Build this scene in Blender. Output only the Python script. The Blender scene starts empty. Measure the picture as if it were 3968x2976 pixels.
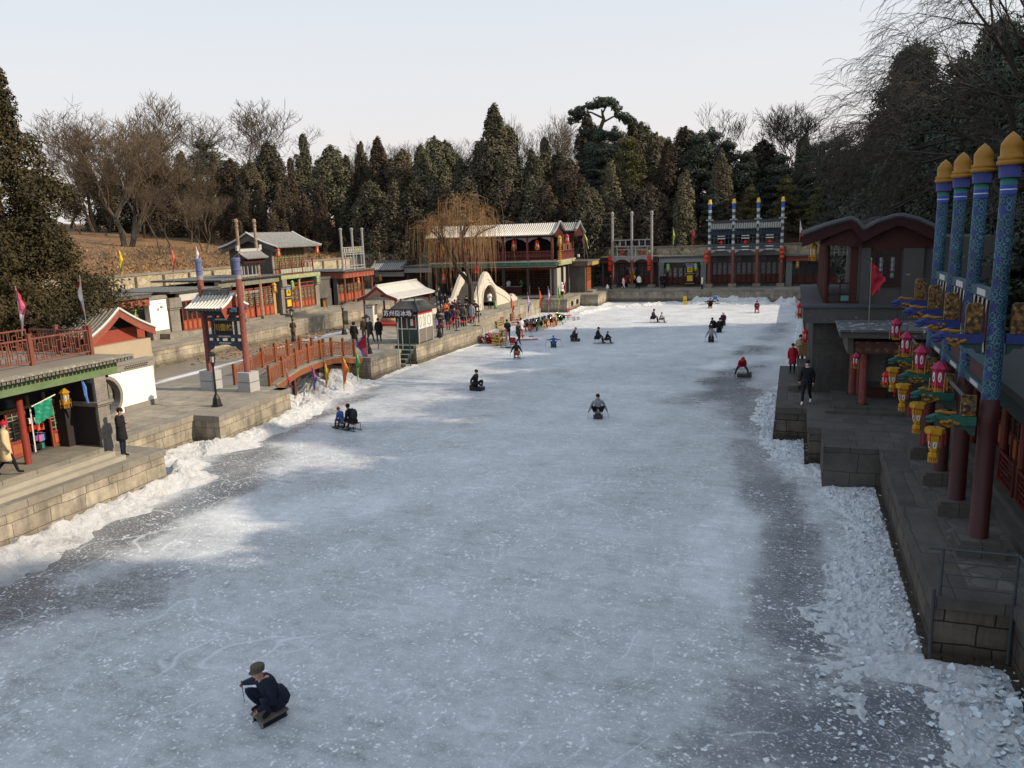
import bpy, bmesh, math, random
from mathutils import Vector, Matrix, noise
R=math.radians; pi=math.pi
sc=bpy.context.scene; COL=sc.collection
OFF={}
# ---------------------------------------------------------------- helpers
def tag(o,label=None,cat=None,group=None,kind=None):
    if label:o['label']=label
    if cat:o['category']=cat
    if group:o['group']=group
    if kind:o['kind']=kind
    return o
def thing(name,label,cat,loc=(0,0,0),rz=0,group=None):
    o=bpy.data.objects.new(name,None);COL.objects.link(o);o.location=loc;o.rotation_euler=(0,0,rz)
    o.empty_display_size=.2;OFF[o.name]=Vector(loc);return tag(o,label,cat,group)
def dup(root,loc,rz=0,label=None,scale=None):
    def cp(o,par):
        c=o.copy();COL.objects.link(c)
        if par:c.parent=par
        for k in o.children:cp(k,c)
        return c
    r=cp(root,None);r.location=loc;r.rotation_euler=(0,0,rz)
    if scale:r.scale=(scale,)*3 if not hasattr(scale,'__len__') else scale
    if label:r['label']=label
    return r
class MB:
    def __init__(s,tf=None):s.v=[];s.f=[];s.m=[];s.tf=tf;s.c=0
    def mat(s,i):s.c=i;return s
    def add(s,vs,fs):
        n=len(s.v);t=s.tf
        s.v.extend([t(*p) for p in vs] if t else [tuple(p) for p in vs])
        for f in fs:s.f.append(tuple(n+i for i in f));s.m.append(s.c)
        return s
    def box(s,x0,x1,y0,y1,z0,z1):
        return s.add([(x0,y0,z0),(x1,y0,z0),(x1,y1,z0),(x0,y1,z0),(x0,y0,z1),(x1,y0,z1),(x1,y1,z1),(x0,y1,z1)],
          [(0,3,2,1),(4,5,6,7),(0,1,5,4),(1,2,6,5),(2,3,7,6),(3,0,4,7)])
    def tube(s,pts,rs,n=6,cap=True):
        pts=[Vector(p) for p in pts];vs=[];fs=[]
        up=Vector((0,0,1))
        for i,p in enumerate(pts):
            d=(pts[min(i+1,len(pts)-1)]-pts[max(i-1,0)])
            d=d.normalized() if d.length>1e-6 else up
            a=d.cross(Vector((1,0,0)) if abs(d.z)>.7 else up).normalized();b=d.cross(a)
            r=rs[i] if hasattr(rs,'__len__') else rs
            for k in range(n):
                t=2*pi*k/n;vs.append(p+a*(math.cos(t)*r)+b*(math.sin(t)*r))
            if i:
                o=(i-1)*n
                for k in range(n):fs.append((o+k,o+(k+1)%n,o+n+(k+1)%n,o+n+k))
        if cap:fs.append(tuple(range(n)));fs.append(tuple(range((len(pts)-1)*n,len(pts)*n)))
        return s.add(vs,fs)
    def cyl(s,p,q,r0,r1=None,n=8):return s.tube([p,q],[r0,r0 if r1 is None else r1],n)
    def lathe(s,x,y,prof,n=10,ph=0,sx=1,sy=1):
        vs=[];fs=[]
        for i,(r,z) in enumerate(prof):
            for k in range(n):
                t=2*pi*k/n+ph;vs.append((x+math.cos(t)*r*sx,y+math.sin(t)*r*sy,z))
            if i:
                o=(i-1)*n
                for k in range(n):fs.append((o+k,o+(k+1)%n,o+n+(k+1)%n,o+n+k))
        fs.append(tuple(range(n)));fs.append(tuple(range((len(prof)-1)*n,len(prof)*n)))
        return s.add(vs,fs)
    def prism(s,poly,ax,a,b):
        f={'x':lambda p,t:(t,p[0],p[1]),'y':lambda p,t:(p[0],t,p[1]),'z':lambda p,t:(p[0],p[1],t)}[ax]
        n=len(poly);vs=[f(p,a) for p in poly]+[f(p,b) for p in poly]
        return s.add(vs,[tuple(range(n)),tuple(range(n,2*n))]+[(i,(i+1)%n,n+(i+1)%n,n+i) for i in range(n)])
    def ball(s,c,r,n=8,m=6,z0=-1,z1=1):
        if not hasattr(r,'__len__'):r=(r,r,r)
        vs=[];fs=[]
        for i in range(m+1):
            w=z0+(z1-z0)*i/m;w=math.sin(w*pi/2);q=math.sqrt(max(0,1-w*w))
            for k in range(n):
                t=2*pi*k/n;vs.append((c[0]+r[0]*q*math.cos(t),c[1]+r[1]*q*math.sin(t),c[2]+r[2]*w))
            if i:
                o=(i-1)*n
                for k in range(n):fs.append((o+k,o+(k+1)%n,o+n+(k+1)%n,o+n+k))
        return s.add(vs,fs)
    def build(s,name,mats,parent=None,smooth=False,local=False,label=None):
        me=bpy.data.meshes.new(name);o=bpy.data.objects.new(name,me)
        vs=s.v
        if parent is not None and not local:
            f=OFF.get(parent.name,Vector());vs=[(a-f[0],b-f[1],c-f[2]) for a,b,c in vs]
            OFF[o.name]=f
        me.from_pydata([tuple(p) for p in vs],[],s.f)
        for m in (mats if isinstance(mats,(list,tuple)) else [mats]):me.materials.append(m)
        if s.m and max(s.m)==9:
            k=len(me.materials);me.materials.append({'frosted_roof_tile':ROLL,'grey_roof_tile':ROLLG}.get(me.materials[0].name,ROLLD if me.materials[0].name!='whitish_tile' else me.materials[0]));s.m=[k if i==9 else i for i in s.m]
        me.polygons.foreach_set('material_index',s.m)
        if smooth:me.polygons.foreach_set('use_smooth',[True]*len(s.f))
        me.update();COL.objects.link(o)
        if parent is not None:o.parent=parent
        if label:o['label']=label
        return o
def solo(mb,name,mats,label,cat,group=None,smooth=False,kind=None):
    o=mb.build(name,mats,None,smooth);return tag(o,label,cat,group,kind)
# ---------------------------------------------------------------- materials
def nt(name):
    m=bpy.data.materials.new(name);m.use_nodes=True;t=m.node_tree;b=t.nodes['Principled BSDF'];return m,t,b
def N(t,typ,**k):
    n=t.nodes.new(typ)
    for a,v in k.items():
        if a in n.inputs.keys():n.inputs[a].default_value=v
        else:setattr(n,a,v)
    return n
def L(t,a,b):t.links.new(a,b)
def c4(c,f=1):return (c[0]*f,c[1]*f,c[2]*f,1)
def ramp(t,fac,stops):
    r=t.nodes.new('ShaderNodeValToRGB');e=r.color_ramp.elements
    while len(e)<len(stops):e.new(.5)
    for el,(p,c) in zip(e,stops):el.position=p;el.color=c if len(c)==4 else c4(c)
    L(t,fac,r.inputs[0]);return r.outputs[0]
def mix(t,f,a,b,mode='MIX'):
    m=t.nodes.new('ShaderNodeMix');m.data_type='RGBA';m.blend_type=mode
    for i,x in ((0,f),(6,a),(7,b)):
        if isinstance(x,(int,float)):m.inputs[i].default_value=x
        elif isinstance(x,(tuple,list)):m.inputs[i].default_value=x if len(x)==4 else c4(x)
        else:L(t,x,m.inputs[i])
    return m.outputs[2]
def mth(t,op,a,b=None,clamp=False):
    m=t.nodes.new('ShaderNodeMath');m.operation=op;m.use_clamp=clamp
    for i,x in enumerate((a,b)):
        if x is None:continue
        if isinstance(x,(int,float)):m.inputs[i].default_value=x
        else:L(t,x,m.inputs[i])
    return m.outputs[0]
def pos(t):return t.nodes.new('ShaderNodeNewGeometry').outputs['Position']
def noi(t,vec,scale,detail=4,rough=.6):
    n=N(t,'ShaderNodeTexNoise',Scale=scale,Detail=detail,Roughness=rough);L(t,vec,n.inputs['Vector']);return n.outputs['Fac']
def scl(t,vec,s):
    m=N(t,'ShaderNodeVectorMath',operation='MULTIPLY');L(t,vec,m.inputs[0]);m.inputs[1].default_value=s;return m.outputs[0]
def bump(t,b,h,st=.3,d=.02):
    n=N(t,'ShaderNodeBump',Strength=st,Distance=d);L(t,h,n.inputs['Height']);L(t,n.outputs[0],b.inputs['Normal'])
def walluv(t):
    g=t.nodes.new('ShaderNodeNewGeometry');a=t.nodes.new('ShaderNodeSeparateXYZ');L(t,g.outputs['Position'],a.inputs[0])
    n=t.nodes.new('ShaderNodeSeparateXYZ');L(t,g.outputs['True Normal'],n.inputs[0])
    f=mth(t,'GREATER_THAN',mth(t,'ABSOLUTE',n.outputs[0]),.6)
    top=mth(t,'GREATER_THAN',mth(t,'ABSOLUTE',n.outputs[2]),.7)
    mx=lambda f,p,q:mth(t,'ADD',mth(t,'MULTIPLY',f,q),mth(t,'MULTIPLY',mth(t,'SUBTRACT',1,f),p))
    c=t.nodes.new('ShaderNodeCombineXYZ');L(t,mx(f,a.outputs[0],a.outputs[1]),c.inputs[0]);L(t,mx(top,a.outputs[2],a.outputs[1]),c.inputs[1])
    return c.outputs[0]
MC={}
def pm(name,col,rough=.75,var=.18,scale=2.5,bp=0,metal=0,spec=.3,orand=0,wear=None,wearth=.62):
    if name in MC:return MC[name]
    m,t,b=nt(name);p=pos(t);f=noi(t,p,scale,5)
    c=mix(t,f,c4(col,1-var),c4(col,1+var))
    if wear:
        w=noi(t,p,scale*3.1,6,.7);wf=ramp(t,w,[(wearth,(0,0,0)),(min(wearth+.08,1),(1,1,1))]);c=mix(t,wf,c,wear)
    if orand:
        oi=t.nodes.new('ShaderNodeObjectInfo').outputs['Random'];hs=t.nodes.new('ShaderNodeHueSaturation')
        L(t,c,hs.inputs['Color']);L(t,mth(t,'ADD',mth(t,'MULTIPLY',oi,orand),1-orand/2),hs.inputs['Value']);c=hs.outputs[0]
    L(t,c,b.inputs['Base Color']);b.inputs['Roughness'].default_value=rough;b.inputs['Metallic'].default_value=metal
    b.inputs['Specular IOR Level'].default_value=spec
    if bp:bump(t,b,noi(t,p,scale*6,6),bp,.02)
    MC[name]=m;return m
def brickm(name,c1,c2,mort,w,h,ms=.012,stain=.5,bp=.5,rough=.85,top=None,streak=True,off=.5):
    m,t,b=nt(name);uv=walluv(t);wob=N(t,'ShaderNodeTexNoise',Scale=1.3,Detail=3);L(t,uv,wob.inputs['Vector'])
    a=N(t,'ShaderNodeVectorMath',operation='SCALE');L(t,wob.outputs['Color'],a.inputs[0]);a.inputs['Scale'].default_value=.15*min(1,h*3)
    ad=N(t,'ShaderNodeVectorMath',operation='ADD');L(t,uv,ad.inputs[0]);L(t,a.outputs[0],ad.inputs[1])
    br=N(t,'ShaderNodeTexBrick');L(t,ad.outputs[0],br.inputs['Vector']);br.offset=off;br.squash=.72;br.squash_frequency=2;br.offset_frequency=2
    for k,v in (('Color1',c4(c1)),('Color2',c4(c2)),('Mortar',c4(mort)),('Scale',1),('Mortar Size',ms),('Mortar Smooth',.3),('Bias',0),('Brick Width',w),('Row Height',h)):br.inputs[k].default_value=v
    c=br.outputs['Color'];p=pos(t)
    g=noi(t,p,1.1,6,.65);c=mix(t,ramp(t,g,[(.35,(1,1,1)),(.7,(1-stain,)*3)]),c4((0,0,0)),c,'MIX') if 0 else mix(t,.9,c,ramp(t,g,[(.3,(1.15,1.12,1.08)),(.72,(1-stain,1-stain,1-stain))]),'MULTIPLY')
    if streak:
        s=noi(t,scl(t,p,(3.2,3.2,.35)),1,5,.7);c=mix(t,.8,c,ramp(t,s,[(.42,(1,1,1)),(.72,(1-stain*.9,1-stain*.9,1-stain*.8))]),'MULTIPLY')
    f=noi(t,p,9,6,.7);c=mix(t,.5,c,ramp(t,f,[(.3,(.75,.75,.75)),(.7,(1.2,1.2,1.2))]),'MULTIPLY')
    L(t,c,b.inputs['Base Color']);b.inputs['Roughness'].default_value=rough;b.inputs['Specular IOR Level'].default_value=.2
    if w>.5 and h>.3 and h<.5:
        sz=t.nodes.new('ShaderNodeSeparateXYZ');L(t,p,sz.inputs[0]);zz=mth(t,'ADD',sz.outputs[2],mth(t,'MULTIPLY',mth(t,'SUBTRACT',g,.5),.7));c=mix(t,1,c,ramp(t,zz,[(.12,(.42,.40,.36)),(.45,(1,1,1))]),'MULTIPLY')
        L(t,c,b.inputs['Base Color'])
    h=mth(t,'ADD',mth(t,'MULTIPLY',br.outputs['Fac'],-1),mth(t,'MULTIPLY',f,.6));bump(t,b,h,bp,.03)
    return m
STONE=brickm('quay_stone',(.50,.445,.345),(.37,.33,.26),(.12,.105,.085),1.25,.45,.011,.62)  # colours lightened and warmed to suggest sunlit stone
STONED=brickm('shaded_quay_stone',(.16,.14,.115),(.11,.097,.083),(.03,.028,.025),1.2,.45,.018,.62)  # quay stone colours darkened to paint in the right bank's shade
GREYBRICK=brickm('grey_brick',(.155,.145,.13),(.125,.118,.108),(.09,.085,.08),.3,.08,.006,.35,.2)
LIGHTBRICK=brickm('pale_brick_pier',(.30,.275,.235),(.25,.23,.20),(.2,.185,.165),.32,.09,.006,.3,.2)
PAVED=brickm('shaded_paving_slabs',(.11,.105,.095),(.08,.077,.07),(.035,.033,.03),1.1,.62,.012,.4,.25,.8,streak=False)  # darker copy of the paving; right bank shade is in the colour
COPD=brickm('shaded_coping_stone',(.105,.10,.09),(.08,.077,.07),(.03,.03,.028),1.6,3.0,.01,.4,.3,.8,streak=False)  # coping copy whose colour carries the shade of the right bank
PAVE=brickm('paving_slabs',(.36,.325,.26),(.27,.245,.20),(.07,.065,.055),1.1,.62,.012,.4,.25,.8,streak=False)  # colours raised and warmed to stand in for stronger sun
COPING=brickm('coping_stone',(.29,.265,.22),(.22,.205,.175),(.06,.055,.05),1.6,3.0,.01,.4,.3,.8,streak=False)
RUBBLE,t_,b_=nt('rubble_wall_stone')
def _rub(t,b,c1,c2,s=1.3):
    uv=walluv(t);v=N(t,'ShaderNodeTexVoronoi',Scale=s,feature='DISTANCE_TO_EDGE');L(t,uv,v.inputs['Vector'])
    v2=N(t,'ShaderNodeTexVoronoi',Scale=s);L(t,uv,v2.inputs['Vector'])
    sp=t.nodes.new('ShaderNodeSeparateColor');L(t,v2.outputs['Color'],sp.inputs[0])
    c=mix(t,sp.outputs[0],c4(c1),c4(c2));g=noi(t,pos(t),4,6,.7)
    c=mix(t,.8,c,ramp(t,g,[(.3,(1.2,1.15,1.1)),(.75,(.6,.6,.6))]),'MULTIPLY')
    c=mix(t,ramp(t,v.outputs['Distance'],[(0,(1,1,1)),(.045,(0,0,0))]),c,c4(c1,.3))
    L(t,c,b.inputs['Base Color']);b.inputs['Roughness'].default_value=.9;bump(t,b,v.outputs['Distance'],.5,.08)
_rub(t_,b_,(.52,.45,.31),(.36,.31,.215))
CRAZY,t_,b_=nt('crazy_paving');_rub(t_,b_,(.12,.115,.105),(.07,.068,.062),2.2)
PLASTER=pm('white_plaster',(.74,.70,.64),.85,.06,1.5,.1,wear=(.5,.47,.42),wearth=.68)
DARKPLAS=pm('grey_render',(.085,.083,.08),.85,.2,1.2,.15,wear=(.28,.27,.25))
TILE=pm('grey_roof_tile',(.13,.127,.115),.8,.35,2.2,.1,wear=(.45,.43,.39),wearth=.58)
TILEW=pm('frosted_roof_tile',(.20,.19,.165),.8,.3,2.5,.1,wear=(.4,.38,.33),wearth=.6)
TILEG=pm('gutter_tile',(.07,.068,.065),.85,.3,2.2)
TILED=pm('dark_roof_tile',(.045,.048,.052),.8,.35,2.5,.1)
FLATROOF=pm('flat_roof_felt',(.10,.095,.088),.9,.3,.8,.1,wear=(.2,.19,.17))
RED=pm('red_timber',(.27,.058,.036),.6,.25,1.6,.1,wear=(.30,.17,.12),wearth=.66)
RAILR=pm('dull_rail_red',(.19,.065,.045),.7,.25,3,.1,wear=(.26,.17,.13),wearth=.62)
CRUST,t_,b_=nt('crusted_snow')
p_=pos(t_);n_=noi(t_,p_,9,8,.75);g_=noi(t_,p_,2.2,6,.7)
L(t_,mix(t_,ramp(t_,g_,[(.58,(0,0,0)),(.68,(1,1,1))]),mix(t_,n_,(.70,.74,.80),(.90,.92,.95)),(.30,.35,.41)),b_.inputs['Base Color']);b_.inputs['Roughness'].default_value=.6
bump(t_,b_,mth(t_,'ADD',noi(t_,p_,16,10,.8),mth(t_,'MULTIPLY',noi(t_,p_,5,6,.7),2)),1,.07)
REDW=pm('worn_red_column',(.19,.056,.043),.7,.3,3,.2,wear=(.34,.20,.18),wearth=.60)
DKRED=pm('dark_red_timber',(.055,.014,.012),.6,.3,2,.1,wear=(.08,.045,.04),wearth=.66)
ORANGE=pm('brown_orange_timber',(.235,.078,.032),.55,.2,4,.1)
TEAK=pm('pale_shelf_timber',(.45,.24,.10),.6,.2,3)
ROLL=pm('pale_tile_roll',(.66,.63,.56),.8,.25,3)
ROLLG=pm('tile_roll',(.30,.29,.27),.8,.3,2.2,wear=(.55,.53,.48),wearth=.56)
ROLLD=pm('dark_tile_roll',(.06,.063,.066),.8,.3,2.2)
LATG=pm('lattice_green_grey',(.27,.26,.16),.7,.35,5)
LATW=pm('lattice_pale',(.36,.36,.32),.7,.3,5)
LATD=pm('lattice_dark',(.03,.035,.03),.7,.3,5)
GLASSD=pm('dark_window_glass',(.02,.025,.03),.15,.3,2,spec=.6)
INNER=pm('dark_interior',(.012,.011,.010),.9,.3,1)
BLACK=pm('black_iron',(.012,.012,.013),.5,.2,4)
STEEL=pm('painted_steel_rail',(.05,.062,.068),.5,.2,5)
GREYW=pm('weathered_grey_timber',(.28,.27,.27),.8,.35,4,.1,wear=(.5,.49,.48))
BLUEB=pm('dark_blue_painted_beam',(.030,.050,.085),.6,.5,5,wear=(.12,.16,.2),wearth=.6)
BLUEC=pm('faded_blue_cap',(.12,.14,.27),.6,.25,4,wear=(.3,.32,.42),wearth=.68)
GOLD=pm('ochre_gold_paint',(.30,.145,.012),.45,.2,3,.1,wear=(.3,.14,.02))
GOLDP,t_,b_=nt('carved_gold_panel')
p_=pos(t_);n_=noi(t_,p_,14,3,.5);L(t_,ramp(t_,n_,[(.42,(.03,.015,.005)),(.5,(.15,.075,.014)),(.62,(.19,.10,.022)),(.74,(.4,.36,.26))]),b_.inputs['Base Color']);bump(t_,b_,n_,.6,.03)
SNOW,t_,b_=nt('snow')
p_=pos(t_);n_=noi(t_,p_,7,8,.75);g_=noi(t_,p_,1.1,5,.65)
L(t_,mix(t_,ramp(t_,g_,[(.50,(0,0,0)),(.72,(1,1,1))]),mix(t_,n_,(.62,.63,.64),(.80,.80,.80)),(.44,.43,.41)),b_.inputs['Base Color']);b_.inputs['Roughness'].default_value=.7;b_.inputs['Subsurface Weight'].default_value=.0
bump(t_,b_,mth(t_,'ADD',noi(t_,p_,14,10,.8),mth(t_,'MULTIPLY',noi(t_,p_,4,6,.7),2)),1,.08)
ICECH,t_,b_=nt('broken_ice')
p_=pos(t_);n_=noi(t_,p_,3,6,.7);L(t_,ramp(t_,n_,[(.3,(.42,.50,.56)),(.6,(.68,.74,.79))]),b_.inputs['Base Color']);b_.inputs['Roughness'].default_value=.3;bump(t_,b_,noi(t_,p_,9,6,.7),.5,.03)
LITTER=None
def litter(name,c1,c2,c3):
    m,t,b=nt(name);p=pos(t);a=noi(t,p,.25,5,.6);f=noi(t,p,5,8,.75)
    c=mix(t,ramp(t,a,[(.35,(0,0,0)),(.65,(1,1,1))]),c4(c1),c4(c2));c=mix(t,ramp(t,f,[(.4,(0,0,0)),(.65,(1,1,1))]),c,c4(c3))
    L(t,c,b.inputs['Base Color']);b.inputs['Roughness'].default_value=.95;bump(t,b,f,.8,.1);return m
LITTER=litter('leaf_litter',(.20,.105,.045),(.10,.065,.035),(.27,.15,.065))  # darker patches painted in as shadows on the slope
SHADEG=litter('wooded_ground',(.07,.045,.022),(.05,.036,.02),(.10,.06,.03))
MUDDY=None
# canal ice: frost / clear amounts come from a mesh attribute, fine flakes from noise
ICE,t,b=nt('canal_ice')
at=N(t,'ShaderNodeAttribute',attribute_name='frost');sp=t.nodes.new('ShaderNodeSeparateColor');L(t,at.outputs['Color'],sp.inputs[0])
p=pos(t);fr=sp.outputs[0];fldens=sp.outputs[1];mud=sp.outputs[2]  # second channel holds the density of white frost flakes
nb=noi(t,p,.55,7,.62);nf=noi(t,scl(t,p,(1,1,1)),3.0,8,.75);nn=noi(t,p,11,5,.8)
st=noi(t,scl(t,p,(.5,3.0,1)),1.6,6,.7)
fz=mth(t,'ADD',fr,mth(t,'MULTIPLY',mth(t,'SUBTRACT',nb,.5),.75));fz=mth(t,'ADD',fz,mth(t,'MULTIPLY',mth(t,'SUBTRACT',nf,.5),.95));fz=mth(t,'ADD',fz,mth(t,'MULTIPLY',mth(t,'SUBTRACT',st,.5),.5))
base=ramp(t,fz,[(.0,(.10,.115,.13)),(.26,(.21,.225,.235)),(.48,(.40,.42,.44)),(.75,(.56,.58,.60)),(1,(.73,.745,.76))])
# flakes of white frost
vo=N(t,'ShaderNodeTexVoronoi',Scale=6.5,Randomness=1);wv=N(t,'ShaderNodeVectorMath',operation='ADD');L(t,p,wv.inputs[0])
wn=N(t,'ShaderNodeTexNoise',Scale=5,Detail=4);L(t,p,wn.inputs['Vector']);ws=N(t,'ShaderNodeVectorMath',operation='SCALE');L(t,wn.outputs['Color'],ws.inputs[0]);ws.inputs['Scale'].default_value=.35;L(t,ws.outputs[0],wv.inputs[1]);L(t,wv.outputs[0],vo.inputs['Vector'])
fl=ramp(t,mth(t,'ADD',vo.outputs['Distance'],mth(t,'MULTIPLY',mth(t,'SUBTRACT',.55,noi(t,p,.9,5)),.8)),[(.16,(1,1,1)),(.30,(0,0,0))])
fl2=ramp(t,noi(t,p,16,3,.7),[(.56,(0,0,0)),(.66,(1,1,1))])
flk=mth(t,'MULTIPLY',mth(t,'MAXIMUM',fl,mth(t,'MULTIPLY',fl2,.8)),fldens,True)
c=mix(t,mth(t,'MULTIPLY',flk,.85),base,(.86,.88,.91))
# scratches left by sled blades
def scr(sc,off,wd,ms):
    q=N(t,'ShaderNodeVectorMath',operation='ADD');L(t,p,q.inputs[0]);q.inputs[1].default_value=off
    wn=N(t,'ShaderNodeTexNoise',Scale=.22,Detail=2);L(t,q.outputs[0],wn.inputs['Vector']);wsc=N(t,'ShaderNodeVectorMath',operation='SCALE');L(t,wn.outputs['Color'],wsc.inputs[0]);wsc.inputs['Scale'].default_value=7
    q2=N(t,'ShaderNodeVectorMath',operation='ADD');L(t,q.outputs[0],q2.inputs[0]);L(t,wsc.outputs[0],q2.inputs[1])
    v=N(t,'ShaderNodeTexVoronoi',Scale=sc,feature='DISTANCE_TO_EDGE');L(t,q2.outputs[0],v.inputs['Vector'])
    l=ramp(t,v.outputs['Distance'],[(0,(1,1,1)),(wd*sc,(0,0,0))])
    return mth(t,'MULTIPLY',l,ramp(t,noi(t,q.outputs[0],ms,3),[(.50,(0,0,0)),(.6,(1,1,1))]))
sc1=mth(t,'MAXIMUM',mth(t,'MAXIMUM',scr(.17,(3,1,.3),.032,.4),scr(.31,(40,9,.5),.022,.5)),scr(.09,(90,39,.7),.036,.3))
c=mix(t,mth(t,'MULTIPLY',sc1,.6),c,(.75,.80,.84))
c=mix(t,mud,c,mix(t,nf,(.11,.095,.07),(.24,.21,.165)))
L(t,c,b.inputs['Base Color'])
L(t,ramp(t,fz,[(.15,(.22,)*3),(.8,(.55,)*3)]),b.inputs['Roughness']);b.inputs['Specular IOR Level'].default_value=.35
bump(t,b,mth(t,'ADD',mth(t,'ADD',nn,nf),mth(t,'MULTIPLY',flk,1.2)),.35,.02)
# painted scrollwork of the blue columns
SCROLL,t,b=nt('scrollwork_blue_paint')
tc=t.nodes.new('ShaderNodeTexCoord').outputs['Object'];s=t.nodes.new('ShaderNodeSeparateXYZ');L(t,tc,s.inputs[0])
an=mth(t,'MULTIPLY',mth(t,'ARCTAN2',s.outputs[1],s.outputs[0]),.19)
cb=t.nodes.new('ShaderNodeCombineXYZ');L(t,an,cb.inputs[0]);L(t,s.outputs[2],cb.inputs[1])
v=N(t,'ShaderNodeTexVoronoi',Scale=6.5,Randomness=.35);L(t,cb.outputs[0],v.inputs['Vector'])
rg=mth(t,'SINE',mth(t,'MULTIPLY',v.outputs['Distance'],19))
c=mix(t,ramp(t,rg,[(.15,(0,0,0)),(.4,(1,1,1))]),(.008,.018,.085),(.035,.17,.18))
fw=N(t,'ShaderNodeTexVoronoi',Scale=2.1,Randomness=.1);L(t,cb.outputs[0],fw.inputs['Vector'])
c=mix(t,ramp(t,fw.outputs['Distance'],[(.19,(1,1,1)),(.22,(0,0,0))]),c,(.015,.03,.17))
c=mix(t,ramp(t,fw.outputs['Distance'],[(.05,(1,1,1)),(.07,(0,0,0))]),c,(.01,.015,.05))
c=mix(t,.8,c,ramp(t,noi(t,pos(t),2.5,6,.75),[(.35,(1.15,1.15,1.15)),(.62,(.45,.45,.45))]),'MULTIPLY');c=mix(t,ramp(t,noi(t,pos(t),11,6,.8),[(.64,(0,0,0)),(.70,(1,1,1))]),c,(.16,.17,.16))
L(t,c,b.inputs['Base Color']);b.inputs['Roughness'].default_value=.6
def fascia(name,c1,c2,s=1.1):
    m,t,b=nt(name);uv=walluv(t);v=N(t,'ShaderNodeTexVoronoi',Scale=s,Randomness=.15);L(t,uv,v.inputs['Vector'])
    f=ramp(t,v.outputs['Distance'],[(.22,(1,1,1)),(.3,(0,0,0)),]);f2=ramp(t,noi(t,scl(t,uv,(5,5,5)),2,3,.6),[(.45,(0,0,0)),(.55,(1,1,1))])
    g=noi(t,uv,1.5,6,.7);c=mix(t,mth(t,'MULTIPLY',f,f2),c1,c2);c=mix(t,.8,c,ramp(t,g,[(.3,(1.2,)*3),(.75,(.55,)*3)]),'MULTIPLY')
    L(t,c,b.inputs['Base Color']);b.inputs['Roughness'].default_value=.7;return m
FGREEN=fascia('green_painted_fascia',(.13,.19,.085),(.27,.25,.07))
FGREY=fascia('grey_painted_fascia',(.20,.20,.15),(.28,.28,.22),2)
FRED=fascia('red_painted_fascia',(.27,.06,.035),(.42,.16,.06),1.4)
FTEAL=fascia('teal_painted_fascia',(.05,.15,.10),(.09,.24,.16),1.0)
FPALE=fascia('pale_green_fascia',(.30,.34,.17),(.4,.42,.24),1.6)
# foliage; cypress and pine colours are lightened to stand in for haze
def leafm(name,c1,c2,c3,tr=.15):
    m,t,b=nt(name);p=pos(t);a=noi(t,p,.45,4,.6);f=noi(t,p,3.5,4,.7)
    c=mix(t,ramp(t,a,[(.38,(0,0,0)),(.62,(1,1,1))]),c4(c1),c4(c2));c=mix(t,ramp(t,f,[(.5,(0,0,0)),(.75,(1,1,1))]),c,c4(c3))
    oi=t.nodes.new('ShaderNodeObjectInfo').outputs['Random'];hs=t.nodes.new('ShaderNodeHueSaturation');L(t,c,hs.inputs['Color'])
    L(t,mth(t,'ADD',mth(t,'MULTIPLY',oi,.7),.65),hs.inputs['Value']);L(t,mth(t,'ADD',mth(t,'MULTIPLY',oi,.05),.475),hs.inputs['Hue'])
    L(t,hs.outputs[0],b.inputs['Base Color']);b.inputs['Roughness'].default_value=.8;b.inputs['Specular IOR Level'].default_value=.15;return m
LEAFC=leafm('cypress_foliage',(.082,.080,.056),(.105,.093,.060),(.135,.115,.072))
LEAFB=leafm('brown_cypress_foliage',(.094,.078,.054),(.115,.092,.060),(.150,.115,.070))
LEAFG=leafm('pine_foliage',(.044,.056,.046),(.060,.072,.052),(.08,.085,.057))
LEAFJ=leafm('juniper_foliage',(.048,.049,.024),(.085,.072,.030),(.135,.105,.042))
BARK=pm('tree_bark',(.085,.062,.045),.95,.3,4,.4)
BARKL=pm('pale_twig_bark',(.095,.072,.048),.95,.3,2,.2)
BARKD=pm('dark_twig_bark',(.05,.042,.036),.95,.3,2,.2)
WILLOW=pm('willow_twigs',(.25,.145,.065),.9,.35,1.2)
# cloth & paint colours
def cm(name,c,rough=.85,var=.15):return pm(name,c,rough,var,8)
CL=dict(navy=(.012,.016,.035),black=(.010,.010,.012),charcoal=(.035,.035,.04),red=(.45,.02,.02),crimson=(.36,.012,.03),white=(.72,.70,.68),cream=(.62,.48,.27),grey=(.28,.29,.32),blue=(.05,.10,.30),ltblue=(.10,.22,.55),brown=(.11,.065,.035),beige=(.38,.30,.2),orange=(.65,.13,.03),yellow=(.75,.50,.02),green=(.05,.25,.06),olive=(.09,.08,.055),purple=(.16,.09,.30),jeans=(.03,.045,.09),pink=(.6,.12,.22),lime=(.35,.55,.08),teal=(.02,.22,.16),skin=(.45,.27,.19),hair=(.012,.009,.008),plum=(.08,.02,.05),ltpurple=(.55,.42,.75))
def C_(n):return cm(n+'_cloth',CL[n])
SKIN=pm('skin',CL['skin'],.6,.05,8);HAIR=C_('hair')
def paint(n):return pm(n+'_paint',CL[n],.4,.12,4,spec=.4)
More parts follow.
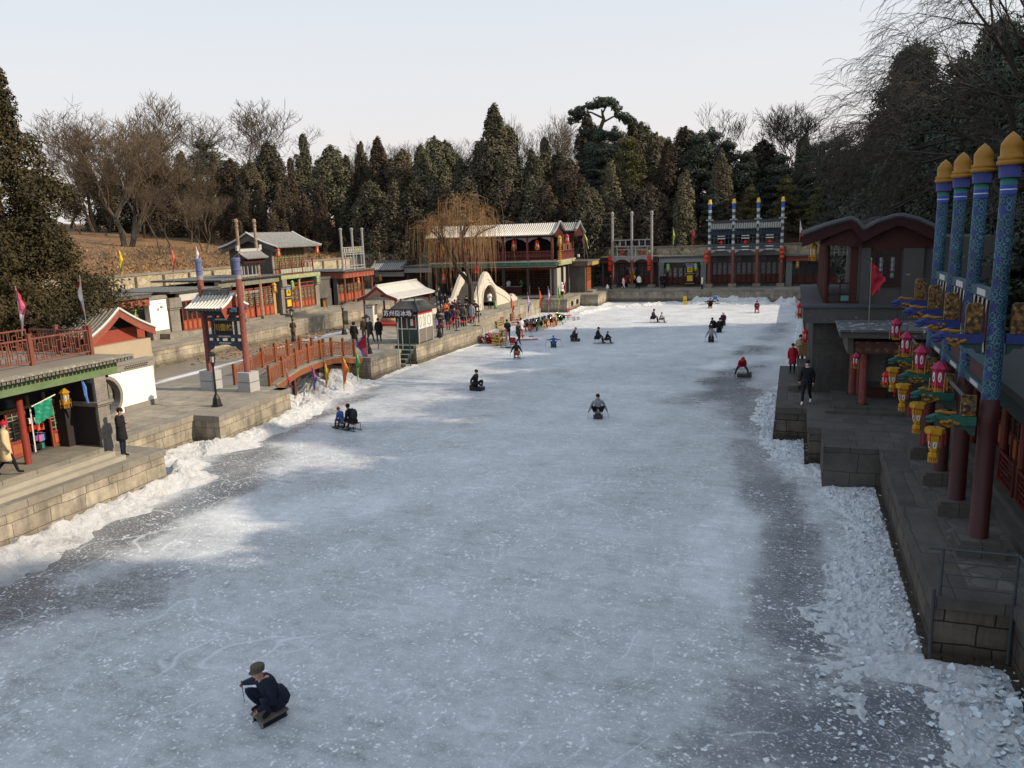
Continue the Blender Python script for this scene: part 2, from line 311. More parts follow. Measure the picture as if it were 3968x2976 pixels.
# ---------------------------------------------------------------- camera, world, sun
# x runs along the facades, y up the canal, z up; ice at z = 0
cd=bpy.data.cameras.new('camera');cam=bpy.data.objects.new('camera',cd);COL.objects.link(cam);sc.camera=cam
pp,rr,yw=R(11.1),R(1.9),R(20)
fw_=Vector((0,math.cos(pp),-math.sin(pp)));u0=Vector((0,math.sin(pp),math.cos(pp)))
rt=Vector((1,0,0))*math.cos(rr)-u0*math.sin(rr);up_=Vector((1,0,0))*math.sin(rr)+u0*math.cos(rr)
M=Matrix.Rotation(yw,3,'Z')@Matrix((rt,up_,-fw_)).transposed()
cam.matrix_world=Matrix.Translation((0,0,8.5))@M.to_4x4()
cd.sensor_width=36;cd.lens=1683/2212*36;cd.clip_end=6000;cd.clip_start=.1
sunv=Vector((.985,.13,0)).normalized();EL=R(31)
w=bpy.data.worlds.new('World');sc.world=w;w.use_nodes=True;t=w.node_tree;bg=t.nodes['Background']
sk=N(t,'ShaderNodeTexSky',sky_type='NISHITA');sk.sun_disc=False;sk.sun_elevation=EL;sk.sun_rotation=math.atan2(sunv.x,sunv.y)
sk.air_density=1.0;sk.dust_density=3.0;sk.ozone_density=1.5
gx=t.nodes.new('ShaderNodeTexCoord');gs=t.nodes.new('ShaderNodeSeparateXYZ');L(t,gx.outputs['Generated'],gs.inputs[0])
haze=ramp(t,gs.outputs[2],[(0,(8.0,7.25,6.9,1)),(.09,(7.9,7.4,7.25,1)),(.20,(7.3,7.5,7.75,1)),(.34,(6.3,7.0,7.9,1)),(.7,(5.0,6.0,7.4,1))])
cn=noi(t,scl(t,gx.outputs['Generated'],(1,1,4)),1.3,5,.55);haze=mix(t,ramp(t,cn,[(.4,(0,0,0)),(.75,(.35,.35,.35))]),haze,(7.9,7.75,7.7,1))
L(t,mix(t,.86,sk.outputs[0],haze),bg.inputs[0]);bg.inputs[1].default_value=.12
sd=bpy.data.lights.new('sun','SUN');so=bpy.data.objects.new('sun',sd);COL.objects.link(so);sd.energy=5.0;sd.angle=R(.55);sd.color=(1,.84,.64)
dv=Vector((sunv.x*math.cos(EL),sunv.y*math.cos(EL),math.sin(EL)));so.rotation_euler=dv.to_track_quat('Z','Y').to_euler()
so.location=(60,0,60)
sc.view_settings.view_transform='Standard';sc.view_settings.look='None';sc.view_settings.exposure=0
sc.cycles.max_bounces=5;sc.cycles.transparent_max_bounces=4
random.seed(7)
# ---------------------------------------------------------------- survey: ground positions measured from the photograph
# a sight line through photo pixel (x, y), intersected with a level z (PZ), a plane y=const (PV) or x=const (PU)
def sight(q):
    d=M@Vector(((q[0]-1106)/1683,-(q[1]-829.5)/1683,-1));return d
def PZ(q,z):
    d=sight(q);t=(z-8.5)/d.z;return (d.x*t,d.y*t,z)
def PV(q,v):
    d=sight(q);t=v/d.y;return (d.x*t,v,8.5+d.z*t)
def PU(q,u):
    d=sight(q);t=u/d.x;return (u,d.y*t,8.5+d.z*t)
def zm_(x0,y0,k):return lambda x,y:((x0+x/k)/1.7939,(y0+y/k)/1.7939)
A_=zm_(0,1300,2.765);B_=zm_(0,900,2.765);D_=zm_(1400,750,2.458);E=zm_(2200,700,2.212);N_=zm_(700,1200,2.765);W_=zm_(1650,1020,5.53);Q_=zm_(1820,1130,4.916);I_=zm_(2600,1120,3.456);G_=zm_(2968,1300,2.212);K_=zm_(1450,1150,5.53);D0=lambda x,y:(x,y)
# ---------------------------------------------------------------- ground, banks, ice
def hill(x,y):
    a=-58-x;b=y-99;c=x-11.5
    if a<0 and b<0 and c<0:return -1.5
    h=-1.5
    if a>0:h=max(h,5.6+min(a*.105,7))
    if b>0:h=max(h,5.7+min(b*.12,7))
    if c>0:h=max(h,3.0+min(c*.38,7))
    return h+.5*noise.noise(Vector((x*.06,y*.06,3)))+.2*noise.noise(Vector((x*.3,y*.3,1)))
def grid(fn,x0,x1,y0,y1,nx,ny):
    v=[];f=[]
    for j in range(ny+1):
        for i in range(nx+1):
            x=x0+(x1-x0)*i/nx;y=y0+(y1-y0)*j/ny;v.append(fn(x,y))
    for j in range(ny):
        for i in range(nx):
            a=j*(nx+1)+i;f.append((a,a+1,a+nx+2,a+nx+1))
    m=MB();m.add(v,f);return m
m=grid(lambda x,y:(x,y,hill(x,y)),-230,170,-60,260,200,160)
solo(m,'hillside',LITTER,None,None,kind='structure',smooth=True)
m=MB();m.add([(-4000,-4000,-1.6),(4000,-4000,-1.6),(4000,4000,-1.6),(-4000,4000,-1.6)],[(0,1,2,3)])
solo(m,'ground',SHADEG,None,None,kind='structure')
# ice
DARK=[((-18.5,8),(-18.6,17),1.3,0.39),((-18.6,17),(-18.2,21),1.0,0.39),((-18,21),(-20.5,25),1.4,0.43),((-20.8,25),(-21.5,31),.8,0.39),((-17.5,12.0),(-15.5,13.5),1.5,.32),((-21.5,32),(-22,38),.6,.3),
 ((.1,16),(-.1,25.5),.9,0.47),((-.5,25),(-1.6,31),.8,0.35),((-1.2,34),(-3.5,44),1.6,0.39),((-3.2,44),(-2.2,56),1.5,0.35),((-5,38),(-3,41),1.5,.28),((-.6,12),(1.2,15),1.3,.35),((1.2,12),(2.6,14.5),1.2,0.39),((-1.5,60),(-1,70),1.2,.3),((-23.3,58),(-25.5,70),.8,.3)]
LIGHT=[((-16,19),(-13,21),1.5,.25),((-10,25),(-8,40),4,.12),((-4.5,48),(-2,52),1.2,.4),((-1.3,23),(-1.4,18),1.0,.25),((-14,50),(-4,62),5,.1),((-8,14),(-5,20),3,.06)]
def seg(x,y,a,b):
    dx,dy=b[0]-a[0],b[1]-a[1];t=max(0,min(1,((x-a[0])*dx+(y-a[1])*dy)/(dx*dx+dy*dy+1e-9)))
    return math.hypot(x-a[0]-t*dx,y-a[1]-t*dy)
def sms(a,b,x):
    t=max(0,min(1,(x-a)/(b-a)));return t*t*(3-2*t)
NX,NY=170,230
m=grid(lambda x,y:(x,y,0),-46,22,-6,96,NX,NY)
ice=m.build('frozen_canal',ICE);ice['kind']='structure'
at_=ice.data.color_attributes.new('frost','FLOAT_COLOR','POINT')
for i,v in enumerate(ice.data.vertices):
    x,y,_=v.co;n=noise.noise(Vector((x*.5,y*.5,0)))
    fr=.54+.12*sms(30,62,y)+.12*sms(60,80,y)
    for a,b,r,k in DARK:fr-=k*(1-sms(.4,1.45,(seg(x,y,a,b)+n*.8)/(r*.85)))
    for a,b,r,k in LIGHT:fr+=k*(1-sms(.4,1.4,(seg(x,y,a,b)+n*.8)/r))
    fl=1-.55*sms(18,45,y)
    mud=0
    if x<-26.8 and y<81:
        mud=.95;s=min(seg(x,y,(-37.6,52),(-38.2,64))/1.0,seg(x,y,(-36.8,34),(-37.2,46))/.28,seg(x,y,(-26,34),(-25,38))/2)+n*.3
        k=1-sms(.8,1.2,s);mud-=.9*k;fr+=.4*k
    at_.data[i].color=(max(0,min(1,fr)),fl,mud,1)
# quay walls: land lies to the left of the path
def off(path,t,closed=False):
    o=[];n=len(path)
    for i,p in enumerate(path):
        def nm(a,b):
            d=Vector((b[0]-a[0],b[1]-a[1])).normalized();return Vector((-d.y,d.x))
        ns=[]
        if i>0:ns.append(nm(path[i-1],p))
        if i<n-1:ns.append(nm(p,path[i+1]))
        if len(ns)==2:
            s=(ns[0]+ns[1]);s=s/max(.3,s.length_squared)*2*1
            q=s*t
        else:q=ns[0]*t
        o.append((p[0]+q.x,p[1]+q.y))
    return o
def strip(mb,path,t0,t1,z0,z1):
    a=off(path,t0);b=off(path,t1);n=len(path)
    for i in range(n-1):
        p,q,r,s=a[i],a[i+1],b[i+1],b[i]
        mb.add([(*p,z0),(*q,z0),(*r,z0),(*s,z0),(*p,z1),(*q,z1),(*r,z1),(*s,z1)],[(0,1,5,4),(4,5,6,7),(2,3,7,6)]+([(3,0,4,7)] if i==0 else [])+([(1,2,6,5)] if i==n-2 else []))
def quay(path,label,stone=STONE,zt=1.35,group='stone quay walls along the canal'):
    r=thing('quay_wall',label,'stone wall',(path[0][0],path[0][1],0),group=group)
    m=MB();strip(m,path,0,.5,-.3,zt-.24);m.build('wall_face',stone,r)
    m=MB();strip(m,path,-.05,.62,zt-.24,zt);m.build('coping',COPD if stone is STONED else COPING,r)
    m=MB();strip(m,path,-.12,.1,-.3,.16);m.build('footing',stone,r)
    return r
quay([(-20.75,3),(-20.75,20.8),(-23.55,20.9),(-23.6,25.5),(-22.3,25.5),(-23.0,31.4)],'sunlit stone quay below the near shop and red lattice bridge, stepping back twice')
quay([(-23.0,31.4),(-30,31.4),(-30,6)],'stone quay on the bridge channel side of the gateway terrace')
quay([(-40.3,14),(-40.3,40.3),(-41.5,40.3),(-41.3,57),(-41.8,57),(-41.8,66.6),(-41.2,66.6),(-41.4,80),(-32,80)],'long pale stone quay under the row of small shops on the far left')
quay([(-32,80),(-32,40.3),(-23.6,40.3),(-23.5,43.9),(-24.85,43.9),(-24.85,46.15),(-23.5,46.15),(-22.9,56.3)],'pale stone quay of the kiosk pier with a notch for green steps')
quay([(-22.9,56.3),(-26.5,56.4),(-26.5,71.6),(-27.42,71.6)],'stone quay behind the parked sleds below the waiting crowd')
QH=quay([(-27.4,76.4),(-27.4,78.2),(-22.1,78.2),(-22.2,84.1)],'stone quay with two round drain holes before the two storey teahouse')
quay([(-22.2,84.1),(-20.2,84.1),(-20.3,89.9)],'small square stone pier jutting out at the left end of the far quay')
quay([(-20.3,89.9),(-11,89.95),(-11,89.8),(-2.3,89.8),(-2.3,89.0),(1,89.0)],'long shaded stone quay across the far end of the ice',STONE)
QD=1
quay([(1.0,89.0),(1.0,41.2),(-.45,41.2),(-.45,31.7),(.7,31.7),(.7,28.7),(3.7,28.7)],'shaded stone quay with stepped corners where a man in a mask walks',STONED)
quay([(3.7,28.7),(3.7,26.1),(2.78,26.1),(2.78,15.8),(4.12,15.8),(4.12,2)],'shaded stone quay along the blue column gateway at lower right',STONED)
m=MB()
for b in [(-29.9,-20.85,3,20.75),(-29.9,-23.7,20.75,25.6),(-29.9,-23.1,25.6,31.3),(-31.9,-24.9,40.4,79.9),(-24.9,-23.7,40.4,43.8),(-24.9,-23.6,46.3,56.2),(-26.9,-26.6,56.5,71.5),(-50,-27.5,79.9,97),(-27.5,-22.3,78.3,97),(-22.3,-20.4,84.2,97),(-20.4,1.1,90.1,97)]:
    m.box(*b,-.3,1.342)
m.box(-58,-41.9,14,97,-.3,1.338);m.box(-41.9,-41.5,57.1,66,-.3,1.338);m.box(-41.9,-41.45,66.7,79.9,-.3,1.338)
solo(m,'pavement',PAVE,None,None,kind='structure')
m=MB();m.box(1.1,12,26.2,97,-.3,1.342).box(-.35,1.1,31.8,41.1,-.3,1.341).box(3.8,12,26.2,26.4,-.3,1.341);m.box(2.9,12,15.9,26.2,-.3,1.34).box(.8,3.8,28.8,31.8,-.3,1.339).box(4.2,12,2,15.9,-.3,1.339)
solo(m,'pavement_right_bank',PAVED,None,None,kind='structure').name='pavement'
m=MB();m.box(3.45,5.0,16.3,26.0,1.30,1.349);solo(m,'path',CRAZY,None,None,kind='structure')
# drain holes
hm=MB()
for y in (80.2,82.4):
    hm.tube([(-22.02,y,.75),(-22.4,y,.75)],.28,10)
hm.build('drain_hole',INNER,QH)
# snow
def fb(x,y,s=1,o=4):
    v=0;a=.5
    for k in range(o):v+=a*noise.noise(Vector((x*s,y*s,k*7.3)));s*=2.1;a*=.52
    return v
def snowbank(path,label,w,h,nw=24,step=.09,rag=.5,z0=-.02):
    """heap along path, thrown to the right side of it (over the ice)"""
    L_=[0]
    for a,b in zip(path,path[1:]):L_.append(L_[-1]+math.dist(a[:2],b[:2]))
    n=int(L_[-1]/step);vs=[];fs=[]
    for i in range(n+1):
        s=L_[-1]*i/n;k=0
        while k<len(path)-2 and L_[k+1]<s:k+=1
        t=(s-L_[k])/(L_[k+1]-L_[k]);a,b=path[k],path[k+1]
        x=a[0]+(b[0]-a[0])*t;y=a[1]+(b[1]-a[1])*t
        d=Vector((b[0]-a[0],b[1]-a[1])).normalized();nx,ny=d.y,-d.x
        ww=(w(s/L_[-1]) if callable(w) else w)*(1+rag*fb(s*.8,1.7,1,3)*1.6);hh=(h(s/L_[-1]) if callable(h) else h)*(1+.9*fb(s*.9,5.1,1,3))
        en=min(1,s/.8,(L_[-1]-s)/.8);hh*=max(.05,en)
        for j in range(nw+1):
            u=j/nw;px=x+nx*ww*u;py=y+ny*ww*u
            pr=(1-u)**1.2*(.75+.5*math.sin(min(1,u*3)*pi/2)) if u<1 else 0
            z=hh*max(0,pr)*(1+.5*fb(px,py,1.6,3))+(.22*fb(px,py,2.2,5)+.14*abs(fb(px,py,5,4))-.02)*min(1,hh*2.5)*min(1,(1-u)*3.5)
            vs.append((px,py,z0+max(z,.0) if u<1 else z0-.03))
    for i in range(n):
        for j in range(nw):
            a=i*(nw+1)+j;fs.append((a,a+1,a+nw+2,a+nw+1))
    m=MB();m.add(vs,fs);o=solo(m,'snow_bank',SNOW,label,'snow bank',kind='stuff');return o
snowbank([(-20.75,3),(-20.75,21.3),(-20.9,22.4)],'bright shovelled snow heaped against the near sunlit quay',lambda u:2.4-1.2*sms(.3,.95,u),lambda u:.40)
snowbank([(-23.5,21.6),(-23.5,25.4),(-22.3,25.6),(-23,31.6),(-23.7,35),(-23.5,40.2)],'long snow ridge curving from the quay step past the red bridge',lambda u:1.7-.5*sms(.2,.7,u),lambda u:.34)
snowbank([(-20.8,20.9),(-22.6,23.4)],'small snow heap in the corner of the stepped quay',1.4,.35)
snowbank([(-23.6,41),(-23.5,46)],'thin snow under the green steps',.6,.15)
snowbank([(-23.3,47),(-22.9,56)],'thin crumbs of snow along the kiosk pier wall',.45,.08)
def heap(cx,cy,rx,ry,h,label,n=46):
    def f(x,y):
        d=math.hypot((x-cx)/rx,(y-cy)/ry);k=max(0,1-d*d)
        return (x,y,-.05+h*k*(1+.5*fb(x,y,.9,3))+(.4*fb(x,y,2.2,5)+.3*abs(fb(x,y,5,4)))*min(1,k*3))
    m=grid(f,cx-rx,cx+rx,cy-ry,cy+ry,n,n);return solo(m,'snow_heap',SNOW,label,'snow heap',kind='stuff')
heap(-24.8,37.6,1.9,2.6,1.0,'sunlit snow mound pushed under the red lattice bridge')
heap(-24.4,33.6,1.1,1.8,.45,'small dirty snow heap beside the bridge foot')
snowbank([(-1.9,89.7),(-11,89.6)][::-1],'clean white snow bank along the foot of the far quay',1.5,.62)
snowbank([(-2,89),(1.0,88.9)],'snow bank at the right end of the far quay',1.6,.6)
snowbank([PZ(E(60,1150),0)[:2],PZ(E(330,1095),0)[:2],PZ(E(600,1072),0)[:2],PZ(E(860,1050),0)[:2],(-8,87.2),(.5,87.0)],'low swept ridge of snow across the far ice',1.0,.26)
snowbank([(-22.0,78),(-22.1,83.9),(-20.1,84),(-20.2,89.5)],'thin snow beside the round drain holes',.9,.15)
# right bank rubble
XL=[(8,1.2),(13,.9),(15,.2),(17,.25),(19,.7),(21.2,1.3),(23.5,1.3),(25.7,.9),(28,-.4),(29.6,-.9),(32,-1.3),(35.6,-1.6),(40,-1.5),(46,-.6),(60,0),(75,.4)]
def xl(y):
    for (a,p),(b,q) in zip(XL,XL[1:]):
        if a<=y<=b:return p+(q-p)*(y-a)/(b-a)
    return XL[0][1]
def xr(y):return 4.3 if y<15.8 else 2.85 if y<26.1 else 3.7 if y<28.7 else .75 if y<31.7 else -.4 if y<41.2 else 1.05
def rub(u,y):
    a=xl(y)+.9*fb(y,9,.7,4);b=xr(y);x=a+(b-a)*u
    if y<15.8: a=a+.0
    g=min(1,u*3.5)*(1 if y>8.5 else 0)
    lowfront=1-.97*(1-sms(14.6,15.3,y+.5*fb(x,y,1.3,3)))*sms(1.35,1.6,x+.6*fb(x,y,1.1,3))*(1-sms(2.4,2.75,x+.5*fb(y,x,1.3,3)))
    cr=1 if fb(x*1.0,y,3.1,4)>-.10 else .1
    z=(.02+.05*u+.12*abs(fb(x,y,1.5,5))+.20*abs(fb(x,y,4.5,4))*cr-.03*(1-cr))*g*lowfront
    return (x,y,z-.03)
m=MB();vs=[];fs=[];ys=[];y=8
while y<75:ys.append(y);y+=.07+.004*max(0,y-14)
nu=46
for y in ys:
    for j in range(nu+1):vs.append(rub(j/nu,y))
for i in range(len(ys)-1):
    for j in range(nu):
        a=i*(nu+1)+j;fs.append((a,a+1,a+nu+2,a+nu+1))
m.add(vs,fs);solo(m,'snow_crust',CRUST,'trampled lumpy snow and ice crust along the shaded right quay','snow',kind='stuff')
m=MB()
def chunk(m,x,y,s,tilt=.5,z=0.05):
    n=random.choice((4,5,5,6));rot=Matrix.Rotation(random.uniform(-tilt,tilt),3,'X')@Matrix.Rotation(random.uniform(-tilt,tilt),3,'Y')@Matrix.Rotation(random.uniform(0,6.3),3,'Z')
    h=s*random.uniform(.1,.3);vs=[]
    rs=[s*random.uniform(.6,1.1) for _ in range(n)]
    for zz in (0,h):
        for k in range(n):
            t=2*pi*k/n;q=rot@Vector((math.cos(t)*rs[k],math.sin(t)*rs[k],zz));vs.append((q.x+x,q.y+y,q.z+z))
    m.add(vs,[tuple(range(n)),tuple(range(n,2*n))]+[(k,(k+1)%n,n+(k+1)%n,n+k) for k in range(n)])
for k in range(2600):
    y=8.5+random.random()**1.4*26
    if y<16:x=random.triangular(2.3,4.6,4.0) if random.random()<.88 else random.uniform(.6,2.5)
    else:
        b=xr(y);x=b-abs(random.gauss(0,.75))-.05
        if x<xl(y)-.2:continue
    z=.05+.12*max(0,1-abs(xr(y)-x))
    chunk(m,x,y,random.uniform(.02,.035+.05*random.random()**2)*(2.0 if y<15.5 and x>2.3 else 1),.6,z-.02)
for k in range(420):
    y=random.uniform(9,34);chunk(m,xl(y)+random.gauss(.15,.3),y,random.uniform(.015,.05),.3,.0)
solo(m,'ice_rubble',ICECH,'jumble of broken translucent ice slabs at the foot of the right quay','ice rubble',kind='stuff')
# leaves on the inner canal
m=MB()
for k in range(420):
    cy=random.choice([49,52,55,58,61,64,46]);y=cy+random.gauss(0,1.3);x=-39.8+random.gauss(0,.9)-(.02*(y-50))
    if x<-41.2:continue
    chunk(m,x,y,random.uniform(.05,.17),.6,.02)
solo(m,'fallen_leaves',pm('dead_leaves',(.30,.18,.09),.9,.4,6),'drifts of dead leaves and stones on the muddy inner canal','leaves',kind='stuff')
# retaining walls of the hills
for nm,bx,lb in [('retaining_wall',(-57.9,-56.8,20,97,1.3,5.75),'sunlit rubble stone retaining wall below the leaf covered slope'),('retaining_wall',(-56.8,14,97,98.3,1.3,6.1),'shaded rubble retaining wall behind the far shops'),('retaining_wall',(10.6,11.4,2,97,1.3,4.2),'dark retaining wall behind the right hand buildings')]:
    r=thing(nm,lb,'retaining wall',(bx[0],bx[2],1.3));m=MB();m.box(*bx[:5],bx[5]-.18);m.build('wall_face',RUBBLE,r)
    m=MB();m.box(bx[0]-.08,bx[1]+.08,bx[2]-.08,bx[3]+.08,bx[5]-.18,bx[5]);m.build('coping',COPING,r)
    if bx[0]==-57.9:
        m=MB()
        for k in range(22):m.box(-56.79,-56.5,22+k*3.4,22.35+k*3.4,1.3,5.5)
        m.build('buttress',RUBBLE,r)
# ---------------------------------------------------------------- building kit
def tfL(X):return lambda a,d,z:(X+d,a,z)
def tfF(Y):return lambda a,d,z:(a,Y-d,z)
def tfR(X):return lambda a,d,z:(X-d,a,z)
def latt(mb,a0,a1,z0,z1,d,nv=4,nh=9,w=.022,dp=.02,seed=0):
    rn=random.Random(seed);W=(a1-a0);H=z1-z0
    for i in range(1,nv):mb.box(a0+W*i/nv-w/2,a0+W*i/nv+w/2,d,d+dp,z0,z1)
    for j in range(1,nh):
        k=(j%3)
        s,e=(0,nv) if k==0 else (0,nv-1) if k==1 else (1,nv)
        mb.box(a0+W*s/nv,a0+W*e/nv,d+.003,d+dp-.002,z0+H*j/nh-w/2,z0+H*j/nh+w/2)
    # open squares
    for j in range(2,nh-1,3):
        mb.box(a0+W*.5-W*.22,a0+W*.5+W*.22,d+.004,d+dp+.004,z0+H*j/nh-.02,z0+H*j/nh+.05)
def doors(th,tf,a0,a1,n,z0,z1,fm=None,lm=None,kick=.36,trans=.0,op=None,nv=4,nh=9,lab=None,pm_=None):
    fm=fm or RED;lm=lm or LATG;W=(a1-a0)/n
    for i in range(n):
        p,q=a0+W*i+.015,a0+W*(i+1)-.015
        if op and i in op:continue
        H=z1-z0-trans;f=.055 if W<.8 else .07
        m=MB(tf);zk=z0+H*kick
        m.box(p,p+f,0,.07,z0,z0+H).box(q-f,q,0,.07,z0,z0+H).box(p+f,q-f,0,.069,z0+H-f,z0+H).box(p+f,q-f,0,.069,zk-f,zk).box(p+f,q-f,0,.069,z0,z0+f)
        m.box(p+f,q-f,0,.035,z0+f,zk-f)
        m.mat(1).box(p+f+.05,q-f-.05,.036,.055,z0+f+.07,zk-f-.07)
        dr=m.build('door',[fm,pm_ or pm('orange_red_panel',(.36,.10,.045),.6,.25,3)],th)
        g=MB(tf);g.box(p+f,q-f,.0,.012,zk,z0+H-f);g.build('pane',GLASSD,dr)
        g=MB(tf);latt(g,p+f,q-f,zk,z0+H-f,.02,nv,nh,.028 if W<.8 else .035);g.build('lattice',lm,dr)
    if trans:
        m=MB(tf)
        m.box(a0,a1,0,.06,z1-trans,z1-trans+.07).box(a0,a1,0,.06,z1-.07,z1)
        k=max(2,n//2)
        for i in range(k+1):
            x=a0+(a1-a0)*i/k;m.box(x-.035,x+.035,0,.058,z1-trans+.07,z1-.07)
        m.mat(1).box(a0,a1,-.01,.01,z1-trans+.07,z1-.07)
        m.build('transom',[fm,GLASSD],th)
def tiled(mb,a0,a1,prof,sp=.26,r=.07,th=.08):
    """roof slope: prof = [(d,z)...] from eave to ridge in the current transform"""
    n=len(prof);vs=[];fs=[]
    for (d,z) in prof:vs+=[(a0,d,z),(a1,d,z)]
    for (d,z) in prof:vs+=[(a0,d,z-th),(a1,d,z-th)]
    for i in range(n-1):
        a=2*i;b=2*n+2*i;fs+=[(a,a+1,a+3,a+2),(b,b+2,b+3,b+1),(a,a+2,b+2,b),(a+1,b+1,b+3,a+3)]
    fs+=[(0,2*n,2*n+1,1)];mb.add(vs,fs)
    k=max(1,round((a1-a0)/sp));cc=mb.c;mb.c=9
    for j in range(k+1):
        a=a0+(a1-a0)*j/k;vs=[];fs=[]
        for i,(d,z) in enumerate(prof):
            vs+=[(a-r,d,z),(a-r*.6,d,z+r*.9),(a+r*.6,d,z+r*.9),(a+r,d,z)]
            if i:
                o=4*(i-1);fs+=[(o,o+1,o+5,o+4),(o+1,o+2,o+6,o+5),(o+2,o+3,o+7,o+6)]
        fs.append((0,1,2,3));mb.add(vs,fs)
    mb.c=cc
def curve(d0,z0,d1,z1,n=5,sag=.12):
    """concave slope from eave to ridge"""
    return [(d0+(d1-d0)*i/n,z0+(z1-z0)*(i/n)-sag*math.sin(pi*i/n)) for i in range(n+1)]
def bar(mb,pts,w,h):
    for p,q in zip(pts,pts[1:]):mb.tube([p,q],w,4)
def rail(mb,a0,a1,d,z0,z1,n,post=.05,pale=.018,mid=2):
    mb.box(a0,a1,d-.03,d+.03,z1-.06,z1);mb.box(a0,a1,d-.025,d+.025,z0,z0+.06)
    for i in range(n+1):
        a=a0+(a1-a0)*i/n;mb.box(a-pale,a+pale,d-.018,d+.018,z0+.06,z1-.06)
    mb.box(a0,a1,d-.02,d+.02,z0+(z1-z0)*.6,z0+(z1-z0)*.6+.04)
def txt(s,size,mat,parent,loc,rot,name='lettering',ext=.01,bold=.0,spacing=1):
    c=bpy.data.curves.new(name,'FONT');c.body=s;c.size=size;c.extrude=ext;c.offset=bold;c.align_x='CENTER';c.align_y='CENTER';c.space_character=spacing;c.resolution_u=2
    o=bpy.data.objects.new('tmp',c);COL.objects.link(o);bpy.context.view_layer.update()
    me=bpy.data.meshes.new_from_object(o.evaluated_get(bpy.context.evaluated_depsgraph_get()));bpy.data.objects.remove(o)
    me.materials.clear();me.materials.append(mat);r=bpy.data.objects.new(name,me);COL.objects.link(r)
    off_=OFF.get(parent.name,Vector()) if parent is not None else Vector()
    r.location=Vector(loc)-off_;r.rotation_euler=rot
    if parent is not None:r.parent=parent
    return r
RF=(pi/2,0,0);RL=(pi/2,0,pi/2)       # facing -y ; facing +x
def slab(th,tf,a0,a1,d0,d1,z0,z1,name='roof',m=None,edge=TILE):
    mb=MB(tf);mb.box(a0,a1,d0,d1,z0,z1-.06);mb.mat(1).box(a0-.06,a1+.06,d0-.0,d1+.08,z1-.06,z1);return mb.build(name,[m or FLATROOF,edge],th)
def gutter(th,tf,a0,a1,d,z,name='drip_tiles'):
    m=MB(tf);n=int((a1-a0)/.24)
    for i in range(n):
        a=a0+(i+.5)*(a1-a0)/n;m.box(a-.075,a+.075,d,d+.05,z-.12,z)
    return m.build(name,TILEG,th)
SH='small lattice fronted shops on the far side of the inner canal'
# ---- row of shops on the west bank (facades face +x at x=-45)
def shop(name,label,a0,a1,X=-45,dep=7,zt=4.9,body=GREYBRICK,cat='shop',zb=1.3,grp=SH,bx=None):
    th=thing(name,label,cat,(X,(a0+a1)/2,1.34),group=grp);m=MB(tfL(X));b=bx if bx is not None else -1.0
    m.box(a0,a1,-dep,b,zb,zt-.12);m.build('wall',body,th);return th,tfL(X)
th,tf=shop('shop_building','flat roofed shop with pale green beam half hidden behind the big evergreen',34,40.9)
m=MB(tf);m.box(34,40.9,-.1,.12,4.35,4.9);m.build('fascia',FPALE,th);slab(th,tf,34,40.9,-7,.3,4.9,5.05)
doors(th,tf,35,40.5,8,1.7,4.2)
th,tf=shop('shop_building','open shop with a dull red painted beam beside the white wall',41.02,45.4)
m=MB(tf);m.box(41.02,45.4,-.1,.12,3.95,4.48);m.build('fascia',FRED,th);slab(th,tf,41.02,45.4,-7,.35,4.55,4.9)
m=MB(tf);m.box(41.2,45.2,-.95,-.5,1.35,2.3)
for i in range(14):m.mat(1+i%3).box(41.4+i*.26,41.55+i*.26,-.6,-.4,2.35,2.6+.1*(i%3))
m.build('goods_counter',[RED,C_('lime'),C_('orange'),C_('cream')],th)
th=thing('plaster_wall','bright white plaster wall panel between red beam shop and grey pier','wall',(-45,46.3,1.34));tf=tfL(-45)
m=MB(tf);m.box(45.42,47.2,-.5,0,2.0,4.35);m.build('plaster',pm('bright_plaster',(.85,.82,.78),.8,.04,1),th)
m=MB(tf);m.box(45.42,47.2,-.52,.06,1.3,2.0).box(45.42,47.2,-.52,.1,4.35,4.6);m.box(46.1,48,.06,1.0,1.3,1.75);m.build('base',LIGHTBRICK,th)
m=MB(tf);m.tube([(46.3,.03,4.0),(46.3,.28,4.05),(46.3,.3,3.85)],.02,5);m.ball((46.3,.3,3.75),.1);m.build('wall_lamp',GREYW,th)
th,tf=shop('shop_building','flat roofed shop with white fascia and orange red lattice doors beside grey pier',47.25,52.9,bx=-.9)
m=MB(tf);m.box(47.3,48.3,-.9,.12,1.3,3.4).box(47.25,48.35,-.9,.2,3.4,3.55).box(47.18,48.4,-.9,.3,3.55,4.3);m.build('pier',LIGHTBRICK,th)
m=MB(tf);m.box(48.45,52.9,-.3,.12,3.98,4.62);m.build('fascia',pm('pale_fascia',(.5,.5,.47),.7,.12,2),th);slab(th,tf,47.2,52.9,-7,.4,4.65,4.82)
doors(th,tf,48.6,50.7,4,1.62,3.95,lm=LATD,trans=0);doors(th,tf,51.0,52.8,3,1.62,3.95,lm=LATD)
m=MB(tf);m.box(47.3,52.9,-.3,.7,1.3,1.6);m.build('step',COPING,th)
th,tf=shop('shop_building','recessed shop under a carved grey stone band behind the tall striped posts',53,61.2,bx=-1.6)
m=MB(tf);m.box(53,61.2,-.3,.1,4.62,5.12);m.build('carved_band',FGREY,th);slab(th,tf,53,61.3,-7,.4,5.15,5.3)
doors(th,tf,54.2,57.4,5,1.7,4.3,lm=LATG);doors(th,tf,57.6,60.2,4,1.7,4.3,lm=LATG)
m=MB(tf);m.box(60.4,60.75,-.5,-.1,1.35,4.6);m.build('pillar',pm('yellow_pillar',(.45,.28,.12),.6,.2,3),th)
m=MB(tf);m.box(53,61.1,-1.5,.5,1.3,1.5).box(53.2,60.9,-1.5,.1,1.5,1.68);m.build('step',COPING,th)
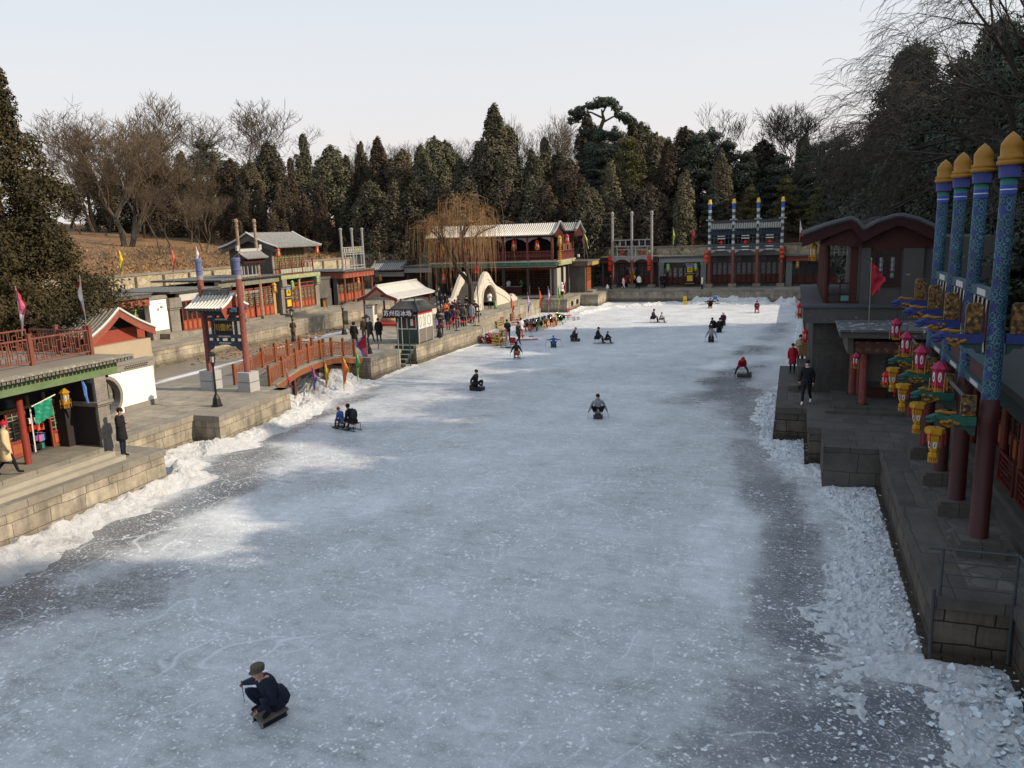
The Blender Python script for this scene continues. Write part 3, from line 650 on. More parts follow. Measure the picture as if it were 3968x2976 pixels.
# tall double post archway
th=thing('archway','slim archway with two tall weathered posts and a little tiled roof','archway',(-45,57.3,1.34))
for y in (56.1,58.5):
    m=MB();m.lathe(-45,y,[(.15,1.7),(.14,6),(.12,9.6),(.16,9.62),(.16,9.72),(.12,9.75),(.11,9.95),(.18,10.0),(.16,10.2),(.06,10.3)],10);m.build('post',REDW if 0 else pm('striped_post',(.24,.13,.08),.7,.4,4,wear=(.45,.36,.26),wearth=.5),th)
    m=MB();m.box(-45.35,-44.65,y-.35,y+.35,1.34,1.75);m.build('plinth',COPING,th)
m=MB();
for z in (5.05,5.35,6.35):m.box(-45.06,-44.94,56.1,58.5,z,z+.14)
for y in (56.5,58.1,57.0,57.6):m.box(-45.05,-44.95,y-.05,y+.05,5.1,6.4)
m.box(-45.04,-44.96,56.2,58.4,3.9,4.1);m.build('lattice_frame',GREYW,th)
m=MB(tfL(-45));tiled(m,56.0,58.9,curve(.85,6.95,0,7.5,3,.05),.26);m.build('roof',TILE,th)
m=MB(tfL(-45));tiled(m,56.0,58.9,curve(-.85,6.95,0,7.5,3,.05),.26);m.box(56.0,58.9,-.1,.1,7.5,7.75).box(55.8,56.1,-.09,.09,7.6,8.05).box(58.8,59.1,-.09,.09,7.6,8.05);m.build('ridge',pm('pale_ridge',(.4,.41,.4),.8,.2,3),th)
m=MB(tfL(-45));m.prism([(-.8,6.6),(.8,6.6),(.8,6.9),(0,7.45),(-.8,6.9)],'x',0,0) if 0 else m.box(56.0,58.9,-.5,.5,6.5,6.88);m.build('bracket_beam',DKRED,th)
# two storey building
th,tf=shop('shop_house','two storey lattice windowed house with tiled gable roof and small balcony',61.3,67.7,dep=7,zt=5.1,cat='house',bx=-1.4)
for a in ((61.35,62.0),(66.95,67.6)):
    m=MB(tf);m.box(*a,-1.4,.1,1.3,3.9).box(a[0]-.05,a[1]+.05,-1.4,.2,3.9,4.1).box(a[0]-.02,a[1]+.02,-1.4,.34,4.1,4.75);m.build('pier',LIGHTBRICK,th)
m=MB(tf);m.box(61.3,67.7,-.3,.3,4.76,5.12);m.build('fascia',FPALE,th)
doors(th,tf,62.15,64.2,3,1.9,4.3,lm=LATG,trans=.4);doors(th,tf,64.5,66.8,4,1.9,4.3,lm=LATG,trans=.4)
m=MB(tf);m.box(64.25,64.45,-.05,.12,1.9,4.6);m.build('post',pm('tan_post',(.42,.3,.17),.7,.2,3),th)
m=MB(tf);m.box(61.3,67.7,-.9,.8,1.3,1.6).box(61.8,67.2,-.9,.35,1.6,1.88);m.build('step',COPING,th)
m=MB(tf);m.box(61.9,67.1,-5.8,-1.0,5.1,7.75);m.build('upper_wall',GREYBRICK,th)
m=MB(tf);m.box(61.8,62.1,-1.0,-.9,5.1,7.6);m.build('upper_pier',LIGHTBRICK,th)
doors(th,lambda a,d,z:(-45-.98+d,a,z),62.2,64.4,4,5.2,7.6,lm=LATG,kick=.2,fm=pm('tan_window_frame',(.30,.20,.09),.7,.2,3));doors(th,lambda a,d,z:(-45-.98+d,a,z),64.5,66.9,4,5.2,7.6,lm=LATG,kick=.2,fm=pm('tan_window_frame',(.30,.20,.09),.7,.2,3))
m=MB(tf);rail(m,61.5,66.8,.1,5.15,6.3,12)
for a in (61.5,63.3,65.0,66.8):m.box(a-.05,a+.05,.04,.16,5.12,6.5)
m.mat(1).box(61.6,66.7,.07,.11,5.3,5.7);m.build('balcony_rail',[REDW,pm('painted_board',(.32,.34,.27),.7,.4,5)],th)
m=MB(tf);pr=curve(.35,7.75,-2.9,9.1,6,.15);tiled(m,61.0,68.2,pr,.24);m.build('roof',TILE,th)
m=MB(tf);tiled(m,61.0,68.2,curve(-6.3,7.75,-2.9,9.1,6,.15),.24);m.build('roof',TILE,th)
m=MB(tf)
for a in (61.0,68.2):
    for p in (pr,curve(-6.3,7.75,-2.9,9.1,6,.15)):m.tube([(a,d,z+.07) for d,z in p],.09,5)
m.build('verge',pm('white_verge',(.58,.57,.55),.8,.15,3),th)
m=MB(tf)
for a in (61.12,67.98):m.add([(a,.2,7.55),(a,-2.9,8.95),(a,-6.1,7.55),(a,-6.1,7.2),(a,-2.9,8.4),(a,.2,7.2)],[(0,1,4,5),(1,2,3,4)])
m.box(61.9,67.1,-5.8,-1.0,7.75,7.9);m.build('gable_board',GREYBRICK,th)
m=MB(tf);m.add([(61.95,-1.0,7.7),(61.95,-2.9,8.9),(61.95,-5.8,7.7)],[(0,1,2)]).add([(67.05,-1.0,7.7),(67.05,-2.9,8.9),(67.05,-5.8,7.7)],[(0,1,2)]);m.build('gable_wall',GREYBRICK,th)
# plain grey wall and red corner shop
th=thing('brick_wall','plain grey brick wall between the two storey house and red corner shop','wall',(-46.4,70,1.34));m=MB();m.box(-46.8,-46.4,67.75,72.1,1.3,4.2);m.build('wall_face',GREYBRICK,th);m=MB();m.box(-52,-46.3,67.75,72.1,4.2,4.4);m.build('coping',FLATROOF,th)
th,tf=shop('corner_shop','red columned corner shop carrying three tall grey posts on its roof',72.2,78.6,bx=-1.2,zt=4.9)
m=MB(tf);m.box(72.2,78.6,-.2,.2,4.15,4.72);m.add([],[]);m.box(72.1,72.3,-5,.2,4.15,4.72);m.build('fascia',FRED,th);slab(th,tf,72.2,78.6,-7,.35,4.75,4.92)
m=MB(tf);m.box(72.2,72.45,-6,-.7,1.3,4.15);m.build('side_wall',GREYBRICK,th)
for a in (72.6,74.4,76.2,78.3):
    m=MB(tf);m.cyl((a,0,1.5),(a,0,4.15),.12,.11,9);m.build('column',REDW,th)
doors(th,lambda a,d,z:(-46.1+d,a,z),72.6,78.4,8,1.6,4.1,lm=LATG)
th=thing('rooftop_screen','grey timber lattice screen with three tall posts on the corner shop roof','screen',(-45,74.7,4.92))
for y in (72.5,74.7,76.85):
    m=MB();m.lathe(-45,y,[(.13,4.92),(.12,7.4),(.12,9.0),(.17,9.05),(.13,9.1),(.2,9.25),(.16,9.36),(.05,9.4)],9);m.build('post',GREYW,th)
m=MB();
for z in (5.05,5.35,6.55,6.75,7.3):m.box(-45.06,-44.94,72.5,76.85,z,z+.09)
for y in (73.1,74.1,75.3,76.3):m.box(-45.05,-44.95,y-.05,y+.05,5.0,7.35)
for i in range(9):m.box(-45.04,-44.96,72.85+i*.46,72.95+i*.46,6.8,7.3)
m.build('lattice_frame',GREYW,th)
m=MB();
for i in range(8):m.ball((-45,73.0+i*.48,7.05),(.05,.16,.2),6,4)
m.build('lozenge',pm('green_lozenge',(.30,.33,.14),.7,.3,4),th)
# gate house facing -y
th=thing('gate_house','low gate with curled grey tiled roof and dark lattice behind the hut','gate',(-44.2,81,1.34));tf=tfF(81)
m=MB(tf);m.box(-46,-42.3,-3,-.8,1.3,4.5);m.build('wall',DKRED,th)
doors(th,lambda a,d,z:(a,81.75-d,z),-45.8,-42.5,6,1.5,4.0,fm=DKRED,lm=LATD)
m=MB(tf);m.box(-46,-42.3,-.3,.1,3.8,4.3);m.build('carved_beam',GREYW,th)
m=MB(tf);tiled(m,-46.2,-42.2,curve(.7,4.6,-.6,5.4,4,.1),.26);m.build('roof',TILE,th)
m=MB(tf)
for a in (-46.2,-42.2):m.tube([(a,d,z+.1) for d,z in curve(.75,4.75,-.6,5.5,4,.15)],.1,5)
m.box(-46,-42.4,-.7,-.5,5.4,5.6);m.build('ridge',TILE,th)
th=thing('shop_building','narrow grey fronted shop with brown doors left of the teahouse','shop',(-40.4,81,1.34),group=SH);tf=tfF(81)
m=MB(tf);m.box(-42.2,-38.7,-5,-.9,1.3,4.6);m.build('wall',GREYBRICK,th);m=MB(tf);m.box(-42.2,-38.7,-.3,.1,4.2,4.75);m.build('fascia',pm('grey_fascia',(.26,.26,.26),.8,.15,2),th);slab(th,tf,-42.2,-38.7,-5,.2,4.78,4.95)
doors(th,lambda a,d,z:(a,81.85-d,z),-42,-38.9,6,1.5,4.1,fm=DKRED,lm=LATD);m=MB(tf);m.box(-39.3,-38.75,-.8,.05,1.3,4.2);m.build('pier',GREYBRICK,th)
# ---- teahouse
th=thing('teahouse','long two storey teahouse with pale corrugated tile roof, green beam and open balcony','teahouse',(-31,84,1.34));tf=tfF(81)
m=MB(tf);m.box(-38.4,-24.1,-7,-4.6,1.3,4.7).box(-38.4,-38.0,-4.6,0,1.3,4.7).box(-38.4,-34.2,-4.6,-2.8,1.3,4.7);m.build('lower_wall',GREYBRICK,th)
m=MB(tf);m.box(-38.2,-24.2,-7,-3.0,5.3,7.9).box(-38.3,-38.1,-3.0,-.1,5.3,7.9);m.build('upper_wall',pm('tea_upper',(.16,.09,.07),.8,.2,2),th)
m=MB(tf);m.box(-38.6,-23.9,-7,.35,4.72,5.12);m.build('fascia',FTEAL,th)
m=MB(tf);m.box(-38.7,-23.7,-7,.5,5.12,5.26).box(-34.5,-23.9,.2,.28,4.6,4.66);m.build('floor_slab',pm('pale_edge',(.38,.35,.30),.8,.2,3),th)
m=MB(lambda a,d,z:(-23.9+d,a,z));m.box(81.0,87.6,-.2,.22,4.7,5.12);m.build('side_fascia',FPALE,th)
for a in (-24.4,-27.2,-30.0,-32.8,-35.6,-38.2):
    m=MB(tf);m.box(a-.13,a+.13,-.18,.12,1.5,4.72);m.build('column',pm('brown_column',(.05,.032,.03),.6,.3,3),th)
    m=MB(tf);m.box(a-.1,a+.1,-.12,.1,5.26,7.9);m.build('upper_column',REDW,th)
for y in (83.2,85.4,87.5):
    m=MB();m.box(-24.0,-23.8,y-.1,y+.1,5.26,7.9);m.build('upper_column',REDW,th);m=MB();m.box(-24.05,-23.85,y-.1,y+.1,1.5,4.7);m.build('column',pm('brown_column',(.05,.032,.03),.6,.3,3),th)
m=MB(tf);rail(m,-38.2,-24.3,.06,5.3,6.3,90)
m.box(-38.2,-24.3,-.3,.0,5.72,5.78);m.build('balcony_rail',pm('dull_red_rail',(.20,.055,.045),.6,.25,3),th)
m=MB(lambda a,d,z:(-23.85+d,a,z));rail(m,81,87.6,.06,5.3,6.3,40)
for k in range(6):m.box(81,87.6,.03,.07,5.35+k*.08,5.39+k*.08)
m.build('side_rail',REDW,th)
doors(th,lambda a,d,z:(a,83.9-d,z),-38,-31.5,12,5.3,7.7,lm=LATG,kick=.3,fm=RED)
m=MB(tf);m.box(-31.4,-24.4,-2.98,-2.9,5.3,7.7);m.build('dark_opening',INNER,th)
m=MB(tf)
for a in (-38.2,-35.6,-32.8,-30.0,-27.2):
    for s in (0,1):
        x0=a+.12 if s==0 else a+2.68;dx=1 if s==0 else -1
        m.add([(x0,-.02,7.75),(x0+dx*1.1,-.02,7.75),(x0+dx*.9,-.02,7.6),(x0+dx*.4,-.02,7.5),(x0,-.02,7.2)],[(0,1,2,3,4)])
m.build('corner_bracket',GREYW,th)
m=MB(tf);m.box(-38.4,-24,-7,.1,7.75,7.95);m.build('eave_beam',DKRED,th)
pf=curve(.75,8.0,-1.9,9.2,6,.18)
m=MB(tf);tiled(m,-38.9,-24.2,pf,.245,.075);m.build('front_roof',TILEW,th)
m=MB(tf);tiled(m,-38.9,-24.0,[(d,z) for d,z in curve(-4.0,8.35,-1.9,9.2,4,.1)],.5);m.build('roof',TILE,th)
m=MB(tf);tiled(m,-38.9,-22.8,curve(-3.8,8.35,-5.6,9.2,4,.1),.245);tiled(m,-38.9,-22.8,curve(-8,8.0,-5.6,9.2,4,.1),.5);m.build('rear_roof',TILE,th)
m=MB(tf);m.tube([(-24.1,d,z+.12) for d,z in pf+[(-2.4,9.22),(-4.0,8.45)]],.13,6);m.tube([(-22.8,d,z+.12) for d,z in curve(-3.8,8.35,-5.6,9.2,4,.1)+curve(-8,8.0,-5.6,9.2,4,.1)[::-1]],.13,6);m.tube([(-38.9,d,z+.1) for d,z in pf],.1,6);m.build('verge',pm('grey_verge',(.24,.24,.23),.8,.3,3),th)
m=MB(tf);m.add([(-24.25,.6,7.9),(-24.25,-1.9,9.05),(-24.25,-4,8.2),(-24.25,-4,7.8)],[(0,1,2,3)]).add([(-22.95,-3.8,8.2),(-22.95,-5.6,9.05),(-22.95,-7.8,7.9),(-22.95,-3.8,7.7)],[(0,1,2,3)]).box(-24.3,-22.9,-7.6,-4,7.75,7.95);m.build('gable_board',DKRED,th)
# ground floor interior of the teahouse
m=MB(tf);m.box(-33.9,-24.3,-4.6,-4.5,1.5,4.7);m.build('back_wall',pm('brown_back_wall',(.10,.045,.03),.8,.2,2),th)
m=MB(tf)
for k in range(8):m.box(-33.6,-25.9,-4.45,-4.05,1.95+k*.28,1.99+k*.28)
for a in (-33.6,-31.7,-29.8,-27.9,-25.95):m.box(a-.03,a+.03,-4.45,-4.05,1.5,4.15)
m.mat(1);rn=random.Random(4)
for k in range(7):
    for i in range(50):
        if rn.random()<.7:
            x=-33.5+i*.15;m.box(x,x+.1,-4.35,-4.1,1.99+k*.28,1.99+k*.28+rn.uniform(.1,.2))
m.build('shelves',[pm('shelf_wood',(.22,.12,.07),.7,.2,3),pm('jars',(.06,.05,.05),.5,.6,9)],th)
m=MB(tf);m.box(-33.6,-25.9,-4.04,-3.98,4.05,4.5);sg=m.build('signboard',pm('orange_signboard',(.35,.12,.05),.6,.15,3),th);txt('弘扬茶文化',.36,pm('dark_red_letters',(.13,.02,.015),.6,.1,4),th,(-28.3,84.97,4.27),RF,ext=.005,bold=.008,spacing=1.35)
m=MB(tf);m.box(-25.9,-25.0,-4.5,-4.0,1.5,4.0).mat(1).box(-25.8,-25.1,-3.99,-3.95,1.6,3.9);m.build('side_cabinet',[TEAK,pm('bright_wood',(.6,.33,.12),.6,.2,3)],th)
m=MB(tf);m.box(-31,-28.4,-1.6,-1.1,1.5,2.4).mat(1).box(-31,-28.4,-1.65,-1.05,2.4,2.45);m.build('counter',[DKRED,GREYW],th)
m=MB(tf);m.box(-37.8,-34.4,-2.7,-2.6,1.5,4.5);m.mat(1).box(-36,-34.6,-2.58,-2.5,1.6,4.0);m.build('side_door',[DKRED,INNER],th)
m=MB(tf);m.box(-24.9,-24.1,-4,-.6,1.5,4.4);m.build('inner_partition',pm('pale_partition',(.36,.34,.30),.8,.1,2),th)
m=MB(tf);m.box(-38.5,-23.8,-.5,.6,1.3,1.5).box(-38,-23.5,.6,1.1,1.3,1.42);m.build('step',COPING,th)
# ---- far side
FS='red fronted shops along the far quay'
th=thing('shop_building','small grey corner shop with sunlit orange side doors right of the teahouse','shop',(-25,88,1.34),group=FS)
m=MB();m.box(-27.5,-22.35,86.9,89.3,1.3,4.4);m.build('wall',GREYBRICK,th);m=MB();m.box(-27.5,-21.9,86.3,92,4.4,4.8);m.build('fascia',pm('brown_fascia',(.13,.09,.06),.7,.25,2),th)
m=MB();m.box(-27.6,-21.8,86.2,92,4.8,4.92);m.build('roof',FLATROOF,th);m=MB();m.box(-21.9,-21.82,88.2,91.2,4.35,4.85);m.build('sign_board',fascia('ochre_board',(.40,.28,.06),(.12,.1,.05),3),th)
doors(th,tfL(-22.3),87.3,89.2,4,1.6,4.3,fm=pm('sunlit_orange_door',(.42,.12,.04),.6,.2,3),lm=pm('orange_lattice',(.30,.10,.03),.6,.2,3))
m=MB();m.box(-22.35,-21.5,87,89.3,1.3,1.55);m.build('step',COPING,th)
DKP=pm('dull_red_panel',(.085,.022,.016),.7,.3,3)
def fshop(lab,a0,a1,Y=94.6,zt=4.35,fz=(4.33,4.9),fm_=None,n=6,fm=DKRED,lm=LATD,kick=.4,dz=(1.65,4.2),Yf=None,base=True):
    th=thing('shop_building',lab,'shop',((a0+a1)/2,Y,1.34),group=FS);tf=tfF(Y)
    m=MB(tf);m.box(a0,a1,-4,-.1,1.3,fz[0]);m.build('wall',GREYBRICK,th)
    d=Y-(Yf or Y-.8);m=MB(tf);m.box(a0,a1,0,d,*fz);m.build('fascia',fm_ or FRED,th);slab(th,tf,a0,a1,-4,d+.25,fz[1],fz[1]+.14)
    gutter(th,tf,a0,a1,d+.2,fz[1]+.02)
    doors(th,tf,a0+.25,a1-.25,n,*dz,fm=fm,lm=lm,kick=kick,nv=3,nh=7,pm_=DKP);return th,tf
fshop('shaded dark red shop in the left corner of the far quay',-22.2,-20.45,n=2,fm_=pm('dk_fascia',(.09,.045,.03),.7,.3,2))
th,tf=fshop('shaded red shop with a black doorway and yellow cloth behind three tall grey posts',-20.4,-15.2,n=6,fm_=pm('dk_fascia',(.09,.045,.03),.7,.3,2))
m=MB(tf);m.box(-19.3,-17.6,.05,.2,1.6,3.4);m.build('porch_frame',BLACK,th)
th,tf=fshop('grey fascia shop with pale lattice windows and green lanterns on the far quay',-15.1,-9.6,fm_=pm('grey_fascia2',(.24,.25,.26),.8,.12,2),lm=LATW,n=8,fz=(4.25,4.85),dz=(1.65,3.7))
for a in (-14.85,-9.95):
    m=MB(tf);m.box(a-.28,a+.28,-.05,.7,1.3,3.9).box(a-.34,a+.34,-.05,.76,3.9,4.24);m.build('pier',pm('grey_pier',(.17,.18,.18),.8,.15,3),th)
# big hall behind the four column gateway
th=thing('lattice_hall','dark red hall with three bays of pale lattice doors behind the far gateway','hall',(-5.3,94.6,1.34),group=FS);tf=tfF(94.6)
m=MB(tf);m.box(-9.5,-1.0,-4,-.1,1.3,5.6);m.build('wall',DARKPLAS,th);m=MB(tf);m.box(-9.5,-1.0,0,.6,4.9,5.6);m.build('fascia',pm('slate_beam',(.13,.135,.13),.8,.15,2),th);slab(th,tf,-9.5,-1,-4,.7,5.62,5.8)
for k in range(3):
    a=-9.25+k*2.72;doors(th,tf,a+.2,a+2.55,4,1.7,4.15,fm=DKRED,lm=pm('lattice_pale_blue',(.17,.19,.20),.7,.3,5),kick=.42,nv=3,nh=9,pm_=DKP)
    m=MB(tf);m.box(a+.1,a+2.6,-.02,.05,4.18,4.85);m.mat(1).box(a+.75,a+2.0,.06,.1,4.25,4.75);m.build('name_board',[pm('dull_board',(.07,.06,.055),.8,.2,3),pm('black_board',(.02,.02,.02),.6,.2,3)],th)
th,tf=fshop('far right shop with a plain dull red beam and grey pier',-.9,6,fm_=RED,n=7,fz=(4.2,4.7),dz=(1.65,3.9))
m=MB(tf);m.box(-.85,-.2,-.05,.55,1.3,4.2);m.build('pier',pm('grey_pier',(.17,.18,.18),.8,.15,3),th)
# far gateways
th=thing('gateway','weathered grey timber gateway with three very tall posts on the far quay','gateway',(-18.2,93,1.34))
for x in (-20.5,-18.18,-15.83):
    m=MB();m.lathe(x,93,[(.17,1.7),(.16,4.6)],10);m.build('column_foot',REDW,th)
    m=MB();m.lathe(x,93,[(.16,4.6),(.14,9.5),(.13,9.75),(.2,9.85),(.15,9.92),(.2,10.05),(.19,10.2),(.06,10.32)],10);m.build('post',GREYW,th)
    m=MB();m.box(x-.42,x+.42,92.6,93.4,1.34,1.75);m.build('plinth',COPING,th)
m=MB(tfF(93))
for z,h in ((4.75,.22),(4.98,.12),(6.2,.12),(6.95,.12)):m.box(-20.35,-15.98,-.08,.08,z,z+h)
for a in (-19.95,-18.6,-17.75,-16.3):m.box(a-.05,a+.05,-.06,.06,5.0,6.3)
for a in (-19.6,-18.9,-17.3,-16.6):m.box(a-.07,a+.07,-.06,.06,6.3,7.0)
for a in (-19.3,-17.0):m.box(a-.6,a+.6,-.05,.05,5.85,5.95)
for a in (-20.3,-18.4,-17.95,-16.05):
    s=1 if a in(-20.3,-17.95) else -1;m.add([(a,.09,4.75),(a+s*.7,.09,4.75),(a+s*.35,.09,4.6),(a,.09,4.35)],[(0,1,2,3)])
m.build('frame',GREYW,th)
th=thing('gateway','blue green gateway with four tall yellow capped posts and small tiled roofs','gateway',(-5.3,93,1.34))
PT=[-9.22,-6.6,-3.96,-1.38]
DAP,t,b=nt('blue_white_post_paint');p=pos(t);s=t.nodes.new('ShaderNodeSeparateXYZ');L(t,p,s.inputs[0]);zz=mth(t,'SINE',mth(t,'MULTIPLY',s.outputs[2],9));L(t,mix(t,ramp(t,mth(t,'ADD',zz,mth(t,'MULTIPLY',noi(t,p,7,3),.8)),[(.3,(0,0,0)),(.6,(1,1,1))]),(.05,.09,.10),(.45,.47,.46)),b.inputs['Base Color'])
for x in PT:
    m=MB();m.lathe(x,93,[(.19,1.75),(.18,5.6)],10);m.build('column_foot',REDW,th)
    m=MB();m.lathe(x,93,[(.18,5.6),(.17,10.1)],10);m.build('post',DAP,th)
    m=MB();m.lathe(x,93,[(.16,10.1),(.2,10.75)],10);m.build('blue_collar',pm('bright_blue_paint',(.04,.10,.42),.5,.15,4),th)
    m=MB();m.lathe(x,93,[(.24,10.75),(.24,10.82),(.2,10.84),(.14,11.25)],10);m.build('cap',pm('bright_yellow_cap',(.75,.50,.06),.4,.15,4),th)
    m=MB();m.box(x-.42,x+.42,92.6,93.4,1.34,1.78);m.build('plinth',COPING,th)
    m=MB();m.box(x-.4,x+.4,92.85,93.15,8.9,9.04);m.build('cross_bracket',GREYW,th)
for k in range(3):
    a0,a1=PT[k]+.2,PT[k+1]-.2;tf=tfF(93);m=MB(tf);tiled(m,a0,a1,curve(.7,8.0,0,8.6,3,.08),.24);tiled(m,a0,a1,curve(-.7,8.0,0,8.6,3,.08),.24);m.build('roof',TILE,th)
    m=MB(tf);m.box(a0,a1,-.1,.1,8.6,8.9);m.build('ridge',TILED,th)
    m=MB(tf);m.box(a0,a1,-.3,.3,7.75,7.95).box(a0,a1,-.1,.1,7.4,7.75)
    for j in range(7):
        x=a0+.2+j*(a1-a0-.4)/6;m.box(x-.09,x+.09,-.3,.45,7.45,7.8).box(x-.05,x+.05,.0,.55,7.62,7.72)
    m.build('bracket_set',BLUEB,th)
    m=MB(tf)
    for z,h in ((5.65,.12),(6.05,.12),(7.25,.14),(6.9,.1)):m.box(a0,a1,-.08,.08,z,z+h)
    for x in (a0+.3,a0+.72,a1-.72,a1-.3):m.box(x-.04,x+.04,-.06,.06,5.7,7.3)
    m.build('frame',BLUEB,th)
    m=MB(tf);c=(a0+a1)/2
    for z in (5.55,5.9,6.82,7.1):m.box(c-.42,c+.42,.081,.1,z,z+.1)
    m.build('white_plaque',pm('white_plaque_paint',(.6,.6,.57),.6,.1,4),th)
    m=MB(tf)
    for s,x in ((1,a0),(-1,a1)):m.add([(x,.1,5.64),(x+s*.75,.1,5.64),(x+s*.4,.1,5.45),(x,.1,5.25)],[(0,1,2,3)])
    m.build('corner_bracket',GREYW,th)
# ---------------------------------------------------------------- right bank
th=thing('riverside_house','tall dark grey house with red double gable loft standing on the right quay','house',(2.5,38,1.34))
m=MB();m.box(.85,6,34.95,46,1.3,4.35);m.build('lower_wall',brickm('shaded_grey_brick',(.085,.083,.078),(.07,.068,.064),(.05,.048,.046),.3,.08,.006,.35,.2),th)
m=MB();m.box(.42,6.2,34.5,46.3,4.35,4.98);m.build('parapet_band',DARKPLAS,th)
m=MB();m.box(.34,6.2,34.42,46.4,4.98,5.06);m.build('roof_deck',pm('deck_felt',(.07,.073,.078),.85,.2,1.5),th)
m=MB();m.box(2.62,7.5,35.6,46,5.05,7.7);m.build('upper_wall',DARKPLAS,th)
m=MB();m.box(2.6,2.95,35.4,35.6,5.05,7.35);m.build('brick_jamb',DARKPLAS,th);m=MB();m.box(4.15,4.9,35.35,35.6,5.05,7.3);m.build('brick_jamb',DARKPLAS,th)
for y in (35.8,37.9,39.5,40.9,42.4,44):
    m=MB();m.lathe(1.3,y,[(.12,5.05),(.11,7.6)],10);m.build('column',DKRED,th)
m=MB();m.box(2.2,2.5,35.55,35.8,5.05,7.5);m.build('column',DKRED,th)
m=MB(tfF(35.7));m.box(1.35,2.3,-.03,.03,5.85,5.92).box(1.35,2.3,-.03,.03,5.4,5.46).box(1.35,2.3,-.03,.03,5.08,5.14)
for a in (1.4,1.85,2.25):m.box(a-.03,a+.03,-.03,.03,5.1,5.9)
m.mat(1).box(1.9,2.2,-.01,.02,5.16,5.38);m.build('balustrade',[DKRED,pm('teal_panel',(.10,.28,.28),.6,.2,4)],th)
m=MB(tfL(1.3));rail(m,36,45,0,5.06,5.85,24);m.build('side_rail',DKRED,th)
m=MB(tfF(35.7));latt(m,1.4,2.25,7.05,7.45,0,5,3,.03);m.build('lattice_head',GREYW,th)
m=MB(tfF(35.58));m.box(3.05,4.05,-.02,.03,5.9,7.25);m.mat(1).box(3.05,3.15,.03,.07,5.85,7.3).box(3.95,4.05,.03,.07,5.85,7.3).box(3.15,3.95,.03,.068,7.2,7.3).box(3.0,4.1,.03,.1,5.78,5.88).box(3.52,3.58,.03,.07,5.88,7.2);w_=m.build('window',[GLASSD,DKRED],th)
for a in (3.17,3.6):
    m=MB(tfF(35.58));latt(m,a,a+.34,5.92,7.18,.035,3,6,.022);m.mat(1).box(a+.1,a+.26,.032,.034,6.1,6.95);m.build('lattice',[DKRED,pm('window_paper',(.30,.36,.36),.6,.1,3)],w_)
G1=[(.28,7.95),(1.15,8.28),(1.95,8.5),(2.15,8.52),(2.35,8.42),(2.62,8.1)];G2=[(2.62,8.1),(3.1,8.38),(3.75,8.58),(4.0,8.58),(4.6,8.4),(5.4,7.98)]
tfR2=lambda a,d,z:(d,a,z)
m=MB(tfR2);tiled(m,34.9,46,G1,.25,.06);tiled(m,34.9,46,G2,.25,.06);m.build('roof',TILED,th)
m=MB(tfR2);m.tube([(34.9,d,z+.05) for d,z in G1],.08,5);m.tube([(34.9,d,z+.05) for d,z in G2],.08,5);m.build('verge',pm('dk_verge',(.10,.105,.11),.8,.3,3),th)
m=MB()
def gb(P):
    vs=[(d,34.95,z-.05) for d,z in P]+[(d,34.95,z-.5+(0.12 if i in(2,3) else 0)) for i,(d,z) in enumerate(P)];n=len(P)
    m.add(vs,[(i,i+1,n+i+1,n+i) for i in range(n-1)]);m.add([(x,35.05,z) for x,y,z in vs],[(i,i+1,n+i+1,n+i) for i in range(n-1)])
gb(G1);gb(G2);m.build('bargeboard',pm('barge_red',(.036,.009,.008),.7,.3,3),th)
m=MB();m.add([(1.0,35.3,7.5),(2.1,35.3,8.4),(2.6,35.3,7.9),(2.6,35.3,7.4)],[(0,1,2,3)]).add([(2.6,35.5,7.3),(2.6,35.5,8.0),(3.8,35.5,8.5),(5.2,35.5,7.9),(5.2,35.5,7.3)],[(0,1,2,3,4)]).box(1.0,2.6,35.6,45.8,7.55,7.75);m.build('gable_wall',DKRED,th)
# fern pot, white things on the deck
# ---- pavilion with flat roof
th=thing('river_pavilion','open pavilion with frost dusted flat roof and worn red columns on the right quay','pavilion',(3.2,32,1.34))
m=MB();m.box(1.72,6.5,31.3,35.0 if 0 else 34.45,4.18,4.42);m.build('eave',DARKPLAS,th);m=MB();m.box(1.66,6.6,31.2,34.4,4.42,4.5);m.build('roof',pm('frosted_felt',(.10,.105,.11),.85,.3,1.2,wear=(.62,.66,.70),wearth=.56),th)
m=MB();m.box(2.1,6.5,31.7,31.95,3.55,4.0);m.build('carved_beam',fascia('worn_gold_beam',(.10,.035,.025),(.25,.17,.08),3),th)
m=MB();m.box(2.0,2.2,31.6,34.9,3.55,4.18);m.build('side_beam',GREYBRICK,th)
for x,y in ((2.64,32.0),(2.64,33.9),(2.4,33.9)):
    m=MB();m.lathe(x,y,[(.15,1.55),(.14,3.56)],10);m.build('column',REDW,th);m=MB();m.lathe(x,y,[(.24,1.34),(.22,1.55)],10);m.build('plinth',COPING,th)
m=MB();m.box(2.95,7,34.4,34.7,1.3,4.15);m.build('back_wall',DARKPLAS,th);m=MB();m.box(3.0,6.9,34.3,34.4,2.0,3.3);m.mat(1).box(3.6,4.2,34.25,34.3,2.2,3.0);m.build('panel',[pm('stained_plaster',(.16,.16,.155),.85,.25,1.5,wear=(.08,.08,.08),wearth=.6),DARKPLAS],th)
m=MB(tfF(34.3));latt(m,2.9,4.5,3.35,3.9,0,9,4,.03);m.build('lattice_head',DKRED,th)
m=MB();m.box(2.75,3.6,33.2,33.5,1.5,1.9);m.build('bench',DKRED,th)
m=MB();m.box(1.3,7,31.0,31.4,1.34,1.45).box(1.6,7,31.4,34.4,1.34,1.55);m.build('floor_step',COPD,th)
for k,(x,y,z) in enumerate(((.25,36.4,.28),(.75,36.0,.55),(.4,35.2,.2))):
    pass
th=thing('stone_steps','two loose grey stone blocks on the right quay beside the tall house','stone block',(.5,36,1.34))
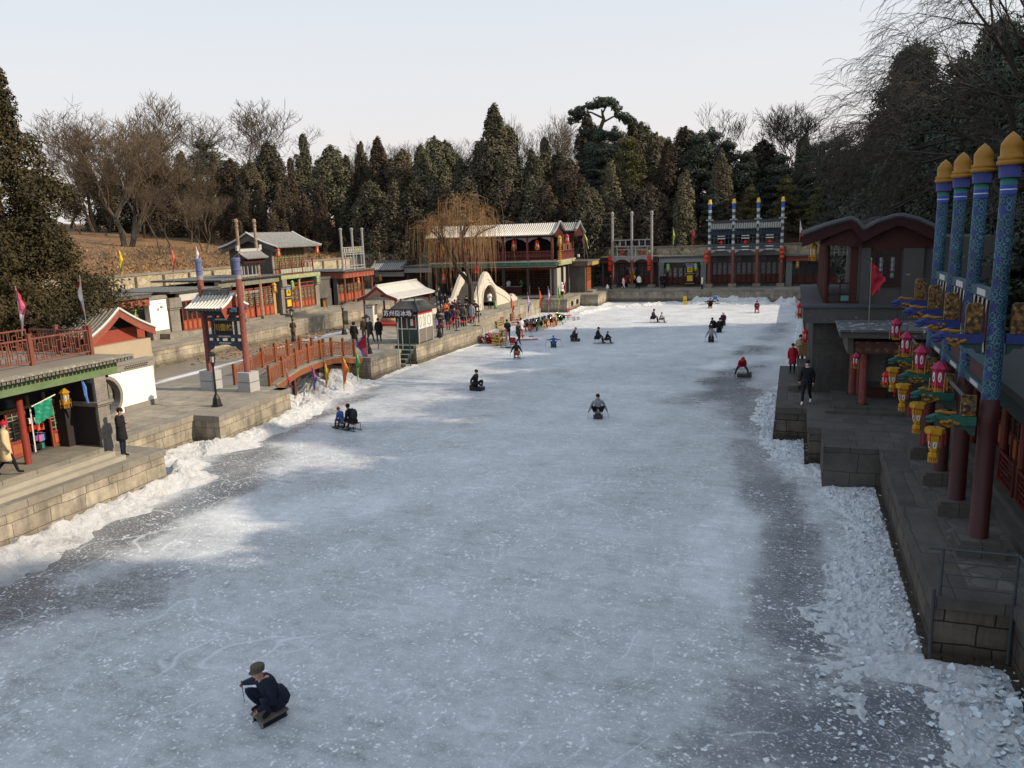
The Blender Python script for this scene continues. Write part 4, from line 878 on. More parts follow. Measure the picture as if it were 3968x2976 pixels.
m=MB();m.box(.32,.85,37.2,39.4,1.342,2.05);m.build('block',COPD,th);m=MB();m.box(-.05,.35,34.9,36.1,1.342,1.6).box(.4,.8,35.6,36.6,1.342,1.66);m.build('step',COPD,th)
# ---- gateway with four scroll painted columns
th=thing('gateway','large painted gateway with four towering blue scrollwork columns and golden bud caps','gateway',(3.9,22,1.34))
YC=[18.3,20.8,23.2,25.75]
for y in YC:
    m=MB();m.box(3.5,4.4,y-.42,y+.42,1.34,1.62).box(3.56,4.3,y-.36,y+.36,1.62,1.7);m.build('plinth',COPD,th)
    m=MB();m.lathe(3.95,y,[(.195,1.7),(.185,4.2),(.18,4.75)],14);m.build('column_foot',pm('deep_red_column',(.042,.010,.010),.5,.3,2,.1,wear=(.07,.03,.027)),th,smooth=True)
    m=MB();m.lathe(0,0,[(.172,0),(.158,2),(.145,4.15)],16);c_=m.build('painted_shaft',SCROLL,None,smooth=True);c_.parent=th;c_.location=Vector((3.95,y,4.75))-OFF[th.name]
    m=MB();m.lathe(3.95,y,[(.15,8.9),(.15,8.98)],14).mat(1).lathe(3.95,y,[(.151,8.98),(.151,9.0)],14).mat(0).lathe(3.95,y,[(.15,9.0),(.15,9.08)],14).mat(2).lathe(3.95,y,[(.151,9.08),(.151,9.22)],14);m.build('striped_band',[pm('band_blue',(.04,.06,.30),.5,.1,4),pm('band_white',(.5,.6,.5),.5,.1,4),pm('band_teal',(.04,.17,.14),.5,.1,4)],th,smooth=True)
    m=MB();m.lathe(3.95,y,[(.195,9.22),(.205,9.46)],14);m.build('blue_collar',pm('collar_blue',(.045,.055,.19),.6,.25,4,wear=(.12,.09,.1)),th,smooth=True)
    m=MB();m.lathe(3.95,y,[(.22,9.46),(.25,9.48),(.25,9.53),(.215,9.55),(.235,9.57),(.235,9.62),(.195,9.64),(.203,9.80),(.195,9.87),(.12,9.99),(.0,10.1)],16);m.build('bud_cap',GOLD,th,smooth=True)
for a,b in zip(YC,YC[1:]):
    for z0,z1,wf in ((6.75,6.97,1),(5.35,5.55,0),(4.75,4.92,1)):
        m=MB(tfR(3.95));m.box(a+.16,b-.16,-.07,.07,z0,z1)
        if wf:m.mat(1).box((a+b)/2-.4,(a+b)/2+.4,.069,.085,z0+.04,z1-.04)
        m.build('beam',[pm('teal_beam',(.04,.09,.12),.6,.4,4,wear=(.3,.36,.36)),pm('white_beam_field',(.5,.5,.48),.6,.1,4)],th)
m=MB(tfR(3.95))
for a,b in zip(YC,YC[1:]):
    n=6
    for i in range(1,n):
        x=a+(b-a)*i/n;m.mat(0).box(x-.03,x+.03,-.03,.03,5.55,6.75)
        m.mat(1).add([(x-.1,.04,6.75),(x+.1,.04,6.75),(x,.05,6.42)],[(0,1,2)]).add([(x-.1,.04,5.6),(x+.1,.04,5.6),(x,.05,5.95)],[(0,1,2)])
    m.mat(2).box(a+.3,b-.3,-.04,.0,4.93,5.35)
m.build('fretwork',[pm('mauve_fret',(.08,.035,.037),.7,.3,4),pm('pale_fret',(.4,.42,.38),.7,.2,5),pm('mauve_board',(.07,.035,.035),.7,.25,3)],th)
m=MB();m.tube([(3.6,18.0,4.62),(3.6,27.4,4.72)],.05,4);m.build('light_strut',STEEL,th)
for y in YC:
    # upper and lower dragon arms with carved panels
    for z,cb,cm_,xe in ((6.0,pm('dragon_blue',(.025,.04,.17),.5,.3,6,wear=(.07,.17,.22)),0,1.0),(4.25,pm('dragon_green',(.018,.10,.075),.5,.3,6,wear=(.05,.19,.15)),0,1.0)):
        m=MB();x1=3.72;m.box(3.25,x1,y-.08,y+.08,z-.09,z+.1)
        if z>5:
            m2=MB();m2.box(4.13,4.55,y-.08,y+.08,z-.09,z+.1);m2.build('rear_arm',cb,th);m2=MB();m2.prism([(4.15,z-.1),(4.5,z-.1),(4.4,z-.2),(4.28,z-.2),(4.22,z-.3),(4.15,z-.32)],'y',y-.03,y+.03);m2.build('scroll_bracket',pm('bracket_green_black',(.025,.06,.05),.6,.6,9),th)
        rn=random.Random(int(y*10+z))
        m.mat(0).tube([(3.25,y,z),(3.1,y,z+.02),(2.98,y,z+.08),(2.9,y,z+.05),(2.78,y,z+.03)],[.09,.085,.08,.07,.03],7)
        m.tube([(2.97,y,z+.0),(2.88,y,z-.05),(2.79,y,z-.05)],[.05,.04,.02],6)
        m.tube([(3.0,y,z+.14),(3.08,y,z+.22),(3.2,y,z+.21)],[.03,.025,.01],5);m.ball((2.93,y-.07,z+.09),.025,6,4)
        m.mat(1).tube([(2.95,y,z+.16),(3.05,y,z+.18),(3.2,y,z+.15),(3.35,y,z+.16)],[.025,.04,.04,.02],6)
        for k in range(7):m.ball((3.08+k*.05,y-.07+rn.uniform(-.02,.02),z-.02+rn.uniform(-.08,.05)),(.05,.04,.035),6,4)
        m.tube([(3.1,y,z-.08),(3.22,y,z-.14),(3.4,y,z-.1)],[.03,.04,.02],6)
        m.build('dragon_arm',[cb,GOLD],th)
        m=MB();m.prism([(3.72,z-.1),(3.3,z-.1),(3.36,z-.16),(3.46,z-.2),(3.55,z-.2),(3.62,z-.3),(3.72,z-.32)],'y',y-.03,y+.03)
        m.build('scroll_bracket',pm('bracket_green_black',(.025,.06,.05),.6,.6,9),th)
    for x0,x1 in ((3.38,3.68),(4.2,4.5)):
        m=MB();m.prism([(x0,6.11),(x1,6.11),(x1,6.68),(x1-.05,6.74),(x0+.05,6.74),(x0,6.68)],'y',y-.05,y+.05);m.build('carved_panel',GOLDP,th)
    m=MB();m.prism([(3.42,4.36),(3.7,4.36),(3.7,4.8),(3.42,4.8)],'y',y-.05,y+.05);m.build('carved_panel',GOLDP,th)
# building behind it
th=thing('quayside_shop','dark shop with slanting rows of red columns and lattice doors behind the blue columns','shop',(5.5,21,1.34))
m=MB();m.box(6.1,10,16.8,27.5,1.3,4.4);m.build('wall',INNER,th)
m=MB();m.box(4.75,10.2,16.9,27.8,4.42,4.6);m.build('roof',pm('dark_felt',(.065,.07,.07),.9,.25,1.5,wear=(.13,.14,.14),wearth=.66),th)
m=MB();m.box(4.95,5.2,16.95,27.6,3.85,4.42).box(4.95,10,16.95,17.15,3.85,4.42);m.build('lintel',pm('slate_lintel',(.028,.042,.042),.85,.25,2),th)
m=MB();m.box(4.75,10,16.4,27.6,1.34,1.55).box(5.0,10,16.6,27.5,1.55,1.72);m.build('step',COPD,th)
for y in (17.3,19.1,20.9,22.7,24.5,26.3):
    m=MB();m.lathe(5.3,y,[(.11,1.72),(.1,3.86)],10);m.build('column',pm('warm_red_column',(.13,.03,.018),.5,.25,3),th)
    m=MB();m.box(5.36,5.46,y+.1,y+.22,1.72,2.6);m.build('green_post',pm('dark_green_post',(.02,.10,.07),.6,.2,4),th)
doors(th,tfR(5.95),17.2,27.2,18,1.75,3.8,fm=pm('brick_orange_door',(.10,.024,.014),.6,.2,3),lm=LATD,kick=.38,nv=3,nh=8)
m=MB();m.box(5.3,5.95,17.18,17.26,1.72,3.85);m.mat(1);latt(m,0,0,0,0,0) if 0 else None;m.build('end_panel',pm('dark_end_panel',(.05,.06,.05),.7,.2,3),th)
m=MB(tfR(5.22));
for a in (17.45,19.3,21.1):
    m.box(a,a+.07,0,.05,1.72,2.55).box(a+1.4,a+1.47,0,.05,1.72,2.55).box(a+.07,a+1.4,0,.048,2.48,2.55).box(a+.07,a+1.4,0,.048,1.75,1.82)
    latt(m,a+.07,a+1.4,1.82,2.48,.01,6,5,.03)
m.build('low_rail',pm('rail_red',(.10,.018,.013),.6,.2,3),th)
# steel railing
th=thing('steel_railing','grey blue steel railing of four bars on the near right quay corner','railing',(3,15.8,1.35))
for x,y in ((2.86,15.82),(4.1,15.82),(4.14,13.6)):
    m=MB();m.cyl((x,y,1.0 if 0 else 1.3),(x,y,2.32),.028,n=7);m.build('post',STEEL,th)
m=MB();m.cyl((2.62,15.82,2.3),(4.14,15.82,2.3),.024,n=7);m.cyl((4.12,15.82,2.3),(4.16,10,2.3),.024,n=7)
for z in (1.55,1.8,2.05):m.cyl((2.86,15.82,z),(4.12,15.82,z),.014,n=6);m.cyl((4.12,15.82,z),(4.16,10,z),.014,n=6)
m.build('rails',STEEL,th)
tag(MB().cyl((2.74,15.7,-.1),(2.74,15.76,1.5),.035,n=7).build('drain_pipe',STEEL),'thin vertical pipe against the near corner of the right quay','pipe')
tag(MB().cyl((4.06,15.72,-.1),(4.06,15.74,1.5),.03,n=7).build('drain_pipe',STEEL),'thin vertical pipe in the inner corner below the steel railing','pipe')
# ---------------------------------------------------------------- near left shop
th=thing('corner_shop','near left souvenir shop with green painted beam, red doors and a terrace roof','shop',(-23,17.5,1.34))
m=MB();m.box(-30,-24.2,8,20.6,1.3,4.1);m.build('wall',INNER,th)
m=MB();m.box(-23.1,-21.9,19.35,19.82,1.34,3.15).box(-23.2,-21.84,19.3,19.87,3.15,3.22).box(-23.25,-21.78,19.25,19.92,3.22,3.32).box(-23.1,-21.9,19.35,19.82,3.32,4.14);m.build('end_pier',LIGHTBRICK,th)
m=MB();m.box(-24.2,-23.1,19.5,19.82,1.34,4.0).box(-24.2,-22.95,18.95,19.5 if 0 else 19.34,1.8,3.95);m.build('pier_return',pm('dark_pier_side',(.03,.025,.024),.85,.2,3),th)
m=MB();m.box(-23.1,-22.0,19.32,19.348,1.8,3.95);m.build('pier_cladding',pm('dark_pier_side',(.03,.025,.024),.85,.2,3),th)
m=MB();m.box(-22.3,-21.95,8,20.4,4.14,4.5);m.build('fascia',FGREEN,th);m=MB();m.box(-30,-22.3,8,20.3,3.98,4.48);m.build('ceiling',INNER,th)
m=MB();m.box(-30,-21.72,8,20.8,4.60,4.70).mat(1).box(-30,-21.85,8,20.7,4.5,4.60);m.build('roof_terrace',[pm('terrace_roof',(.20,.17,.13),.9,.3,.9,wear=(.3,.27,.22)),TILEG],th)
m=MB();m.box(-21.95,-21.62,8,20.85,4.66,4.73);m.build('coping',pm('lichen_coping',(.22,.20,.15),.9,.4,3,wear=(.45,.42,.35),wearth=.55),th)
n=86;m=MB()
for i in range(n):
    y=8+(i+.5)*12.9/n;m.box(-21.72,-21.64,y-.055,y+.055,4.55,4.64)
m.build('drip_tiles',pm('lichen_tile',(.12,.11,.095),.9,.5,9,wear=(.5,.48,.42),wearth=.55),th)
# railing on the roof terrace
def fret(m,tf0,a0,a1,z0,z1):
    W=a1-a0;H=z1-z0;rn=random.Random(int(a0*31))
    k=max(3,int(W/.34));s=W/k
    for i in range(k):
        x=a0+i*s;q=[(0,.33,1,.33),(.0,.66,.6,.66),(.6,.33,.6,1),(.3,0,.3,.33),(.8,.0,.8,.33),(.25,.66,.25,1)] if i%2 else [(0,.5,.5,.5),(.5,.2,.5,.8),(.5,.2,1,.2),(.5,.8,1,.8),(.2,.5,.2,1),(.8,.2,.8,0),(.25,0,.25,.5)]
        for p0,r0,p1,r1 in q:
            if p0==p1:m.box(x+s*p0-.010,x+s*p0+.010,-.014,.014,z0+H*r0,z0+H*r1)
            else:m.box(x+s*p0,x+s*p1,-.0135,.0135,z0+H*r0-.010,z0+H*r0+.010)
        m.box(x-.012,x+.012,-.013,.013,z0,z1)
RLD='rooftop lattice railings above the near left shop'
for lab,pt,P0,P1 in (('front lattice railing of red timber along the near shop roof edge','x',(-23.3,9.0),(-23.3,20.65)),('rear lattice railing of red timber across the near shop roof','x',(-26.2,9.0),(-26.2,20.6)),('short end railing of red timber joining the two roof railings','y',(-26.2,20.6),(-23.4,20.6))):
    th=thing('lattice_railing',lab,'railing',(*P0,4.70),group=RLD)
    if pt=='x':tf=tfL(P0[0]);a0,a1=P0[1],P1[1]
    else:tf=tfF(P0[1]);a0,a1=P0[0],P1[0]
    k=max(2,round((a1-a0)/2.35));s=(a1-a0)/k
    for i in range(k+1):
        m=MB(tf);a=a0+i*s;m.box(a-.06,a+.06,-.06,.06,4.70,5.70).box(a-.07,a+.07,-.07,.07,5.70,5.74);m.build('post',RAILR,th)
    for i in range(k):
        m=MB(tf);p,q=a0+i*s+.08,a0+(i+1)*s-.08;m.box(p,q,-.03,.03,5.54,5.59).box(p,q,-.028,.028,4.80,4.85).box(p,p+.03,-.028,.028,4.85,5.54).box(q-.03,q,-.028,.028,4.85,5.54)
        fret(m,tf,p+.03,q-.03,4.85,5.54);m.build('panel',RAILR,th)
th=bpy.data.objects['corner_shop.001'] if 'corner_shop.001' in bpy.data.objects else None
SHOP=[o for o in bpy.data.objects if o.get('label','').startswith('near left souvenir')][0];th=SHOP;tf=tfL(-23.4)
doors(th,tf,17.12,17.85,1,1.85,3.35,trans=0,nv=3,nh=8,lm=LATG);doors(th,tf,18.65,19.25,1,1.85,3.35,nv=3,nh=8,lm=LATG);doors(th,tf,15.6,16.4,1,1.85,3.35,nv=3,nh=8,lm=LATG);doors(th,tf,13.6,15.4,2,1.85,3.35,nv=3,nh=8,lm=LATG)
m=MB(tf);m.box(12,19.3,-.02,.06,3.35,3.45).box(12,19.3,-.03,.05,3.78,3.86)
for a in (13.5,15.5,16.95,18,18.6,19.25):m.box(a-.04,a+.04,-.02,.055,3.45,3.78)
m.mat(1).box(12,19.3,-.04,-.02,3.45,3.8);m.build('transom',[pm('tan_transom',(.24,.17,.09),.7,.2,3),GLASSD],th)
m=MB(tf);m.cyl((18.02,.03,1.85),(18.05,.03,3.35),.025,n=5);m.build('white_strip',PLASTER,th)
m=MB();m.lathe(-22.5,17.05,[(.10,1.8),(.095,4.14)],12);m.build('column',pm('gloss_red_column',(.22,.035,.022),.5,.2,3),th,smooth=True)
m=MB();m.lathe(-22.5,12.6,[(.12,1.8),(.11,3.9)],12);m.build('column',pm('gloss_red_column',(.22,.035,.022),.5,.2,3),th,smooth=True)
m=MB();m.box(-24.3,-21.65,8,19.15,1.3,1.8);m.mat(1).box(-24.3,-23.35,8,19.2,1.8,1.86);m.build('upper_step',[COPING,TILEG],th)
m=MB();m.box(-21.65,-21.35,8,19.3,1.3,1.65).box(-21.35,-21.05,8,19.45,1.3,1.5);m.build('step',pm('worn_step',(.34,.31,.25),.85,.3,1.5,.2,wear=(.45,.43,.38)),th)
# goods inside
R_=thing('display_rack','black tiered stand of souvenirs, beads and bags in the near shop doorway','display stand',(-23.7,18.25,1.86))
m=MB();m.lathe(-23.7,18.25,[(.2,1.86),(.03,1.9),(.02,3.1)],8);m.build('stand',BLACK,R_)
for z,r,cs in ((2.95,.22,('white','charcoal')),(2.7,.3,('orange','crimson')),(2.35,.3,('pink','ltblue','black','purple')),(2.05,.25,('black','teal','charcoal'))):
    m=MB();rn=random.Random(int(z*10))
    for k in range(16):
        t=k*2*pi/16;x,y=-23.7+r*math.cos(t),18.25+r*math.sin(t);m.mat(k%len(cs)).box(x-.05,x+.05,y-.05,y+.05,z-rn.uniform(.1,.2),z+.02)
    m.build('hanging_goods',[C_(c) for c in cs],R_)
# merchandise of the far door
m=MB(tf)
for k in range(10):m.mat(k%3).box(16.45+.04*k,16.52+.04*k,-.5,-.3,1.95+.12*(k%4),2.3+.2*(k%3))
m.build('goods',[C_('orange'),C_('white'),C_('black')],th)
# moon gate wall
th=thing('moon_gate_wall','white plastered wall with a round moon gate and grey brick trim beside the near shop','wall',(-27,24.5,1.34))
a_=Vector((-22.1,19.9));b_=Vector((-26.95,26.75));dd=(b_-a_).normalized();nn_=Vector((dd.y,-dd.x));LN=(b_-a_).length
TM=lambda a,d,z:(a_.x+dd.x*a+nn_.x*d,a_.y+dd.y*a+nn_.y*d,z)
TM=lambda a,d,z:(-27.0+d,22+a,z)
LN=5.05;cx,cz,rad=2.25,2.2,.93
m=MB(TM);NS=28
# plaster with round hole: ring fan to a rectangle
def rect_pt(t,x0,x1,z0,z1):
    c,s=math.cos(t),math.sin(t);k=1e9
    if c>0:k=min(k,(x1-cx)/c)
    if c<0:k=min(k,(x0-cx)/c)
    if s>0:k=min(k,(z1-cz)/s)
    if s<0:k=min(k,(z0-cz)/s)
    return (cx+c*k,cz+s*k)
for d in (0,-.35):
    vs=[];fs=[]
    for k in range(NS):
        t=2*pi*k/NS+.05;vs.append((cx+rad*math.cos(t),d,cz+rad*math.sin(t)));q=rect_pt(t,0,3.25,1.2,3.16);vs.append((q[0],d,q[1]))
    m.add(vs,[(2*k,2*k+1,(2*k+3)%(2*NS),(2*k+2)%(2*NS)) for k in range(NS)])
m.box(3.25,LN,-.35,0,1.58,3.16);m.build('plaster',pm('bright_plaster',(.85,.82,.78),.8,.04,1),th)
m=MB(TM);
vs=[];fs=[]
for k in range(NS+1):
    t=2*pi*k/NS
    for r,d in ((rad,.05),(rad-.14,.05),(rad-.14,-.4),(rad,-.4)):vs.append((cx+r*math.cos(t),d,cz+r*math.sin(t)))
for k in range(NS):
    for j in range(4):fs.append((4*k+j,4*k+(j+1)%4,4*k+4+(j+1)%4,4*k+4+j))
m.add(vs,fs);m.build('gate_ring',pm('ring_brick',(.22,.20,.18),.85,.15,3),th)
m=MB(TM);m.box(3.2,LN+.02,-.4,.05,1.3,1.6).box(0,LN+.05,-.42,.06,3.14,3.42).box(0,LN+.08,-.46,.1,3.42,3.5);m.box(.1,LN+.2,.05,.5,1.3,1.37);m.build('brick_trim',pm('trim_brick',(.24,.22,.19),.85,.2,3),th)
m=MB(TM)
for k in range(10):
    for j in range(2):m.box(3.4+k*.13+(j*.06),3.48+k*.13+(j*.06),.061,.07,3.2+j*.08,3.25+j*.08)
m.build('vent_tiles',INNER,th)
m=MB(TM)
for k in range(7):m.cyl((cx-.75+k*.25,-.3,1.3),(cx-.75+k*.25,-.3,3.1),.018,n=5)
m.build('iron_bars',BLACK,th)
m=MB(TM);m.box(.2,3.1,-1.6,-1.5,1.3,3.1);m.build('courtyard_screen',pm('court',(.10,.09,.07),.9,.2,2),th)
# red gable building across the inner canal
th=thing('gable_cottage','cottage with pale tiled roof and carved red gable facing the inner canal','cottage',(-40.2,37.8,0))
m=MB();m.box(-50,-40.05,35.6,40.2,-.3,2.35);m.build('lower_wall',LIGHTBRICK if 0 else pm('tan_render',(.40,.33,.23),.85,.15,1.2,wear=(.3,.25,.18)),th)
m=MB();m.box(-49,-40.5,36.0,39.6,2.35,3.2);m.build('upper_wall',RED,th)
m=MB(tfR2);P=[(0,0)]
tfG=lambda a,d,z:(a,d,z)
pl=curve(35.3,3.0,37.6,4.5,5,.1);pr_=curve(40.4,3.0,37.6,4.5,5,.1)
m=MB();
def tiled_x(m,x0,x1,prof,sp=.3,r=.08):
    mm=MB(lambda a,d,z:(a,d,z));tiled(mm,x0,x1,prof,sp,r);n=len(m.v);m.v+=mm.v;m.f+=[tuple(i+n for i in f) for f in mm.f];m.m+=[m.c]*len(mm.f)
tiled_x(m,-49,-39.7,pl);tiled_x(m,-49,-39.7,pr_);m.build('roof',TILEW,th)
m=MB();n=len(pl)
for P in (pl,pr_):
    vs=[(-39.72,d,z-.02) for d,z in P]+[(-39.72,d,z-.48) for d,z in P];m.add(vs,[(i,i+1,n+i+1,n+i) for i in range(n-1)]);m.add([(-39.8,y,z) for x,y,z in vs],[(i,i+1,n+i+1,n+i) for i in range(n-1)])
m.build('bargeboard',fascia('carved_barge',(.30,.075,.045),(.12,.03,.02),9),th)
m=MB();
for P in (pl,pr_):m.tube([(-39.7,d,z+.08) for d,z in P],.09,5)
m.build('verge',pm('white_verge',(.58,.57,.55),.8,.15,3),th)
m=MB();m.add([(-40.45,36.0,3.2),(-40.45,39.6,3.2),(-40.45,37.7,4.3)],[(0,1,2)]);m.build('gable_wall',INNER,th)
# ---------------------------------------------------------------- near gateway with plaque
th=thing('gateway','gateway with black plaque, small tiled roof and two red columns capped in blue','gateway',(-25.7,30.4,1.34))
MARB=pm('veined_marble',(.38,.38,.37),.6,.18,1.2,wear=(.25,.25,.25))
for x in (-24.58,-26.8):
    m=MB();m.box(x-.36,x+.36,30.04,30.76,1.34,1.79).mat(1).box(x-.34,x+.34,30.06,30.74,1.79,1.82).mat(0).box(x-.36,x+.36,30.04,30.76,1.82,2.28);m.build('stone_block',[MARB,BLACK],th)
    m=MB();m.lathe(x,30.4,[(.15,2.28),(.145,5),(.14,6.75)],14);m.build('column',REDW,th,smooth=True)
    m=MB();m.lathe(x,30.4,[(.15,6.7),(.15,6.9)],14);m.build('pale_band',GREYW,th)
    m=MB();m.lathe(x,30.4,[(.152,6.9),(.152,7.1),(.175,7.11),(.175,7.16),(.152,7.17),(.152,7.5),(.175,7.52),(.175,7.66),(.13,7.7)],14);m.build('blue_cap',BLUEC,th,smooth=False)
tf=tfF(30.4)
m=MB(tf)
for z,h in ((3.58,.17),(3.9,.17),(4.72,.17),(4.98,.2)):m.box(-26.64,-24.74,-.08,.08,z,z+h)
for x in (-26.35,-25.0):m.box(x-.05,x+.05,-.06,.06,4.07,4.72)
for x in (-26.3,-25.95,-25.45,-25.05):m.box(x-.06,x+.06,-.06,.06,3.75,3.9)
for x in (-26.2,-25.75,-25.1):m.box(x-.09,x+.09,-.06,.06,4.89,4.98)
m.build('beam',BLUEB,th)
m=MB(tf);m.box(-26.2,-25.2,-.02,.05,4.06,4.74);m.build('plaque',pm('black_plaque',(.012,.012,.012),.5,.2,3),th)
txt('川壶林',.36,pm('gilt_letters',(.42,.28,.06),.45,.1,5),th,(-25.7,30.34,4.4),RF,bold=.008,ext=.006)
m=MB(tf);m.box(-26.0,-25.3,.081,.09,3.63,3.7).box(-26.0,-25.3,.081,.09,3.95,4.02).box(-26.1,-25.4,.081,.09,4.77,4.84);m.build('white_scroll',pm('scroll_white',(.35,.38,.36),.7,.2,5),th)
m=MB(tf)
for s,x in ((1,-26.64),(-1,-24.74)):m.add([(x,0,3.58),(x+s*.75,0,3.58),(x+s*.5,0,3.5),(x+s*.32,0,3.5),(x+s*.22,0,3.36),(x,0,3.28)],[(0,1,2,3,4,5)]);m.add([(x,.06,3.58),(x+s*.75,.06,3.58),(x+s*.5,.06,3.5),(x+s*.32,.06,3.5),(x+s*.22,.06,3.36),(x,.06,3.28)],[(0,1,2,3,4,5)])
m.build('corner_bracket',BLUEB,th)
m=MB(tf);m.box(-26.7,-24.7,-.35,.35,5.18,5.3).box(-26.7,-24.7,-.55,.55,5.3,5.4)
for i in range(8):
    x=-26.6+i*.26;m.box(x-.04,x+.04,-.6,.6,5.2,5.32)
m.build('bracket_set',BLUEB,th)
pr=curve(.95,5.38,0,5.98,4,.08)
m=MB(tf);tiled(m,-27.05,-24.95,pr,.2,.055);m.build('roof',TILEW,th);m=MB(tf);tiled(m,-27.05,-24.95,curve(-.95,5.38,0,5.98,4,.08),.2,.055);m.build('roof',TILEW,th)
m=MB(tf)
for i in range(11):
    x=-27.0+i*.205;m.add([(x-.09,.99,5.42),(x+.09,.99,5.42),(x+.06,.99,5.3),(x,.99,5.25),(x-.06,.99,5.3)],[(0,1,2,3,4)])
m.build('drip_tiles',TILEG,th)
m=MB(tf);m.box(-26.75,-25.2,-.08,.08,5.98,6.2).box(-26.8,-25.1,-.1,.1,6.2,6.25);m.tube([(-26.75,0,6.2),(-26.9,0,6.28),(-27.02,0,6.42)],[.07,.06,.03],5);m.tube([(-25.2,0,6.2),(-25.05,0,6.28),(-24.95,0,6.42)],[.07,.06,.03],5);m.build('ridge',TILE,th)
m=MB();m.add([(-24.93,29.42,5.34),(-24.93,30.4,5.98),(-24.93,31.38,5.34),(-24.93,31.2,5.0),(-24.93,30.8,5.1),(-24.93,30.4,5.45),(-24.93,30.0,5.1),(-24.93,29.7,4.85)],[(0,1,5,6,7),(1,2,3,4,5)])
m.build('bargeboard',RED,th)
m=MB();m.tube([(-24.93,30.4-d,z+.06) for d,z in pr],.06,5);m.tube([(-24.93,30.4+d,z+.06) for d,z in pr],.06,5);m.build('verge',PLASTER,th)
# ---------------------------------------------------------------- red lattice bridge
def dz(y):
    P=[(31.0,1.30),(31.6,1.33),(32.76,1.6),(33.9,1.84),(35.0,1.93),(36.2,1.95),(37.3,1.93),(38.5,1.74),(39.7,1.5),(40.5,1.36)]
    for (a,p),(b,q) in zip(P,P[1:]):
        if a<=y<=b:return p+(q-p)*(y-a)/(b-a)
    return 1.35
th=thing('footbridge','humped brown red timber footbridge with lattice railings in front of the gateway','bridge',(-25.35,36,0))
ys=[31.1+i*.47 for i in range(21)]
m=MB()
for a,b in zip(ys,ys[1:]):
    m.add([(-26.55,a,dz(a)),(-24.1,a,dz(a)),(-24.1,b,dz(b)),(-26.55,b,dz(b)),(-26.55,a,dz(a)-.1),(-24.1,a,dz(a)-.1),(-24.1,b,dz(b)-.1),(-26.55,b,dz(b)-.1)],[(0,1,2,3),(4,5,6,7),(1,2,6,5),(0,3,7,4)])
m.build('deck',COPING,th)
for x in (-24.16,-26.5):
    m=MB()
    for a,b in zip(ys,ys[1:]):
        za,zb=dz(a)-.1,dz(b)-.1;m.add([(x-.06,a,za),(x+.06,a,za),(x+.06,b,zb),(x-.06,b,zb),(x-.06,a,za-.3),(x+.06,a,za-.3),(x+.06,b,zb-.3),(x-.06,b,zb-.3)],[(0,1,5,4),(1,2,6,5),(4,5,6,7),(0,3,7,4)])
    m.build('girder',ORANGE,th)
for y in (33.6,36.6,38.9):
    m=MB()
    for x in (-24.3,-26.4):m.box(x-.09,x+.09,y-.09,y+.09,-.3,dz(y)-.4)
    m.box(-26.4,-24.3,y-.06,y+.06,dz(y)-.55,dz(y)-.4)
    m.tube([(-24.3,y+.1,.9),(-24.3,y+.7,dz(y+.7)-.4)],.05,4);m.tube([(-24.3,y-.1,.9),(-24.3,y-.7,dz(y-.7)-.4)],.05,4)
    m.build('pile',pm('dark_pile',(.09,.035,.025),.8,.3,4),th)
yp=[31.64,32.76,33.92,35.05,36.2,37.33,38.52,39.7]
for x in (-24.3,-26.4):
    for y in yp:
        z=dz(y);m=MB();m.box(x-.065,x+.065,y-.065,y+.065,z,z+1.02).box(x-.05,x+.05,y-.05,y+.05,z+1.02,z+1.06);m.build('post',ORANGE,th)
    for a,b in zip(yp,yp[1:]):
        m=MB();za,zb=dz(a),dz(b);A,B=a+.065,b-.065;L_=B-A
        def P_(u,v):return (A+L_*u,(za+(zb-za)*u)+.12+.68*v)
        def bb(u0,v0,u1,v1,w):
            p0=P_(u0,v0);p1=P_(u1,v1)
            if abs(u1-u0)<1e-6:m.box(x-.014,x+.014,p0[0]-w,p0[0]+w,p0[1],p1[1])
            else:m.add([(x-.016,p0[0],p0[1]-w),(x+.016,p0[0],p0[1]-w),(x+.016,p1[0],p1[1]-w),(x-.016,p1[0],p1[1]-w),(x-.016,p0[0],p0[1]+w),(x+.016,p0[0],p0[1]+w),(x+.016,p1[0],p1[1]+w),(x-.016,p1[0],p1[1]+w)],[(0,3,2,1),(4,5,6,7),(0,1,5,4),(1,2,6,5),(2,3,7,6),(3,0,4,7)])
        bb(0,1,1,1,.045);bb(0,0,1,0,.035);bb(0,0,0,1,.03);bb(1,0,1,1,.03)
        for v in (.14,.28,.42,.56,.70,.84):bb(0,v,1,v,.017)
        for i,u in enumerate((.12,.25,.37,.5,.63,.75,.88)):
            bb(u,0.0 if i%2 else .14,u,1.0 if i%2==0 else .84,.017)
        m.build('lattice_panel',ORANGE,th)
# ---------------------------------------------------------------- white stone arch bridge
ARS=pm('pale_dressed_stone',(.58,.53,.45),.85,.1,1.0,.15,wear=(.38,.35,.30),wearth=.66)
th=thing('arch_bridge','steep white stone arch bridge with curved parapets and a pointed archway','bridge',(-28.7,70,1.34))
pro=[(64.9,1.75),(65.6,2.15),(66.4,2.55),(67.2,3.3),(68.0,4.05),(68.7,4.6),(69.3,4.82),(69.9,4.6),(70.6,4.05),(71.2,3.6),(71.8,3.3),(73,2.95),(74,2.65),(74.9,2.3),(75.6,2.0),(76.4,1.8)]
def pz(y):
    for (a,p),(b,q) in zip(pro,pro[1:]):
        if a<=y<=b:return p+(q-p)*(y-a)/(b-a)
    return 1.7
def flo(y):return max(1.36,min(pz(y)-.75,3.9)) if y>66 else 1.36
ach=[(67.9,1.35),(67.9,2.2),(68.15,2.8),(68.6,3.25),(69.2,3.52),(69.75,3.6),(70.3,3.5),(70.9,3.2),(71.35,2.75),(71.6,2.2),(71.6,1.35)]
